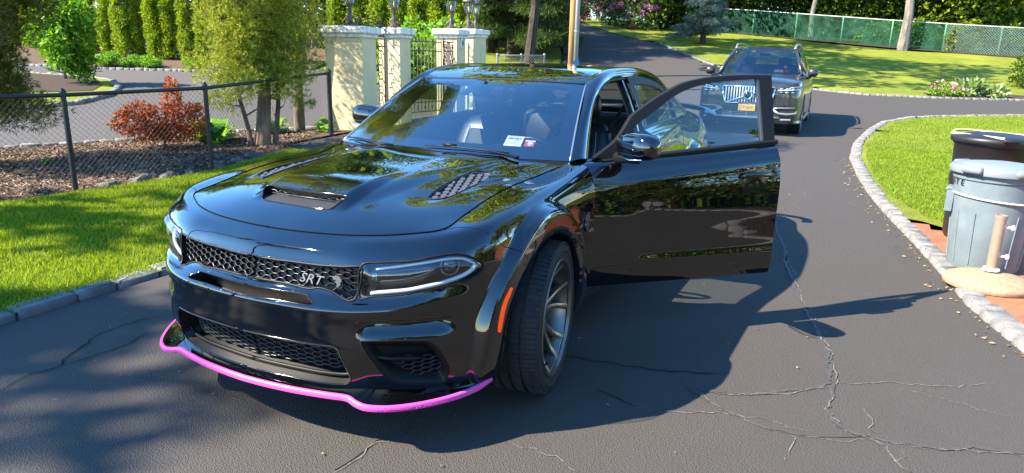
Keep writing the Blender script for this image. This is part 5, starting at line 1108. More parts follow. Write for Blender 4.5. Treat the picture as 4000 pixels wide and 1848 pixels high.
HAIR = [[[-0.02, 1.38], [-0.05, 1.52], [-0.1, 1.64], [-0.16, 1.77]], [[-0.16, 1.77], [-0.18, 1.91], [-0.16, 2.04], [-0.16, 2.12]], [[-0.74, 2.18], [-0.8, 2.31], [-0.92, 2.47], [-0.95, 2.6], [-1.02, 2.75], [-1.14, 2.91]], [[-0.83, 2.48], [-0.83, 2.65], [-0.79, 2.81], [-0.77, 2.98]], [[0.55, 1.03], [0.55, 1.1], [0.53, 1.18], [0.56, 1.26], [0.6, 1.34]], [[-0.29, 2.37], [-0.42, 2.36], [-0.51, 2.34]], [[-0.11, 2.05], [-0.05, 2.08], [0.07, 2.06]], [[0.83, -1.26], [0.76, -1.26], [0.71, -1.25]], [[0.98, -1.27], [1.01, -1.14], [1.04, -1.08]], [[-0.22, 2.47], [-0.12, 2.48], [-0.06, 2.44]], [[-7.22, 1.18], [-7.53, 1.55], [-7.81, 1.85], [-7.71, 1.96]]]
DARK = [[[1.28, -1.25], [1.16, -1.31], [1.08, -1.3], [0.98, -1.27], [0.92, -1.36], [0.78, -1.4], [0.63, -1.51], [0.51, -1.51], [0.37, -1.5], [0.22, -1.42]], [[0.96, -1.28], [0.83, -1.25], [0.68, -1.24], [0.48, -1.29]], [[-0.38, 0.85], [-0.39, 1.01], [-0.41, 1.13], [-0.44, 1.34], [-0.5, 1.5], [-0.55, 1.67]], [[-0.09, 1.16], [-0.06, 1.27], [-0.02, 1.38]]]
def band(mb, line, w, seed, dz, jit=.010):
    r = random.Random(seed); P = np.array(line, float); s = np.concatenate([[0], np.cumsum(np.hypot(*np.diff(P, axis=0).T))]); n = max(3, int(s[-1]/.035)); a = np.linspace(0, s[-1], n); X, Y = np.interp(a, s, P[:,0]), np.interp(a, s, P[:,1])
    X = X+np.cumsum([r.gauss(0,jit*.35) for _ in a])*.35+np.array([r.gauss(0,jit*.5) for _ in a]); Y = Y+np.cumsum([r.gauss(0,jit*.35) for _ in a])*.35+np.array([r.gauss(0,jit*.5) for _ in a])
    tx, ty_ = np.gradient(X), np.gradient(Y); L = np.hypot(tx, ty_)+1e-9; wv = np.array([w*r.uniform(.35,1.25) for _ in a]); wv[0] = wv[-1] = w*.1
    wv = np.convolve(np.pad(wv,2,'edge'), np.ones(3)/3, 'same')[2:-2]; V = []
    for i in range(n): V += [(X[i]-ty_[i]/L[i]*wv[i]/2, Y[i]+tx[i]/L[i]*wv[i]/2, float(gz(X[i],Y[i]))+dz), (X[i]+ty_[i]/L[i]*wv[i]/2, Y[i]-tx[i]/L[i]*wv[i]/2, float(gz(X[i],Y[i]))+dz)]
    mb.add(V, [(2*i,2*i+1,2*i+3,2*i+2) for i in range(n-1)])
mb = MB()
for i, (l, w) in enumerate(SEALED): band(mb, l, w*.7, 10+i, .004, .012)
mb.build('crack_sealer', M['crack_sealer'], kind='structure')
mb = MB()
for i, (l, w) in enumerate(SEALED): band(mb, np.array(l)+[.012,.016], w*.14, 40+i, .0052, .018)
for i, l in enumerate(HAIR): band(mb, l, .005, 60+i, .0045, .020)
mb.build('crack_lines', M['crack_edge'], kind='structure')
mb = MB()
for i, l in enumerate(DARK): band(mb, l, .009, 80+i, .006, .012)
mb.build('crack_lines', M['crack_dark'], kind='structure')

# ---------------------------------------------------------------- vegetation
def leafmat(name, dark, mid, light, trans=.35, rough=.55):
    m = bpy.data.materials.new(name); m.use_nodes = True; t = NT(m); n = t.n; isl = t.new('NewGeometry').outputs['Random Per Island']
    p = t.pos(); cl = t.noise(p, 1.6, 3); f = t.math('ADD', t.math('MULTIPLY', isl, .75), t.math('MULTIPLY', cl, .35))
    c = t.ramp(f, [(.15,dark),(.5,mid),(.9,light)]); b = t.b; b.inputs['Roughness'].default_value = rough; b.inputs['Specular IOR Level'].default_value = .25; t.ln(c, b.inputs['Base Color'])
    tl = n.new('ShaderNodeBsdfTranslucent'); c2 = t.mix(1.0, c, (1.25,1.15,.45), 'MULTIPLY'); t.ln(c2, tl.inputs['Color']); mx = n.new('ShaderNodeMixShader'); mx.inputs[0].default_value = trans
    t.ln(b.outputs[0], mx.inputs[1]); t.ln(tl.outputs[0], mx.inputs[2]); t.ln(mx.outputs[0], n['Material Output'].inputs['Surface']); M[name] = m
leafmat('leaf_arbor', (.07,.13,.008), (.19,.29,.014), (.34,.43,.03), .45); leafmat('leaf_yew', (.07,.115,.012), (.21,.27,.028), (.40,.43,.065), .45); leafmat('leaf_yew_shaded', (.03,.045,.007), (.08,.10,.015), (.19,.20,.035), .35)  # last yew leaf is darkened: shade from neighbouring trees put into its colour
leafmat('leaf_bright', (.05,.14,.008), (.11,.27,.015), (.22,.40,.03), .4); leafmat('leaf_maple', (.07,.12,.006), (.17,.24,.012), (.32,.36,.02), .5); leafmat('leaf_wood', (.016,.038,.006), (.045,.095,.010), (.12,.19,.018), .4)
leafmat('leaf_red', (.12,.018,.005), (.31,.055,.012), (.48,.13,.024), .4); leafmat('leaf_blue', (.030,.055,.045), (.085,.13,.115), (.20,.27,.25), .15); leafmat('leaf_pine', (.015,.035,.008), (.045,.085,.018), (.10,.16,.03), .25)
leafmat('petal_purple', (.22,.06,.26), (.42,.16,.46), (.62,.34,.62), .3); leafmat('petal_pink', (.30,.06,.12), (.45,.16,.24), (.55,.35,.40), .3); leafmat('leaf_rhodo', (.015,.04,.010), (.04,.08,.018), (.09,.14,.03), .2); leafmat('leaf_hedge', (.02,.045,.006), (.07,.12,.010), (.16,.22,.02), .35); leafmat('leaf_variegated', (.09,.16,.04), (.22,.32,.10), (.55,.58,.38), .3)
def barkmat(name, a, b, sc=12):
    m = mat(name, b, .9, 0, .2); t = NT(m); p = t.coord(); mp = t.new('Mapping'); mp.inputs['Scale'].default_value = (1,1,.22); t.ln(p, mp.inputs[0]); n = t.noise(mp.outputs[0], sc, 6, .7); t.color(t.ramp(n, [(.35,a),(.65,b)])); t.bump(n, 1, .03)
barkmat('bark', (.055,.04,.028), (.19,.14,.10)); barkmat('bark_pale', (.10,.09,.075), (.26,.23,.195), 7); barkmat('bark_dark', (.02,.015,.012), (.07,.055,.04))
leafmat('leaf_redbush', (.05,.010,.010), (.13,.030,.028), (.22,.07,.06), .2)
def leaves(blobs, n, size, seed, aspect=.55, shell=.55, spray=1, outward=.6, droop=0, jitter=.5, curl=.25):
    """numpy cloud of leaf-shaped quads spread through ellipsoid clumps; blobs: (cx,cy,cz, rx,ry,rz)"""
    g = np.random.default_rng(seed); B = np.array(blobs, float); vol = (B[:,3]*B[:,4]*B[:,5])**(2/3); k = g.choice(len(B), n, p=vol/vol.sum()); d = g.normal(size=(n,3)); d /= np.linalg.norm(d, axis=1)[:,None]
    r = shell+(1-shell)*g.random(n)**.6; r = np.where(g.random(n) < .12, g.random(n), r); P = B[k,:3]+d*r[:,None]*B[k,3:]
    if spray > 1: P = np.repeat(P, spray, 0); d = np.repeat(d, spray, 0); n *= spray
    ax = d*outward+g.normal(size=(n,3))*jitter+np.array([0,0,-droop]); ax /= np.linalg.norm(ax, axis=1)[:,None]
    sd = np.cross(ax, g.normal(size=(n,3))); sd /= np.linalg.norm(sd, axis=1)[:,None]; nm = np.cross(ax, sd); L = size*g.uniform(.6,1.35,n)[:,None]; w = L*aspect/2
    V = np.stack([P, P+ax*L*.5+sd*w, P+ax*L+nm*L*curl*g.normal(size=(n,1)), P+ax*L*.5-sd*w], 1).reshape(-1,3)
    return V, np.arange(4*n).reshape(-1,4)
def clumps(c, r, n, seed, size=.45, sq=1.0, low=None):
    """n clump ellipsoids filling an uneven crown of radii r about c"""
    g = np.random.default_rng(seed); out = []
    for i in range(n):
        d = g.normal(size=3); d /= np.linalg.norm(d); q = .35+.55*g.random()**.7; s = size*g.uniform(.7,1.3)
        out.append((c[0]+d[0]*q*r[0], c[1]+d[1]*q*r[1], c[2]+d[2]*q*r[2], r[0]*s, r[1]*s, r[2]*s*sq))
    return out
def limbs(mb, base, top, r0, n, spread, seed, start=.35):
    g = random.Random(seed); b, t = Vector(base), Vector(top); P = [b.lerp(t, k/6)+Vector((g.uniform(-.06,.06), g.uniform(-.06,.06), 0))*(t-b).length*.3*(k > 0) for k in range(7)]
    mb.tube(P, [r0*1.25]+[r0*(1-.82*k/6) for k in range(1,7)], 8)
    for i in range(n):
        k = start+(1-start)*i/n; a = g.uniform(0,6.28); o = b.lerp(t, k); L = spread*g.uniform(.55,1.1)*(1.15-k*.5); e = o+Vector((math.cos(a)*L, math.sin(a)*L, L*g.uniform(.25,.8))); m_ = o.lerp(e,.5)+Vector((0,0,-.08*L)); r = r0*(1-.75*k)*.5
        mb.tube([o, m_, e], [r, r*.65, r*.25], 6)
_meshes = {}
def tree(name, key, make, loc, label, group=None, rz=0, sc=1, cat='tree'):
    """first call with a key builds the thing and its parts; later calls copy them"""
    if key not in _meshes:
        root = empty(name, loc, rz); _meshes[key] = root; make(root)
    else:
        src = _meshes[key]; root = src.copy(); COL.objects.link(root)
        for ch in src.children:
            c = ch.copy(); COL.objects.link(c); c.parent = root
        root.location = loc; root.rotation_euler = (0,0,rz)
    root.scale = (sc if isinstance(sc, tuple) else (sc,)*3); return tag(root, label, cat, group)
def zat(x, y, dz=0): return (x, y, float(gz(x, y))+dz)
def view(Dx, d):
    """ground point at a bearing (photo column in the 2576-wide copy) and distance"""
    s = (Dx*1.5528-2000)/2720.9*d*1.0; x = CAM2[0]+d*FH[0]+s*RH[0]; y = CAM2[1]+d*FH[1]+s*RH[1]; return x, y
# arborvitae row
def mk_arbor(seed, h, r):
    def f(root):
        g = np.random.default_rng(seed); bl = []
        for i in range(190):
            z = h*(.02+.95*(i+g.random())/190); rr = r*np.interp(z/h, [0,.12,.45,.8,1], [.72,1,.95,.58,.10]); a = g.uniform(0,6.28); q = rr*g.uniform(.35,.75); bl.append((q*math.cos(a), q*math.sin(a), z, rr*.40, rr*.40, .20*r+.10))
        V, F = leaves(bl, 12000, .085, seed, .42, .55, 1, .55, -.75, .40); mk('crown', V, F, M['leaf_arbor'], root, smooth=False)
        mb = MB(); mb.tube([(0,0,-.1),(0,0,h*.5),(0,0,h*.9)], [.07,.05,.02], 7); mb.lathe([(r*.20,.1),(r*.25,h*.3),(r*.2,h*.6),(.03,h*.93)], n=9); mb.build('trunk', M['bark_dark'], root)
    return f
rr_ = random.Random(5)
AR = [(72,33.2),(112,32.6),(152,32.6),(188,31.9),(222,32.0),(254,31.2),(292,31.0),(332,30.4),(368,30.6),(412,29.8),(446,29.8),(486,29.2),(528,29.0),(575,28.8),(852,28.6),(900,28.4),(948,28.2),(1000,28.0),(1052,27.8),(1100,27.6),(1140,27.4),(1180,27.2)]
AL = {0:'arborvitae at the far left end of the clipped evergreen row',1:'arborvitae second from the left end of the evergreen row',2:'arborvitae third from the left end of the row, above the leafy island bush',3:'slim arborvitae behind the right shoulder of the island bush',4:'arborvitae just right of the rounded island bush',5:'arborvitae behind the leftmost low kerb bush',6:'arborvitae between the first and second low kerb bushes',7:'arborvitae behind the second low kerb bush',8:'arborvitae just left of the third low kerb bush',9:'arborvitae standing over the third low kerb bush',10:'arborvitae right of the third low kerb bush',11:'arborvitae left of the rightmost low kerb bush',12:'arborvitae behind the rightmost low kerb bush',13:'arborvitae mostly hidden by the yellow-green yew',14:'arborvitae above the largest gate pillar, left of its lantern',15:'arborvitae between the first and second gate lanterns',16:'arborvitae behind the curled iron crest of the gate',17:'arborvitae right of the second gate lantern',18:'arborvitae above the straight iron railing',19:'arborvitae behind the third gate lantern',20:'arborvitae behind the fourth gate lantern',21:'arborvitae at the right end of the row beside the pines'}
for i, (Dx, d) in enumerate(AR):
    x, y = view(Dx, d); k = i % 3; tree('arborvitae', 'arb%d' % k, mk_arbor(20+k, (4.6,5.0,4.3)[k], (.37,.40,.35)[k]), zat(x, y), AL[i], 'arborvitae row along the far drive', rr_.uniform(0,6), rr_.uniform(.95,1.18)*(1.12 if i > 13 else 1))
# low bushes on the far kerb
def mk_bush(seed, r, h, mt, n, size, asp=.6, trunk=True, nb=16):
    def f(root):
        V, F = leaves(clumps((0,0,h*.52), (r,r,h*.5), nb, seed, .42), n, size, seed, asp, .5, 1, .5, 0, .6); mk('crown', V, F, M[mt], root, smooth=False)
        if trunk:
            mb = MB(); limbs(mb, (0,0,-.05), (0,0,h*.7), max(.012,r*.045), 9, r*.8, seed, .1); mb.build('trunk', M['bark'], root)
    return f
for i, (Dx, lab) in enumerate(((283,'low bright green bush on the far kerb, leftmost of the four'),(350,'low bright green bush on the far kerb, second from the left'),(398,'low bright green bush on the far kerb, third from the left'),(500,'low bright green bush on the far kerb, beside the yellow-green yew'))):
    x, y = view(Dx, 27.5); tree('low_bush', 'lowb', mk_bush(31,.46,.52,'leaf_bright',1500,.075), zat(x,y), lab, 'low bushes on the far kerb', i*1.3, (1.15,.95,.95,.85)[i], cat='bush')
x, y = view(180, 21.5); tree('round_bush', 'isl', mk_bush(33,.95,2.2,'leaf_bright',6500,.14,.6,nb=30), zat(x,y,.25), 'big rounded leafy green bush on the planted island of the far drive', cat='bush')
# yews by the fence
def mk_yew(seed, c, r, h, mt, n, stems, nb=40, size=.15, low=()):
    def f(root):
        bl = clumps((0,0,c), r, nb, seed, .30, .8)+list(low)
        V, F = leaves(bl, int(n*1.5), size*.62, seed, .12, .25, 8, .75, -.25, .55, .15); mk('crown', V, F, M[mt], root, smooth=False)
        mb = MB()
        for q, (bx, by, tx, ty_, tz, r0) in enumerate(stems): limbs(mb, (bx,by,-.08), (tx,ty_,tz), r0, 12, r[0]*.9, seed+q, .22)
        mb.build('trunk', M['bark'], root)
    return f
tree('yew_tree', 'y1', mk_yew(41, 2.35, (.80,.80,1.75), 4.2, 'leaf_yew', 29000, [(0,0,-.1,-.3,6.6,.10),(-.15,.12,-.45,.2,2.2,.045),(.1,-.1,.5,-.3,2.4,.04)], 60, .115, [(.0,.55,1.0,.35,.35,.25),(-.45,-.2,.95,.4,.4,.25),(.55,.2,1.0,.35,.4,.25),(.45,-.4,1.2,.4,.4,.3),(-.5,.35,1.25,.4,.4,.3),(.1,.1,1.25,.5,.5,.3),(.7,-.1,.75,.2,.25,.12),(-.35,.55,.7,.25,.2,.1)]+clumps((-.2,-.5,6.0),(2.2,2.2,2.3),40,46,.25)), zat(-5.10,-6.15), 'yellow-green feathery yew with several stems behind the black fence')
tree('yew_tree', 'y2', mk_yew(43, 2.75, (.72,.72,1.75), 4.4, 'leaf_yew', 10000, [(0,0,-.2,-.5,6.4,.085),(.1,.1,.3,.4,2.4,.035)], 24, .115, [(.35,.3,1.25,.3,.3,.2)]+clumps((-.3,-.8,6.0),(1.9,1.9,2.0),34,47,.25)), zat(-6.62,-6.80), 'slimmer yellow-green yew with one reddish trunk beside the gate pillar')
tree('yew_tree', 'y3', mk_yew(45, 2.2, (.98,.98,1.7), 4.2, 'leaf_yew_shaded', 10000, [(0,0,-.15,.1,2.8,.10),(.1,0,.35,-.3,2.0,.05)], 56, .12, [(-.6,-.5,1.0,.45,.45,.3),(-.75,-.2,.75,.35,.35,.2),(.5,.3,1.1,.45,.5,.3),(0,0,.9,.7,.7,.35),(.4,-.4,.7,.5,.5,.25),(-.3,.5,.75,.5,.5,.25)]), zat(-1.95,-7.65), 'dark shaded yew at the left edge with a bent trunk')
# red shrub, hostas, small plants in the mulch
def mk_red(root):
    g = np.random.default_rng(5); bl = [(-.42,.05,.42,.26,.26,.14),(-.25,-.05,.62,.24,.24,.13),(.0,.0,.50,.30,.28,.18),(.18,.02,.80,.16,.16,.20),(.30,.0,.60,.24,.24,.15),(.45,.05,.40,.24,.24,.14),(.05,.1,.30,.36,.30,.16),(-.2,.1,.28,.32,.3,.13),(.25,-.1,.28,.3,.3,.14),(.5,.0,.62,.14,.14,.10),(-.45,0,.60,.14,.14,.08),(.2,0,.98,.08,.08,.12)]
    V, F = leaves(bl, 5200, .055, 51, .42, .35, 1, .5, .1, .7); mk('crown', V, F, M['leaf_red'], root, smooth=False); mb = MB(); limbs(mb, (0,0,-.05), (.1,0,.75), .022, 12, .5, 52, .05); mb.build('trunk', M['bark_dark'], root)
tree('japanese_maple', 'red', mk_red, zat(-4.05,-7.05), 'rust-red feathery Japanese maple shrub in the mulch bed', rz=2.6, sc=.98, cat='shrub')
def mk_hosta(root):
    g = np.random.default_rng(8); V = []; F = []
    for i in range(34):
        a = g.uniform(0,6.28); el = g.uniform(.3,1.2); L = g.uniform(.16,.30); w = L*.33; d = np.array([math.cos(a),math.sin(a),0]); s = np.array([-d[1],d[0],0]); o = len(V)
        for t, ww, z in ((.15,.1,.1),(.45,1,.62*el),(.75,.85,.72*el),(1,.02,.50*el)):
            p = d*L*t*(1.35-el*.4)+np.array([0,0,L*z*1.15]); V += [p-s*w*ww, p+np.array([0,0,-.015*ww]), p+s*w*ww]
        F += [(o+3*k+j, o+3*k+j+1, o+3*k+j+4, o+3*k+j+3) for k in range(3) for j in range(2)]
    mk('leaves', V, F, M['leaf_bright'], root)
HO = [((-4.95,-6.95),1.5,'wide hosta with broad pale green leaves beside the red maple'),((-5.25,-7.55),1.25,'hosta with pale leaves at the drive edge behind the fence post'),((-6.1,-6.9),1.2,'hosta between the two yew trunks'),((-7.15,-6.55),.9,'small hosta right of the slim yew, by the gate pillar'),((-6.75,-6.35),.75,'smallest hosta next to the fence end post'),((-2.55,-7.35),.35,'tiny yellow-green seedling alone in the mulch'),((-4.75,-6.75),.6,'low green plant at the foot of the red maple')]
for (p, s, l) in HO: tree('hosta_plant', 'hosta', mk_hosta, zat(*p), l, 'broad-leaved plants in the mulch bed', s*2.2, s, cat='plant')
x, y = view(1072, 20.5); tree('leafy_shrub', 'ls1', mk_bush(61,1.05,2.0,'leaf_bright',5200,.15,.65,nb=26), zat(x,y), 'tall bright leafy shrub behind the straight iron railing', cat='shrub')
x, y = view(1262, 20.5); tree('leafy_shrub', 'ls2', mk_bush(63,.55,.75,'leaf_bright',2200,.12,.65), zat(x,y), 'bright leafy shrub at the foot of the last gate pillar', cat='shrub')
x, y = view(1010, 22); tree('leafy_shrub', 'ls3', mk_bush(64,.9,1.6,'leaf_bright',3000,.15,.65), zat(x,y), 'bright leafy shrub seen through the scrolled gate', cat='shrub')
# pines beyond the gate
def mk_pine(seed, h, r, mt='leaf_pine', n=5200, size=.22, z0=.7):
    def f(root):
        g = np.random.default_rng(seed); bl = []; mb = MB(); mb.tube([(0,0,-.2),(.05,0,h*.5),(0,0,h)], [.17,.11,.02], 8)
        for i in range(44):
            z = z0+(h-z0)*g.random()**1.1; L = r*(1-.75*(z-z0)/(h-z0))*g.uniform(.55,1.05); a = g.uniform(0,6.28); e = (L*math.cos(a), L*math.sin(a), z-.12*L); mb.tube([(0,0,z+.1*L),(e[0]*.5,e[1]*.5,z+.08*L),e], [.035,.02,.008], 5)
            for k in (.45,.7,.95): bl.append((e[0]*k, e[1]*k, z+.05*L-.15*L*k, .30*L*.8+.1, .30*L*.8+.1, .11))
        V, F = leaves(bl, n, size, seed, .10, .2, 6, .7, .15, .5, .1); mk('crown', V, F, M[mt], root, smooth=False); mb.build('trunk', M['bark_dark'], root)
    return f
for i, (Dx, d, s, l) in enumerate(((1275,33,1.0,'dark pine just right of the last gate pillar'),(1325,34,1.1,'dark pine behind the grey chain-link end post'),(1385,39,1.1,'dark pine beside the utility pole'),(1230,36,1.3,'tall pine rising behind the gate lanterns'),(1180,40,1.35,'distant pine above the arborvitae row'))):
    x, y = view(Dx, d); tree('pine_tree', 'pine', mk_pine(71, 7.0, 2.3), zat(x,y), l, 'pines left of the road', i*1.7, s*1.25)
x, y = view(1738, 39.2); tree('blue_spruce', 'spr', mk_pine(77, 4.6, 1.75, 'leaf_blue', 5600, .16, .55), zat(x,y), 'blue-grey spruce standing alone on the lawn bank')
# rhododendron and small red bush at the top of the road
def mk_rhodo(root):
    bl = clumps((0,0,1.7), (1.9,1.9,1.7), 34, 81, .34); V, F = leaves(bl, 5200, .20, 81, .4, .6); mk('crown', V, F, M['leaf_rhodo'], root, smooth=False)
    g = np.random.default_rng(82); hb = []
    for i in range(170):
        b = bl[g.integers(len(bl))]; d = g.normal(size=3); d /= np.linalg.norm(d); d[2] = abs(d[2]); hb.append((b[0]+d[0]*b[3], b[1]+d[1]*b[4], b[2]+d[2]*b[5], .17,.17,.15))
    V, F = leaves(hb, 7500, .10, 83, .75, .5); mk('blossom', V, F, M['petal_purple'], root, smooth=False)
    mb = MB(); limbs(mb, (0,0,-.1), (0,0,2.2), .10, 10, 1.4, 84, .1); mb.build('trunk', M['bark'], root)
for i, (Dx, d, s, l) in enumerate(((1570,46.5,.92,'large rhododendron covered in purple blossom'),(1512,50,.8,'purple rhododendron further up the road'),(1640,53,.75,'rhododendron half hidden behind the blue spruce'))):
    x, y = view(Dx, d); tree('rhododendron', 'rho', mk_rhodo, zat(x,y), l, 'rhododendrons at the top of the road', i*2, s, cat='shrub')
x, y = view(1452, 58); tree('red_bush', 'rb', mk_bush(86,.55,1.0,'leaf_redbush',1400,.12), zat(x,y), 'small round dark red bush at the top of the road', cat='shrub')
# woodland trees
def mk_tree(seed, h, r, c, n, mt, bark, size=.30, nb=30, r0=.2, sz=.36, asp=.6, limbn=16, start=.35):
    def f(root):
        V, F = leaves(clumps((0,0,c), (r,r,h-c), nb, seed, sz), n, size, seed, asp, .4, 1, .4, .15, .7); mk('crown', V, F, M[mt], root, smooth=False)
        mb = MB(); limbs(mb, (0,0,-.3), (r*.1,r*.05,h*.92), r0, limbn, r*.85, seed, start); mb.build('trunk', M[bark], root)
    return f
g_ = random.Random(12)
WD = []
for i in range(34):
    Dx = 1610+i*30+g_.uniform(-10,10); d = (45.5,49.5,55)[i%3]+g_.uniform(-1,1.5)-(3.0 if Dx > 2250 else 0); WD.append((Dx, d))
desc = ['leafy woodland tree behind the green fence','thin-trunked woodland tree behind the green fence','pale-leaved maple behind the green fence']
for i, (Dx, d) in enumerate(WD):
    x, y = view(Dx, d); k = (2 if Dx > 2230 and i % 2 == 0 else i % 2)
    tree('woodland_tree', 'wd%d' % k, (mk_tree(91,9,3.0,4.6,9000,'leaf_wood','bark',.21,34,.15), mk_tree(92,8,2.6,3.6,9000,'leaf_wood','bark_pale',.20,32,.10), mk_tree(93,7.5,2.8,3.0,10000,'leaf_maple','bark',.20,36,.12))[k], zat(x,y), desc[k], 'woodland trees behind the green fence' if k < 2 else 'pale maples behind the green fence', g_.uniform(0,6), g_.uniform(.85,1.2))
x, y = view(2222, 39.0); tree('big_tree', 'big', mk_tree(95,13,4.2,9.2,4200,'leaf_maple','bark_pale',.34,26,.25,limbn=10,start=.55), zat(x,y), 'large pale-barked tree trunk standing at the green fence')
x, y = view(1998, 43.5); tree('slim_tree', 'slim', mk_tree(96,11,2.6,7.8,2600,'leaf_wood','bark_pale',.32,20,.15,limbn=8,start=.6), zat(x,y), 'straight slim pale trunk just behind the green fence')
for i, (Dx, d) in enumerate([(20,41),(90,39),(150,42),(230,38),(300,41),(380,37.5),(470,38),(560,36),(640,38),(720,36),(800,35),(880,37),(960,40),(1050,38),(1120,44),(1300,46),(1380,52),(1445,74),(1480,70),(1520,64),(1600,66)]):
    x, y = view(Dx, d); tree('woodland_tree', 'wdL', mk_tree(97,10,3.2,5.0,9000,'leaf_wood','bark_pale',.22,34,.2), zat(x,y), 'tall dark woodland tree behind the arborvitae row' if Dx < 1200 else 'woodland tree beyond the top of the road', 'tall trees behind the arborvitae row' if Dx < 1200 else 'trees beyond the top of the road', i*1.1, .9+.2*((i*7)%5)/5)
# undergrowth behind the green fence (nobody could count it)
ub = []
g = np.random.default_rng(3)
for i in range(150):
    Dx = g.uniform(1640,2640); d = (47.5 if Dx < 1900 else 44 if Dx < 2150 else 40.5)+g.uniform(.4,6); x, y = view(Dx, d); ub.append((x, y, float(gz(x,y))+.5, 1.1,1.1,g.uniform(.4,1.0)))
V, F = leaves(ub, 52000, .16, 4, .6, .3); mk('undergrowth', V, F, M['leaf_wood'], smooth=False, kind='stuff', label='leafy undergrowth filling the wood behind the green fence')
# the vines on the right end of the fence
ib = []
for i in range(34):
    Dx = g.choice([2330,2345,2365,2400,2490,2520,2250])+g.uniform(-14,14); x, y = view(Dx, 38.3 if Dx > 2300 else 39.3); ib.append((x, y, float(gz(x,y))+g.uniform(.2,1.5), .22,.22,.2))
V, F = leaves(ib, 2600, .12, 6, .7, .3); mk('climbing_vine', V, F, M['leaf_maple'], smooth=False, label='yellow-green vines climbing over the right end of the green fence', category='vine') if False else tag(mk('climbing_vine', V, F, M['leaf_maple'], smooth=False), 'yellow-green vines climbing over the right part of the green fence', 'vine')
# flower bed on the far lawn
for i, (p, s, l) in enumerate((((-26.2,5.3),2.1,'variegated hosta with cream-edged leaves in the flower bed'),((-26.2,6.0),1.6,'second variegated hosta at the right of the flower bed'))):
    o = tree('garden_hosta', 'vh', lambda r_: (lambda L: [mk('leaves', L[0], L[1], M['leaf_variegated'], r_, smooth=False)])(leaves([(0,0,.16,.34,.34,.16)], 260, .22, 9, .5, .6, 1, .8, -.1, .3)), zat(*p), l, 'hostas in the flower bed', i, s*.62, cat='plant')
def mk_flower(root):
    V, F = leaves([(0,0,.14,.30,.30,.13)], 500, .08, 11, .6, .4); mk('leaves', V, F, M['leaf_bright'], root, smooth=False); V, F = leaves([(0,0,.22,.30,.30,.09)], 60, .07, 12, .9, .5); mk('blossom', V, F, M['petal_pink'], root, smooth=False)
for i, (p, l) in enumerate((((-25.7,4.25),'pink flowering plant at the left of the flower bed'),((-25.5,4.75),'pink flowering plant nearest the kerb in the flower bed'),((-26.2,4.6),'pink flowering plant behind the others in the flower bed'),((-27.2,4.5),'tall pink flowering plant at the back of the flower bed'))): tree('flowering_plant', 'fl', mk_flower, zat(*p), l, 'pink flowers in the flower bed', i, 1.0+.15*i, cat='plant')
x, y = view(2530, 27.5); tree('rose_bush', 'rose', mk_bush(88,.6,1.3,'leaf_wood',1200,.10), zat(x,y), 'sparse dark shrub at the back of the flower bed', cat='shrub')
# planting on the near side of the drive and behind the viewpoint (they show in the paintwork and cast the dappled shade)
def mk_hedge(root):
    g = np.random.default_rng(14); bl = [(g.uniform(-1,1), g.uniform(-.45,.45), g.uniform(.2,1.15), .34,.30,.28) for i in range(46)]
    V, F = leaves(bl, 6500, .075, 15, .5, .5); mk('crown', V, F, M['leaf_hedge'], root, smooth=False)
    mb = MB()
    for x in (-.7,0,.7): limbs(mb, (x,0,-.05), (x,0,.9), .02, 8, .35, int(x*10)+20, .1)
    mb.build('trunk', M['bark_dark'], root)
for i in range(6):
    x = -.75+i*1.9; y = 5.0+.22*max(0,x); tree('hedge_shrub', 'hedge', mk_hedge, (x,y,.03), 'clipped dark green hedge shrub beside the near drive', 'hedge along the near drive', .06*i+.1, 1.05, cat='hedge')
oak = mk_tree(101, 11, 4.2, 7.4, 4200, 'leaf_maple', 'bark', .30, 34, .28, .19, .6, 18, .45)
tree('oak_tree', 'oakA', mk_tree(103, 14, 2.3, 11, 1500, 'leaf_maple', 'bark', .36, 24, .26, .20, .6, 14, .55), zat(10.7,-11.3), 'tall thin-crowned oak left of the viewpoint shading the near drive', 'oaks around the near drive')
tree('oak_tree', 'oakB', mk_tree(104, 11, 1.5, 9, 450, 'leaf_maple', 'bark', .36, 12, .2, .24, .6, 10, .55), zat(5.4,-11.8), 'slender oak left of the viewpoint shading the front lawn', 'oaks around the near drive')
tree('oak_tree', 'oakC', mk_tree(105, 18, 4.6, 13.5, 4200, 'leaf_maple', 'bark_dark', .36, 26, .17, .22, .6, 14, .6), zat(-27.5,-14.2), 'tall oak rising beside the pines left of the road', 'oaks around the near drive')
for (x, y, s, l) in ((-9,10,.95,'oak right of the round lawn'),(-15.5,14.5,1.15,'large oak right of the cross drive'),(-25,21,1.25,'large oak beside the far lawn'),(5,20,.8,'oak behind the near hedge'),(-2,23,.85,'oak beyond the brick pad'),(11.5,8.8,.6,'small oak beside the garage'),(-10,21,1.1,'oak on the far side of the round lawn')):
    tree('oak_tree', 'oak', oak, zat(x,y), l, 'oaks around the near drive', x, s)
tree('oak_tree', 'oakC', None, zat(-21.4,-9.4), 'tall oak at the roadside between the pines and the last gate pillar', 'oaks around the near drive', 2.0, 1.08)  # added tree, placed so its crown throws shade bands on the far lawn
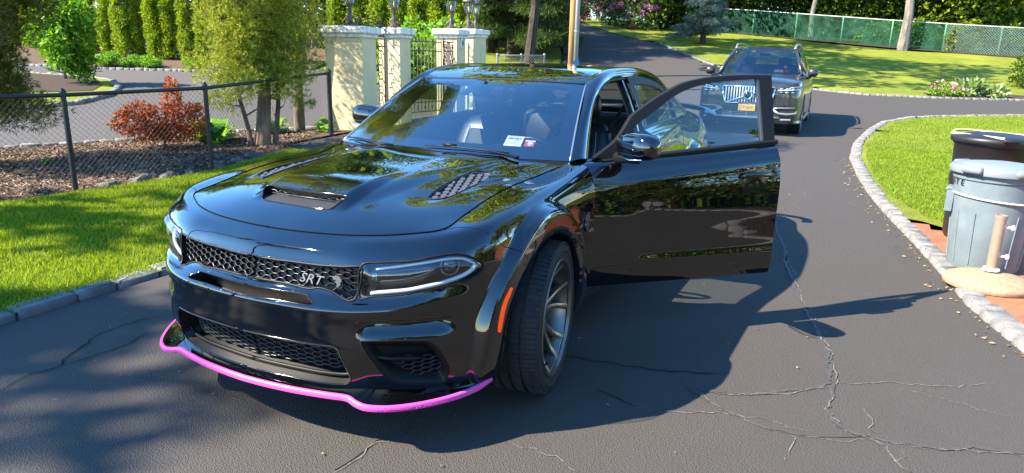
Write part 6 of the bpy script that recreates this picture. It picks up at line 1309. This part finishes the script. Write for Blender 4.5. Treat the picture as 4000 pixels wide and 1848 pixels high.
# grass blades on the near lawns
def blades(name, polys, n, h, seed, mt, zoff, wmul=1.0, holes=()):
    g = np.random.default_rng(seed); P = []
    for pl, k in polys:
        pl = np.array(pl, float); lo, hi = pl.min(0), pl.max(0); c = 0
        while c < k:
            q = lo+(hi-lo)*g.random((k,2)); q = q[poly_sdf(q, pl)[0] > .01]; P.append(q[:k-c]); c += len(q[:k-c])
    P = np.vstack(P); n = len(P); z = gzs(P[:,0], P[:,1])+zoff; a = g.uniform(0,6.28,n); H = h*g.uniform(.55,1.3,n); w = .0042*wmul*g.uniform(.7,1.4,n); ln = g.normal(size=(n,2))*.38
    d = np.stack([np.cos(a),np.sin(a)],1)*w[:,None]; V = np.stack([np.c_[P-d, z], np.c_[P+d, z], np.c_[P+ln*H[:,None], z+H]], 1).reshape(-1,3)
    return mk(name, V, np.arange(3*n).reshape(-1,3), mt, smooth=False, kind='stuff')
leafmat('blade', (.065,.12,.006), (.18,.27,.012), (.34,.41,.03), .45)
leafmat('blade_far', (.075,.135,.008), (.16,.26,.014), (.27,.36,.025), .45)
blades('grass', [([(-5.0,-2.3),(-2.5,-2.2),(.8,-2.18),(1.4,-2.2),(1.4,-5.5),(0,-5.45),(-1.7,-5.33),(-3.35,-5.15),(-5.0,-5.5)], 150000)], 0, .042, 5, M['blade'], .03)
blades('grass', [([(-5.3,2.9),(-6.65,2.52),(-7.82,2.38),(-9.36,2.26),(-10.9,2.26),(-10.5,8),(-7,8),(-3.6,5.2),(-4.2,4.35)], 120000),([(-10.9,2.26),(-13.4,2.5),(-15.4,2.8),(-17.1,3.4),(-18.3,4.5),(-19.8,6.3),(-19,13),(-10.5,10)], 90000)], 0, .034, 6, M['blade_far'], .025, 1.2)

# loose bark chips on the mulch bed
g = np.random.default_rng(21); pl = np.array([(1.5,-5.6),(0,-5.55),(-1.7,-5.45),(-3.35,-5.3),(-5.2,-5.7),(-6.6,-6.3),(-6.4,-6.9),(-5.44,-7.7),(-4.18,-8.15),(-2.83,-8.85),(-1,-9.5),(1.5,-10)])
q = pl.min(0)+(pl.max(0)-pl.min(0))*g.random((90000,2)); q = q[poly_sdf(q, pl)[0] > 0][:45000]; n = len(q); a = g.uniform(0,6.28,n); L = g.uniform(.008,.024,n); w_ = L*g.uniform(.2,.45,n); tl = g.normal(size=(n,2))*.35
e = np.stack([np.cos(a),np.sin(a)],1); f = np.stack([-e[:,1],e[:,0]],1); z = gzs(q[:,0],q[:,1])+.040
V = np.stack([np.c_[q+sx*e*L[:,None]+sy*f*w_[:,None], z+np.maximum(-.006, sx*tl[:,0]*L+sy*tl[:,1]*w_+.006)] for sx,sy in ((-1,-1),(1,-1),(1,1),(-1,1))],1).reshape(-1,3)
leafmat('bark_chip', (.025,.014,.008), (.10,.062,.040), (.34,.25,.175), .0, .9); mk('bark_chips', V, np.arange(4*n).reshape(-1,4), M['bark_chip'], smooth=False, kind='stuff')

# dry bits blown along the right kerb and over the drive
g = np.random.default_rng(33); L_ = np.array(RC[5:15]); cs = np.concatenate([[0], np.cumsum(np.hypot(*np.diff(L_, axis=0).T))]); m_ = 240; a = g.uniform(0, cs[-1], m_)
q = np.stack([np.interp(a, cs, L_[:,0]), np.interp(a, cs, L_[:,1])-np.abs(g.normal(size=m_))*.10-.03], 1); q2 = np.stack([g.uniform(-9,1.5,260), g.uniform(-1.9,2.2,260)], 1); q = np.vstack([q, q2]); n = len(q)
sz = g.uniform(.006,.022,n)*np.where(np.arange(n) < m_, 1, .6); t_ = g.uniform(0,6.28,n); e = np.stack([np.cos(t_),np.sin(t_)],1)*sz[:,None]; f = np.stack([-e[:,1],e[:,0]],1)*.45; z = gz(q[:,0],q[:,1])+.009
V = np.stack([np.c_[q-e, z], np.c_[q+f, z+sz*.3], np.c_[q+e, z+sz*.15], np.c_[q-f, z]],1).reshape(-1,3)
leafmat('dry_leaf', (.12,.07,.03), (.28,.19,.09), (.42,.33,.19), .1, .8); mk('leaf_litter', V, np.arange(4*n).reshape(-1,4), M['dry_leaf'], smooth=False, kind='stuff')

# ---------------------------------------------------------------- walls, gates, fences, bins
def stuccomat():
    m = mat('stucco', (.70,.57,.33), .9, 0, .2); t = NT(m); p = t.pos(); n = t.noise(p, 2.5, 5); f = t.noise(p, 120, 3); t.color(t.ramp(n, [(.3,(.64,.515,.29)),(.7,(.74,.60,.36))])); t.bump(f, .25, .004)
    m = mat('cap_stone', (.74,.72,.66), .75, 0, .3); t = NT(m); p = t.pos(); mp = t.new('Mapping'); mp.inputs['Scale'].default_value = (14,14,1.2); t.ln(p, mp.inputs[0]); n = t.noise(mp.outputs[0], 1, 5, .7); t.color(t.ramp(n, [(.32,(.36,.35,.32)),(.5,(.74,.72,.66)),(.7,(.80,.78,.73))])); t.bump(n, .2, .01)
    m = mat('iron', (.018,.016,.014), .55, .3); m = mat('iron_brown', (.075,.058,.046), .6, .3); t = NT(m); n = t.noise(t.coord(), 30, 4); t.color(t.ramp(n, [(.35,(.045,.036,.030)),(.65,(.14,.11,.09))]))
    mat('black_vinyl', (.006,.0065,.0065), .5); mat('galvanised', (.22,.23,.24), .5, .4); mat('fence_post', (.55,.55,.50), .6, .2)
    m = bpy.data.materials.new('green_netting'); m.use_nodes = True; t = NT(m); n = t.n; b = t.b; p = t.pos(); nz = t.noise(p, .8, 4); t.ln(t.ramp(nz, [(.35,(.02,.10,.065)),(.65,(.05,.19,.12))]), b.inputs['Base Color']); b.inputs['Roughness'].default_value = .8
    tr = n.new('ShaderNodeBsdfTransparent'); tr.inputs[0].default_value = (.55,.85,.68,1); tl = n.new('ShaderNodeBsdfTranslucent'); tl.inputs[0].default_value = (.04,.30,.18,1); m1 = n.new('ShaderNodeMixShader'); m1.inputs[0].default_value = .5; t.ln(b.outputs[0], m1.inputs[1]); t.ln(tl.outputs[0], m1.inputs[2])
    m2 = n.new('ShaderNodeMixShader'); ramp = t.ramp(t.noise(p, 1.7, 5), [(.35,(.40,)*3),(.7,(.85,)*3)]); t.ln(ramp, m2.inputs[0]); t.ln(m1.outputs[0], m2.inputs[1]); t.ln(tr.outputs[0], m2.inputs[2]); t.ln(m2.outputs[0], n['Material Output'].inputs['Surface']); M['green_netting'] = m
    mat('bin_black', (.012,.012,.013), .45, 0, .4); m = mat('bin_grey', (.14,.19,.22), .5, 0, .4); t = NT(m); n = t.noise(t.coord(), 6, 5); t.color(t.ramp(n, [(.35,(.115,.150,.170)),(.7,(.160,.198,.218))])); mat('bin_lid', (.15,.175,.195), .5); mat('cord_yellow', (.66,.56,.26), .6); mat('cord_grey', (.45,.44,.38), .6)
    m = mat('concrete_tan', (.55,.43,.30), .85, 0, .2); t = NT(m); n = t.noise(t.coord(), 40, 4); t.color(t.ramp(n, [(.35,(.22,.155,.098)),(.65,(.30,.225,.148))])); t.bump(n, .3, .004); mat('tube_tan', (.27,.205,.15), .4, .2); mat('knob_white', (.75,.70,.62), .5)
    m = mat('pole_wood', (.50,.28,.10), .8, 0, .2); t = NT(m); mp = t.new('Mapping'); mp.inputs['Scale'].default_value = (6,6,.4); t.ln(t.coord(), mp.inputs[0]); n = t.noise(mp.outputs[0], 3, 5); t.color(t.ramp(n, [(.35,(.34,.19,.08)),(.65,(.56,.33,.13))])); mat('conduit', (.36,.38,.40), .4, .3)
    mat('bulb', (.8,.78,.7), .4); mat('siding', (.42,.40,.36), .8); m = mat('shingle', (.16,.15,.14), .9); mat('garage_dark', (.02,.02,.022), .6)
stuccomat()
PL = [(-7.47,-6.28,13.0,.70,2.03,'largest cream gate pillar with a white cap, nearest the parked sedan'),(-9.00,-6.42,14.5,.47,2.07,'cream gate pillar right of the scrolled pedestrian gate'),(-10.86,-6.24,16,.49,2.13,'cream gate pillar carrying the small arched plaque'),(-12.28,-6.62,17.5,.44,2.19,'fourth cream gate pillar, right of the arched plaque'),(-13.22,-6.96,18.5,.42,2.22,'last cream gate pillar, beside the pines')]
def lantern_parts(root):
    mb = MB(); mb.lathe([(.0,0),(.135,0),(.135,.02),(.10,.035),(.055,.06),(.035,.10),(.05,.14),(.035,.17),(.03,.30),(.055,.33),(.075,.36),(.0,.37)], n=16)
    for k in range(4):
        a = k*math.pi/2+.4; mb.tube([(.10*math.cos(a),.10*math.sin(a),.03),(.13*math.cos(a),.13*math.sin(a),.07),(.085*math.cos(a),.085*math.sin(a),.12),(.04*math.cos(a),.04*math.sin(a),.17)], .012, 6)
    mb.build('lantern_base', M['iron_brown'], root, smooth=True, sharp=50)
    mb = MB(); mb.lathe([(.075,.37),(.105,.47),(.118,.57)], n=6); mb.build('lantern_glass', M['lantern_glass'], root)
    mb = MB()
    for k in range(6):
        a = k*math.pi/3; mb.tube([(.077*math.cos(a),.077*math.sin(a),.36),(.107*math.cos(a),.107*math.sin(a),.47),(.121*math.cos(a),.121*math.sin(a),.575)], .008, 5)
    mb.lathe([(.125,.565),(.150,.585),(.150,.60),(.10,.66),(.045,.70),(.04,.72),(.05,.74),(.012,.78),(.012,.80),(.022,.815),(.0,.85)], n=12); mb.build('lantern_frame', M['iron_brown'], root, smooth=True, sharp=50)
    mb = MB(); mb.tube([(0,0,.37),(0,0,.50)], [.02,.012], 8); mb.build('bulb', M['bulb'], root, smooth=True)
LB = ['black iron lantern on the largest gate pillar','iron lantern on the second gate pillar, beside the curled crest','iron lantern on the pillar with the arched plaque','iron lantern on the fourth gate pillar','iron lantern on the last gate pillar, against the pines']
lant = None
for i, (x, y, d, w, h, l) in enumerate(PL):
    z0 = float(gz(x,y)); p = empty('gate_pillar', (x,y,z0), R((18,9,8,8,8)[i]), label=l, cat='pillar', group='cream gate pillars'); H = h-z0
    mb = MB(); mb.box((0,0,(H-.20)/2-.05),(w,w,H-.20+.1),bev=.012); mb.build('shaft', M['stucco'], p)
    mb = MB(); mb.box((0,0,H-.17),(w+.07,w+.07,.07),bev=.012); mb.box((0,0,H-.075),(w+.16,w+.16,.125),bev=.018); mb.build('cap', M['cap_stone'], p)
    if i == 2:
        mb = MB(); yy = w/2; mb.add([(a,yy,b) for a,b in ((-.09,1.45),(.09,1.45),(.09,1.63),(.0,1.72),(-.09,1.63))]+[(a,yy+.03,b) for a,b in ((-.09,1.45),(.09,1.45),(.09,1.63),(.0,1.72),(-.09,1.63))], [(4,3,2,1,0),(5,6,7,8,9)]+[(k,(k+1)%5,5+(k+1)%5,5+k) for k in range(5)]); q = mb.build('plaque', M['cap_stone'], p)
        mb = MB(); mb.add([(.045*math.cos(t), yy+.0325, 1.56+.065*math.sin(t)) for t in np.linspace(0,6.28,16,endpoint=False)], [tuple(range(15,-1,-1))]); mb.build('plaque_oval', M['iron_brown'], q)
    if lant is None: lant = empty('gate_lantern', (x,y,h)); lantern_parts(lant); o = lant
    else:
        o = lant.copy(); COL.objects.link(o)
        for ch in lant.children: c = ch.copy(); COL.objects.link(c); c.parent = o
        o.location = (x,y,h)
    tag(o, LB[i], 'lantern', 'lanterns on the gate pillars'); o.scale = (1.05,)*3
def scroll(mb, c, r, a0, turns, s, ax, r_=.009, y=0):
    """spiral scroll in the plane of ax and z"""
    P = []
    for k in range(22):
        t = k/21; a = a0+s*turns*2*math.pi*t; q = r*(1-.75*t); P.append((c[0]+ax[0]*q*math.cos(a), c[1]+ax[1]*q*math.cos(a), c[2]+q*math.sin(a)))
    mb.tube(P, r_, 5)
def iron_panel(name, a, b, z0, h, style, label, cat, mt='iron', crest=False):
    a, b = np.array(a), np.array(b); L = np.linalg.norm(b-a); ax = (b-a)/L; root = empty(name, (a[0],a[1],z0), label=label, cat=cat); pt = lambda u, z: (ax[0]*u, ax[1]*u, z)
    mb = MB()
    for u in (.03, L-.03): mb.tube([pt(u,.05),pt(u,h)], .016, 6)
    for z in (.10,.30,h-.25,h-.06): mb.tube([pt(.03,z),pt(L-.03,z)], .013, 6)
    fr_mb = mb; mb = MB(); n = int(L/.125) if style == 'bars' else 5
    us = np.linspace(0,L,n+2)[1:-1] if style == 'bars' else np.linspace(L*.34,L*.66,5)
    for u in us: mb.tube([pt(u,.10),pt(u,h-.06 if style == 'scroll' else h+.02)], .009, 5)
    mb.build('bars', M[mt], root, smooth=True)
    mb = MB()
    if style == 'scroll':
        for u in (L*.18, L*.82):
            z = .22
            while z < h-.25:
                scroll(mb, pt(u,z), L*.11, 0, 1.3, 1, ax); scroll(mb, pt(u,z+.13), L*.11, math.pi, 1.3, -1, ax); z += .27
        for k in (range(7) if crest else ()):
            r = L*(.12+.055*k); P = [pt(L*.5+r*math.cos(t)*1.0, h-.02+r*math.sin(t)*.62) for t in np.linspace(.25,math.pi-.05,18)]
            if k in (0,2,4,6): mb.tube(P, .011, 5)
        for u in ((L*.15,L*.85) if crest else ()): mb.tube([pt(u,h-.05),pt(u,h+.22),pt(u,h+.38)], [.014,.014,.002], 6); scroll(mb, pt(u,h+.12), .07, 0, 1.2, 1, ax)
    else:
        mb = fr_mb
        for u in us[1:-1:2]: scroll(mb, pt(u,h-.15), .045, 0, 1.2, 1, ax, .007); scroll(mb, pt(u,.20), .045, 0, 1.2, -1, ax, .007)
    fr_mb.build('frame', M[mt], root, smooth=True)
    if style == 'scroll': mb.build('scrollwork', M[mt], root, smooth=True)
z0 = float(gz(-8.2,-6.3))
iron_panel('iron_gate', (-7.80,-6.44), (-8.76,-6.48), z0+.02, 1.72, 'scroll', 'scrolled black iron gate with curled crest between the two largest pillars', 'gate', crest=True)
iron_panel('iron_railing', (-9.26,-6.42), (-10.60,-6.32), float(gz(-10,-6.4))+.02, 1.62, 'bars', 'straight-barred iron railing between the second and third gate pillars', 'railing', 'iron_brown')
iron_panel('iron_gate', (-10.55,-6.0), (-9.75,-5.75), float(gz(-10.2,-6))+.02, 1.62, 'scroll', 'open scrolled gate leaf folded against the pillar with the plaque', 'gate', 'iron_brown')
iron_panel('iron_gate', (-11.15,-6.40), (-12.02,-6.60), float(gz(-11.6,-6.4))+.02, 1.66, 'scroll', 'narrow scrolled gate between the third and fourth pillars', 'gate')
iron_panel('iron_gate', (-12.52,-6.72), (-13.0,-6.88), float(gz(-12.9,-6.6))+.02, 1.66, 'bars', 'short black railing between the last two gate pillars', 'railing')
def chain_fence(name, posts, h, mt_post, mt_mesh, label, pitch=.062, wr=.0015, rail=True, post_r=.028, tops=True):
    root = empty(name, zat(*posts[0]), label=label, cat='fence'); o = np.array(zat(*posts[0])); P = [np.array(zat(*p))-o for p in posts]
    for i, p in enumerate(P):
        r = post_r*(1.35 if i in (0,len(P)-1) else 1); mb = MB(); mb.tube([p-[0,0,.1], p+[0,0,h+.02]], r, 10); mb.lathe([(r*1.15,h+.0),(r*1.25,h+.03),(r*.8,h+.06),(0,h+.075)], c=tuple(p), n=10); mb.build('post', M[mt_post], root, smooth=True, sharp=50)
    if rail: mb = MB(); mb.tube([p+[0,0,h] for p in P], post_r*.8, 8); mb.build('top_rail', M[mt_post], root, smooth=True)
    mb = MB()
    for a, b in zip(P[:-1], P[1:]):
        L = np.linalg.norm((b-a)[:2]); ax = (b-a)/L; off = np.cross(ax,[0,0,1])*post_r
        k = -h
        while k < L:
            for s in (1,-1):
                u0, z0_, u1, z1 = (max(k,0), max(-k,0), min(k+h,L), 0); z1 = u1-k
                A = a+ax*u0+[0,0,(z0_ if s > 0 else h-z0_)]+off; B = a+ax*u1+[0,0,(z1 if s > 0 else h-z1)]+off
                d = (B-A)/max(np.linalg.norm(B-A),1e-6); n1 = np.cross(d,np.cross(ax,[0,0,1])); n1 /= np.linalg.norm(n1)+1e-9; n2 = np.cross(d,n1)
                mb.add([A+n1*wr,A-n1*wr*.5+n2*wr*.87,A-n1*wr*.5-n2*wr*.87,B+n1*wr,B-n1*wr*.5+n2*wr*.87,B-n1*wr*.5-n2*wr*.87], [(0,1,4,3),(1,2,5,4),(2,0,3,5)])
            k += pitch
    mb.build('wire_mesh', M[mt_mesh], root); return root
chain_fence('chain_link_fence', [(-6.55,-6.02),(-3.36,-5.24),(-1.72,-5.44),(.1,-5.62),(2.2,-5.75),(4.4,-5.8)], 1.06, 'black_vinyl', 'black_vinyl', 'low black vinyl chain-link fence between the lawn and the mulch bed')
a_ = view(1356, 24); b_ = view(1242, 23.2); chain_fence('chain_link_fence', [a_, ((a_[0]+b_[0])/2,(a_[1]+b_[1])/2), b_], 1.1, 'galvanised', 'galvanised', 'short silver chain-link fence beside the last gate pillar', .11, .005)
# green netted fence along the wood
FP = [(-46.5,-15.5),(-45.2,-12.6),(-44.2,-9.8),(-43.7,-7.2),(-43.2,-4.6),(-42.7,-2.1),(-42.2,.4),(-41.7,2.9),(-41.5,5.4),(-41.6,7.9),(-41.9,10.4),(-42.0,12.9),(-42.0,15.4),(-42.0,18)]
o0 = np.array(zat(*FP[0])); gf = empty('netted_fence', tuple(o0), label='long chain-link fence with green privacy netting along the wood', cat='fence'); PP = [np.array(zat(*p))-o0 for p in FP]; FH_ = 1.42
for p in PP: mb = MB(); mb.tube([p-[0,0,.1], p+[0,0,FH_+.04]], .035, 8); mb.build('post', M['fence_post'], gf, smooth=True)
mb = MB(); mb.tube([p+[0,0,FH_] for p in PP], .025, 6); mb.build('top_rail', M['fence_post'], gf, smooth=True)
V = []; 
for p in PP: V += [p+[.05,0,.04], p+[.05,0,FH_-.02]]
mb = MB(); mb.add(V, [(2*i,2*i+2,2*i+3,2*i+1) for i in range(len(PP)-1)]); mb.build('netting', M['green_netting'], gf)
mb = MB()
for a, b in zip(PP[8:-1], PP[9:]):
    L = np.linalg.norm(b-a); ax = (b-a)/L; k = -FH_
    while k < L:
        for s in (1,-1):
            u0, z0_ = max(k,0), max(-k,0); u1 = min(k+FH_,L); z1 = u1-k; A = a+ax*u0+[.08,0,z0_ if s > 0 else FH_-z0_]; B = a+ax*u1+[.08,0,z1 if s > 0 else FH_-z1]; mb.add([A-[0,0,.003],A+[0,0,.003],B+[0,0,.003],B-[0,0,.003]], [(0,1,2,3)])
        k += .13
mb.build('wire_mesh', M['fence_post'], gf)
# utility pole
x, y = view(1424, 24.0); up = empty('utility_pole', zat(x,y), label='wooden utility pole with a grey conduit at the roadside', cat='pole')
mb = MB(); mb.tube([(0,0,-.3),(0,0,5),(0,0,9.5)], [.14,.13,.11], 14); mb.build('shaft', M['pole_wood'], up, smooth=True)
mb = MB(); mb.tube([(.06,.15,-.1),(.06,.15,8)], .075, 12); cd = mb.build('conduit', M['conduit'], up, smooth=True)
mb = MB()
for z in (.5,1.9,3.3): mb.lathe([(.088,z-.03),(.088,z+.03)], c=(.06,.15,0), n=12)
mb.build('conduit_strap', M['galvanised'], cd)
# edging stones along the fence foot
ES = [(-2.05,-5.36,.22,'squat grey edging stone at the left end of the stone row'),(-2.42,-5.33,.26,'flat grey edging stone second from the left of the row'),(-2.75,-5.30,.24,'tilted grey edging stone in the middle of the row'),(-3.05,-5.28,.20,'small grey edging stone right of the middle of the row'),(-3.52,-5.33,.30,'larger grey edging stone beside the fence post'),(-3.95,-5.42,.28,'edging stone next to the hood edge'),(-4.35,-5.5,.34,'biggest pale edging stone at the right end of the row')]
for i, (x, y, s, l) in enumerate(ES):
    g2 = np.random.default_rng(60+i); mb = MB(); mb.ball((0,0,0),(.62*s,.36*s,.48*s),10,7); V = np.array(mb.V); V *= (1+.28*(g2.random((len(V),1))-.5))*.72; V = np.sign(V)*np.abs(V)**.8*s**.2; V = V*[1.25,1.1,.62]; o = mk('edging_stone', V*.9, mb.F, M['rock'], smooth=False); o.location = (x,y,.03+s*.10); o.rotation_euler = (.1*i,.15,.3*i); tag(o, l, 'stone', 'edging stones along the fence foot')
# ---- bins and umbrella stand
bb = empty('trash_barrel', (-4.62,3.22,.03), .2, label='black plastic trash barrel with a domed lid and yellow strap', cat='trash can')
mb = MB(); mb.lathe([(0,.0),(.255,.0),(.275,.03),(.285,.30),(.292,.50),(.300,.52),(.300,.58),(.292,.60),(.305,.86),(.318,.87),(.318,.90),(.30,.90)], n=40); mb.build('barrel', M['bin_black'], bb, smooth=True, sharp=50)
mb = MB(); mb.lathe([(.335,.885),(.342,.90),(.340,.925),(.325,.938),(.25,.952),(.12,.966),(0,.970)], n=40); mb.box((.33,0,.925),(.05,.12,.03),bev=.008); mb.box((-.33,0,.925),(.05,.12,.03),bev=.008); mb.build('lid', M['bin_black'], bb, smooth=True, sharp=50)
mb = MB(); mb.tube([(.05+.34*math.cos(a), .345*math.sin(a), .955+.012*math.sin(a*2)) for a in np.linspace(2.2,4.1,14)]+[(-.1,-.32,.945),(.33,-.05,.945)], .011, 6); mb.build('strap', M['cord_yellow'], bb, smooth=True)
gb = empty('trash_can', (-3.52,3.13,.03), .0, label='pale grey plastic trash can with clipped lid in front of the barrel', cat='trash can')
mb = MB(); mb.lathe([(0,0),(.225,0),(.238,.02),(.262,.35),(.285,.70),(.296,.705),(.300,.76),(.292,.765)], n=44)
for a in (R(80),R(-100)):
    c_, s_ = math.cos(a), math.sin(a); mb.box((.295*c_,.295*s_,.60),(.05,.20,.025),rz=a,bev=.006); mb.box((.285*c_-.09*s_,.285*s_+.09*c_,.52),(.05,.02,.18),rz=a); mb.box((.285*c_+.09*s_,.285*s_-.09*c_,.52),(.05,.02,.18),rz=a)
for a in np.arange(0,6.28,R(30)): mb.tube([(.243*math.cos(a),.243*math.sin(a),.06),(.272*math.cos(a),.272*math.sin(a),.46)], .006, 5)
can = mb.build('can', M['bin_grey'], gb, smooth=True, sharp=45)
mb = MB(); mb.lathe([(.290,.745),(.325,.75),(.330,.785),(.315,.805),(.27,.80),(.25,.815),(.15,.828),(0,.832)], n=44)
for a in (.4,2.2,3.9,5.6): mb.box((.325*math.cos(a),.325*math.sin(a),.785),(.05,.15,.05),rz=a,bev=.012)
mb.build('lid', M['bin_lid'], gb, smooth=True, sharp=45)
mb = MB(); mb.tube([(.284*math.cos(a),.284*math.sin(a),.565-.02*math.sin(a)) for a in np.linspace(0,6.283,40,endpoint=False)], .008, 6, closed=True); mb.build('cord', M['cord_grey'], gb, smooth=True)
for i, ch in enumerate('BRUTE'):
    a = R(-113+i*13); rr = .2885; q = np.array([rr*math.cos(a), rr*math.sin(a), .655]); e = np.array([-math.sin(a), math.cos(a), 0]); glyph_text(ch, .058, 'can_lettering', M['bin_black'], can, q, e*1.15, (0,0,1), .0015)
us = empty('umbrella_stand', (-2.98,3.11,.035), 0, label='beige umbrella stand with domed round base and clamp knobs', cat='umbrella stand')
mb = MB(); mb.lathe([(0,.0),(.285,.0),(.292,.02),(.287,.038),(.24,.060),(.15,.085),(.06,.100),(0,.102)], n=44); mb.build('base', M['concrete_tan'], us, smooth=True, sharp=60)
mb = MB(); mb.tube([(0,0,.11),(.004,.0,.50)], .036, 18); mb.lathe([(.030,.49),(.041,.49),(.041,.515),(.030,.515),(.028,.47)], n=18); st_ = mb.build('tube', M['tube_tan'], us, smooth=True, sharp=50)
mb = MB(); mb.lathe([(.056,.112),(.052,.128),(.037,.130)], n=20); mb.build('collar', M['cap_stone'], us, smooth=True)
for z in (.22,.43):
    mb = MB(); mb.tube([(.0,.034,z),(.0,.075,z)], .010, 8); mb.tube([(0,.072,z-.001),(.0,.088,z)], .020, 8); mb.build('clamp_knob', M['knob_white'], us, smooth=True, sharp=50)
# garage behind the viewpoint (it shows in the front wing)
hs = empty('garage', (13.5,13.0,0), R(20), label='grey-roofed garage behind the near drive', cat='garage')
mb = MB(); mb.box((0,0,1.45),(7,6,2.9)); mb.build('wall', M['siding'], hs)
mb = MB(); mb.add([(-3.9,-3.5,2.85),(3.9,-3.5,2.85),(3.9,3.5,2.85),(-3.9,3.5,2.85),(-3.9,0,5.2),(3.9,0,5.2)], [(0,1,5,4),(3,4,5,2),(0,4,3),(1,2,5),(3,2,1,0)]); mb.build('roof', M['shingle'], hs)
mb = MB(); mb.box((-3.53,-1.3,1.15),(.08,2.4,2.3)); mb.build('garage_door', M['garage_dark'], hs)
mb = MB(); mb.box((-3.56,1.5,1.1),(.08,1.0,2.2)); mb.build('side_door', M['cap_stone'], hs)
# antenna fin of the sedan
mb = MB(); mb.add([(-2.46,0,1.503),(-2.60,.028,1.502),(-2.66,.0,1.500),(-2.60,-.028,1.502),(-2.63,0,1.565),(-2.655,0,1.56)], [(0,1,4),(0,4,3),(1,2,5,4),(3,4,5,2),(0,3,2,1)]); mb.build('antenna_fin', M['paint'], car, smooth=True, sharp=30)
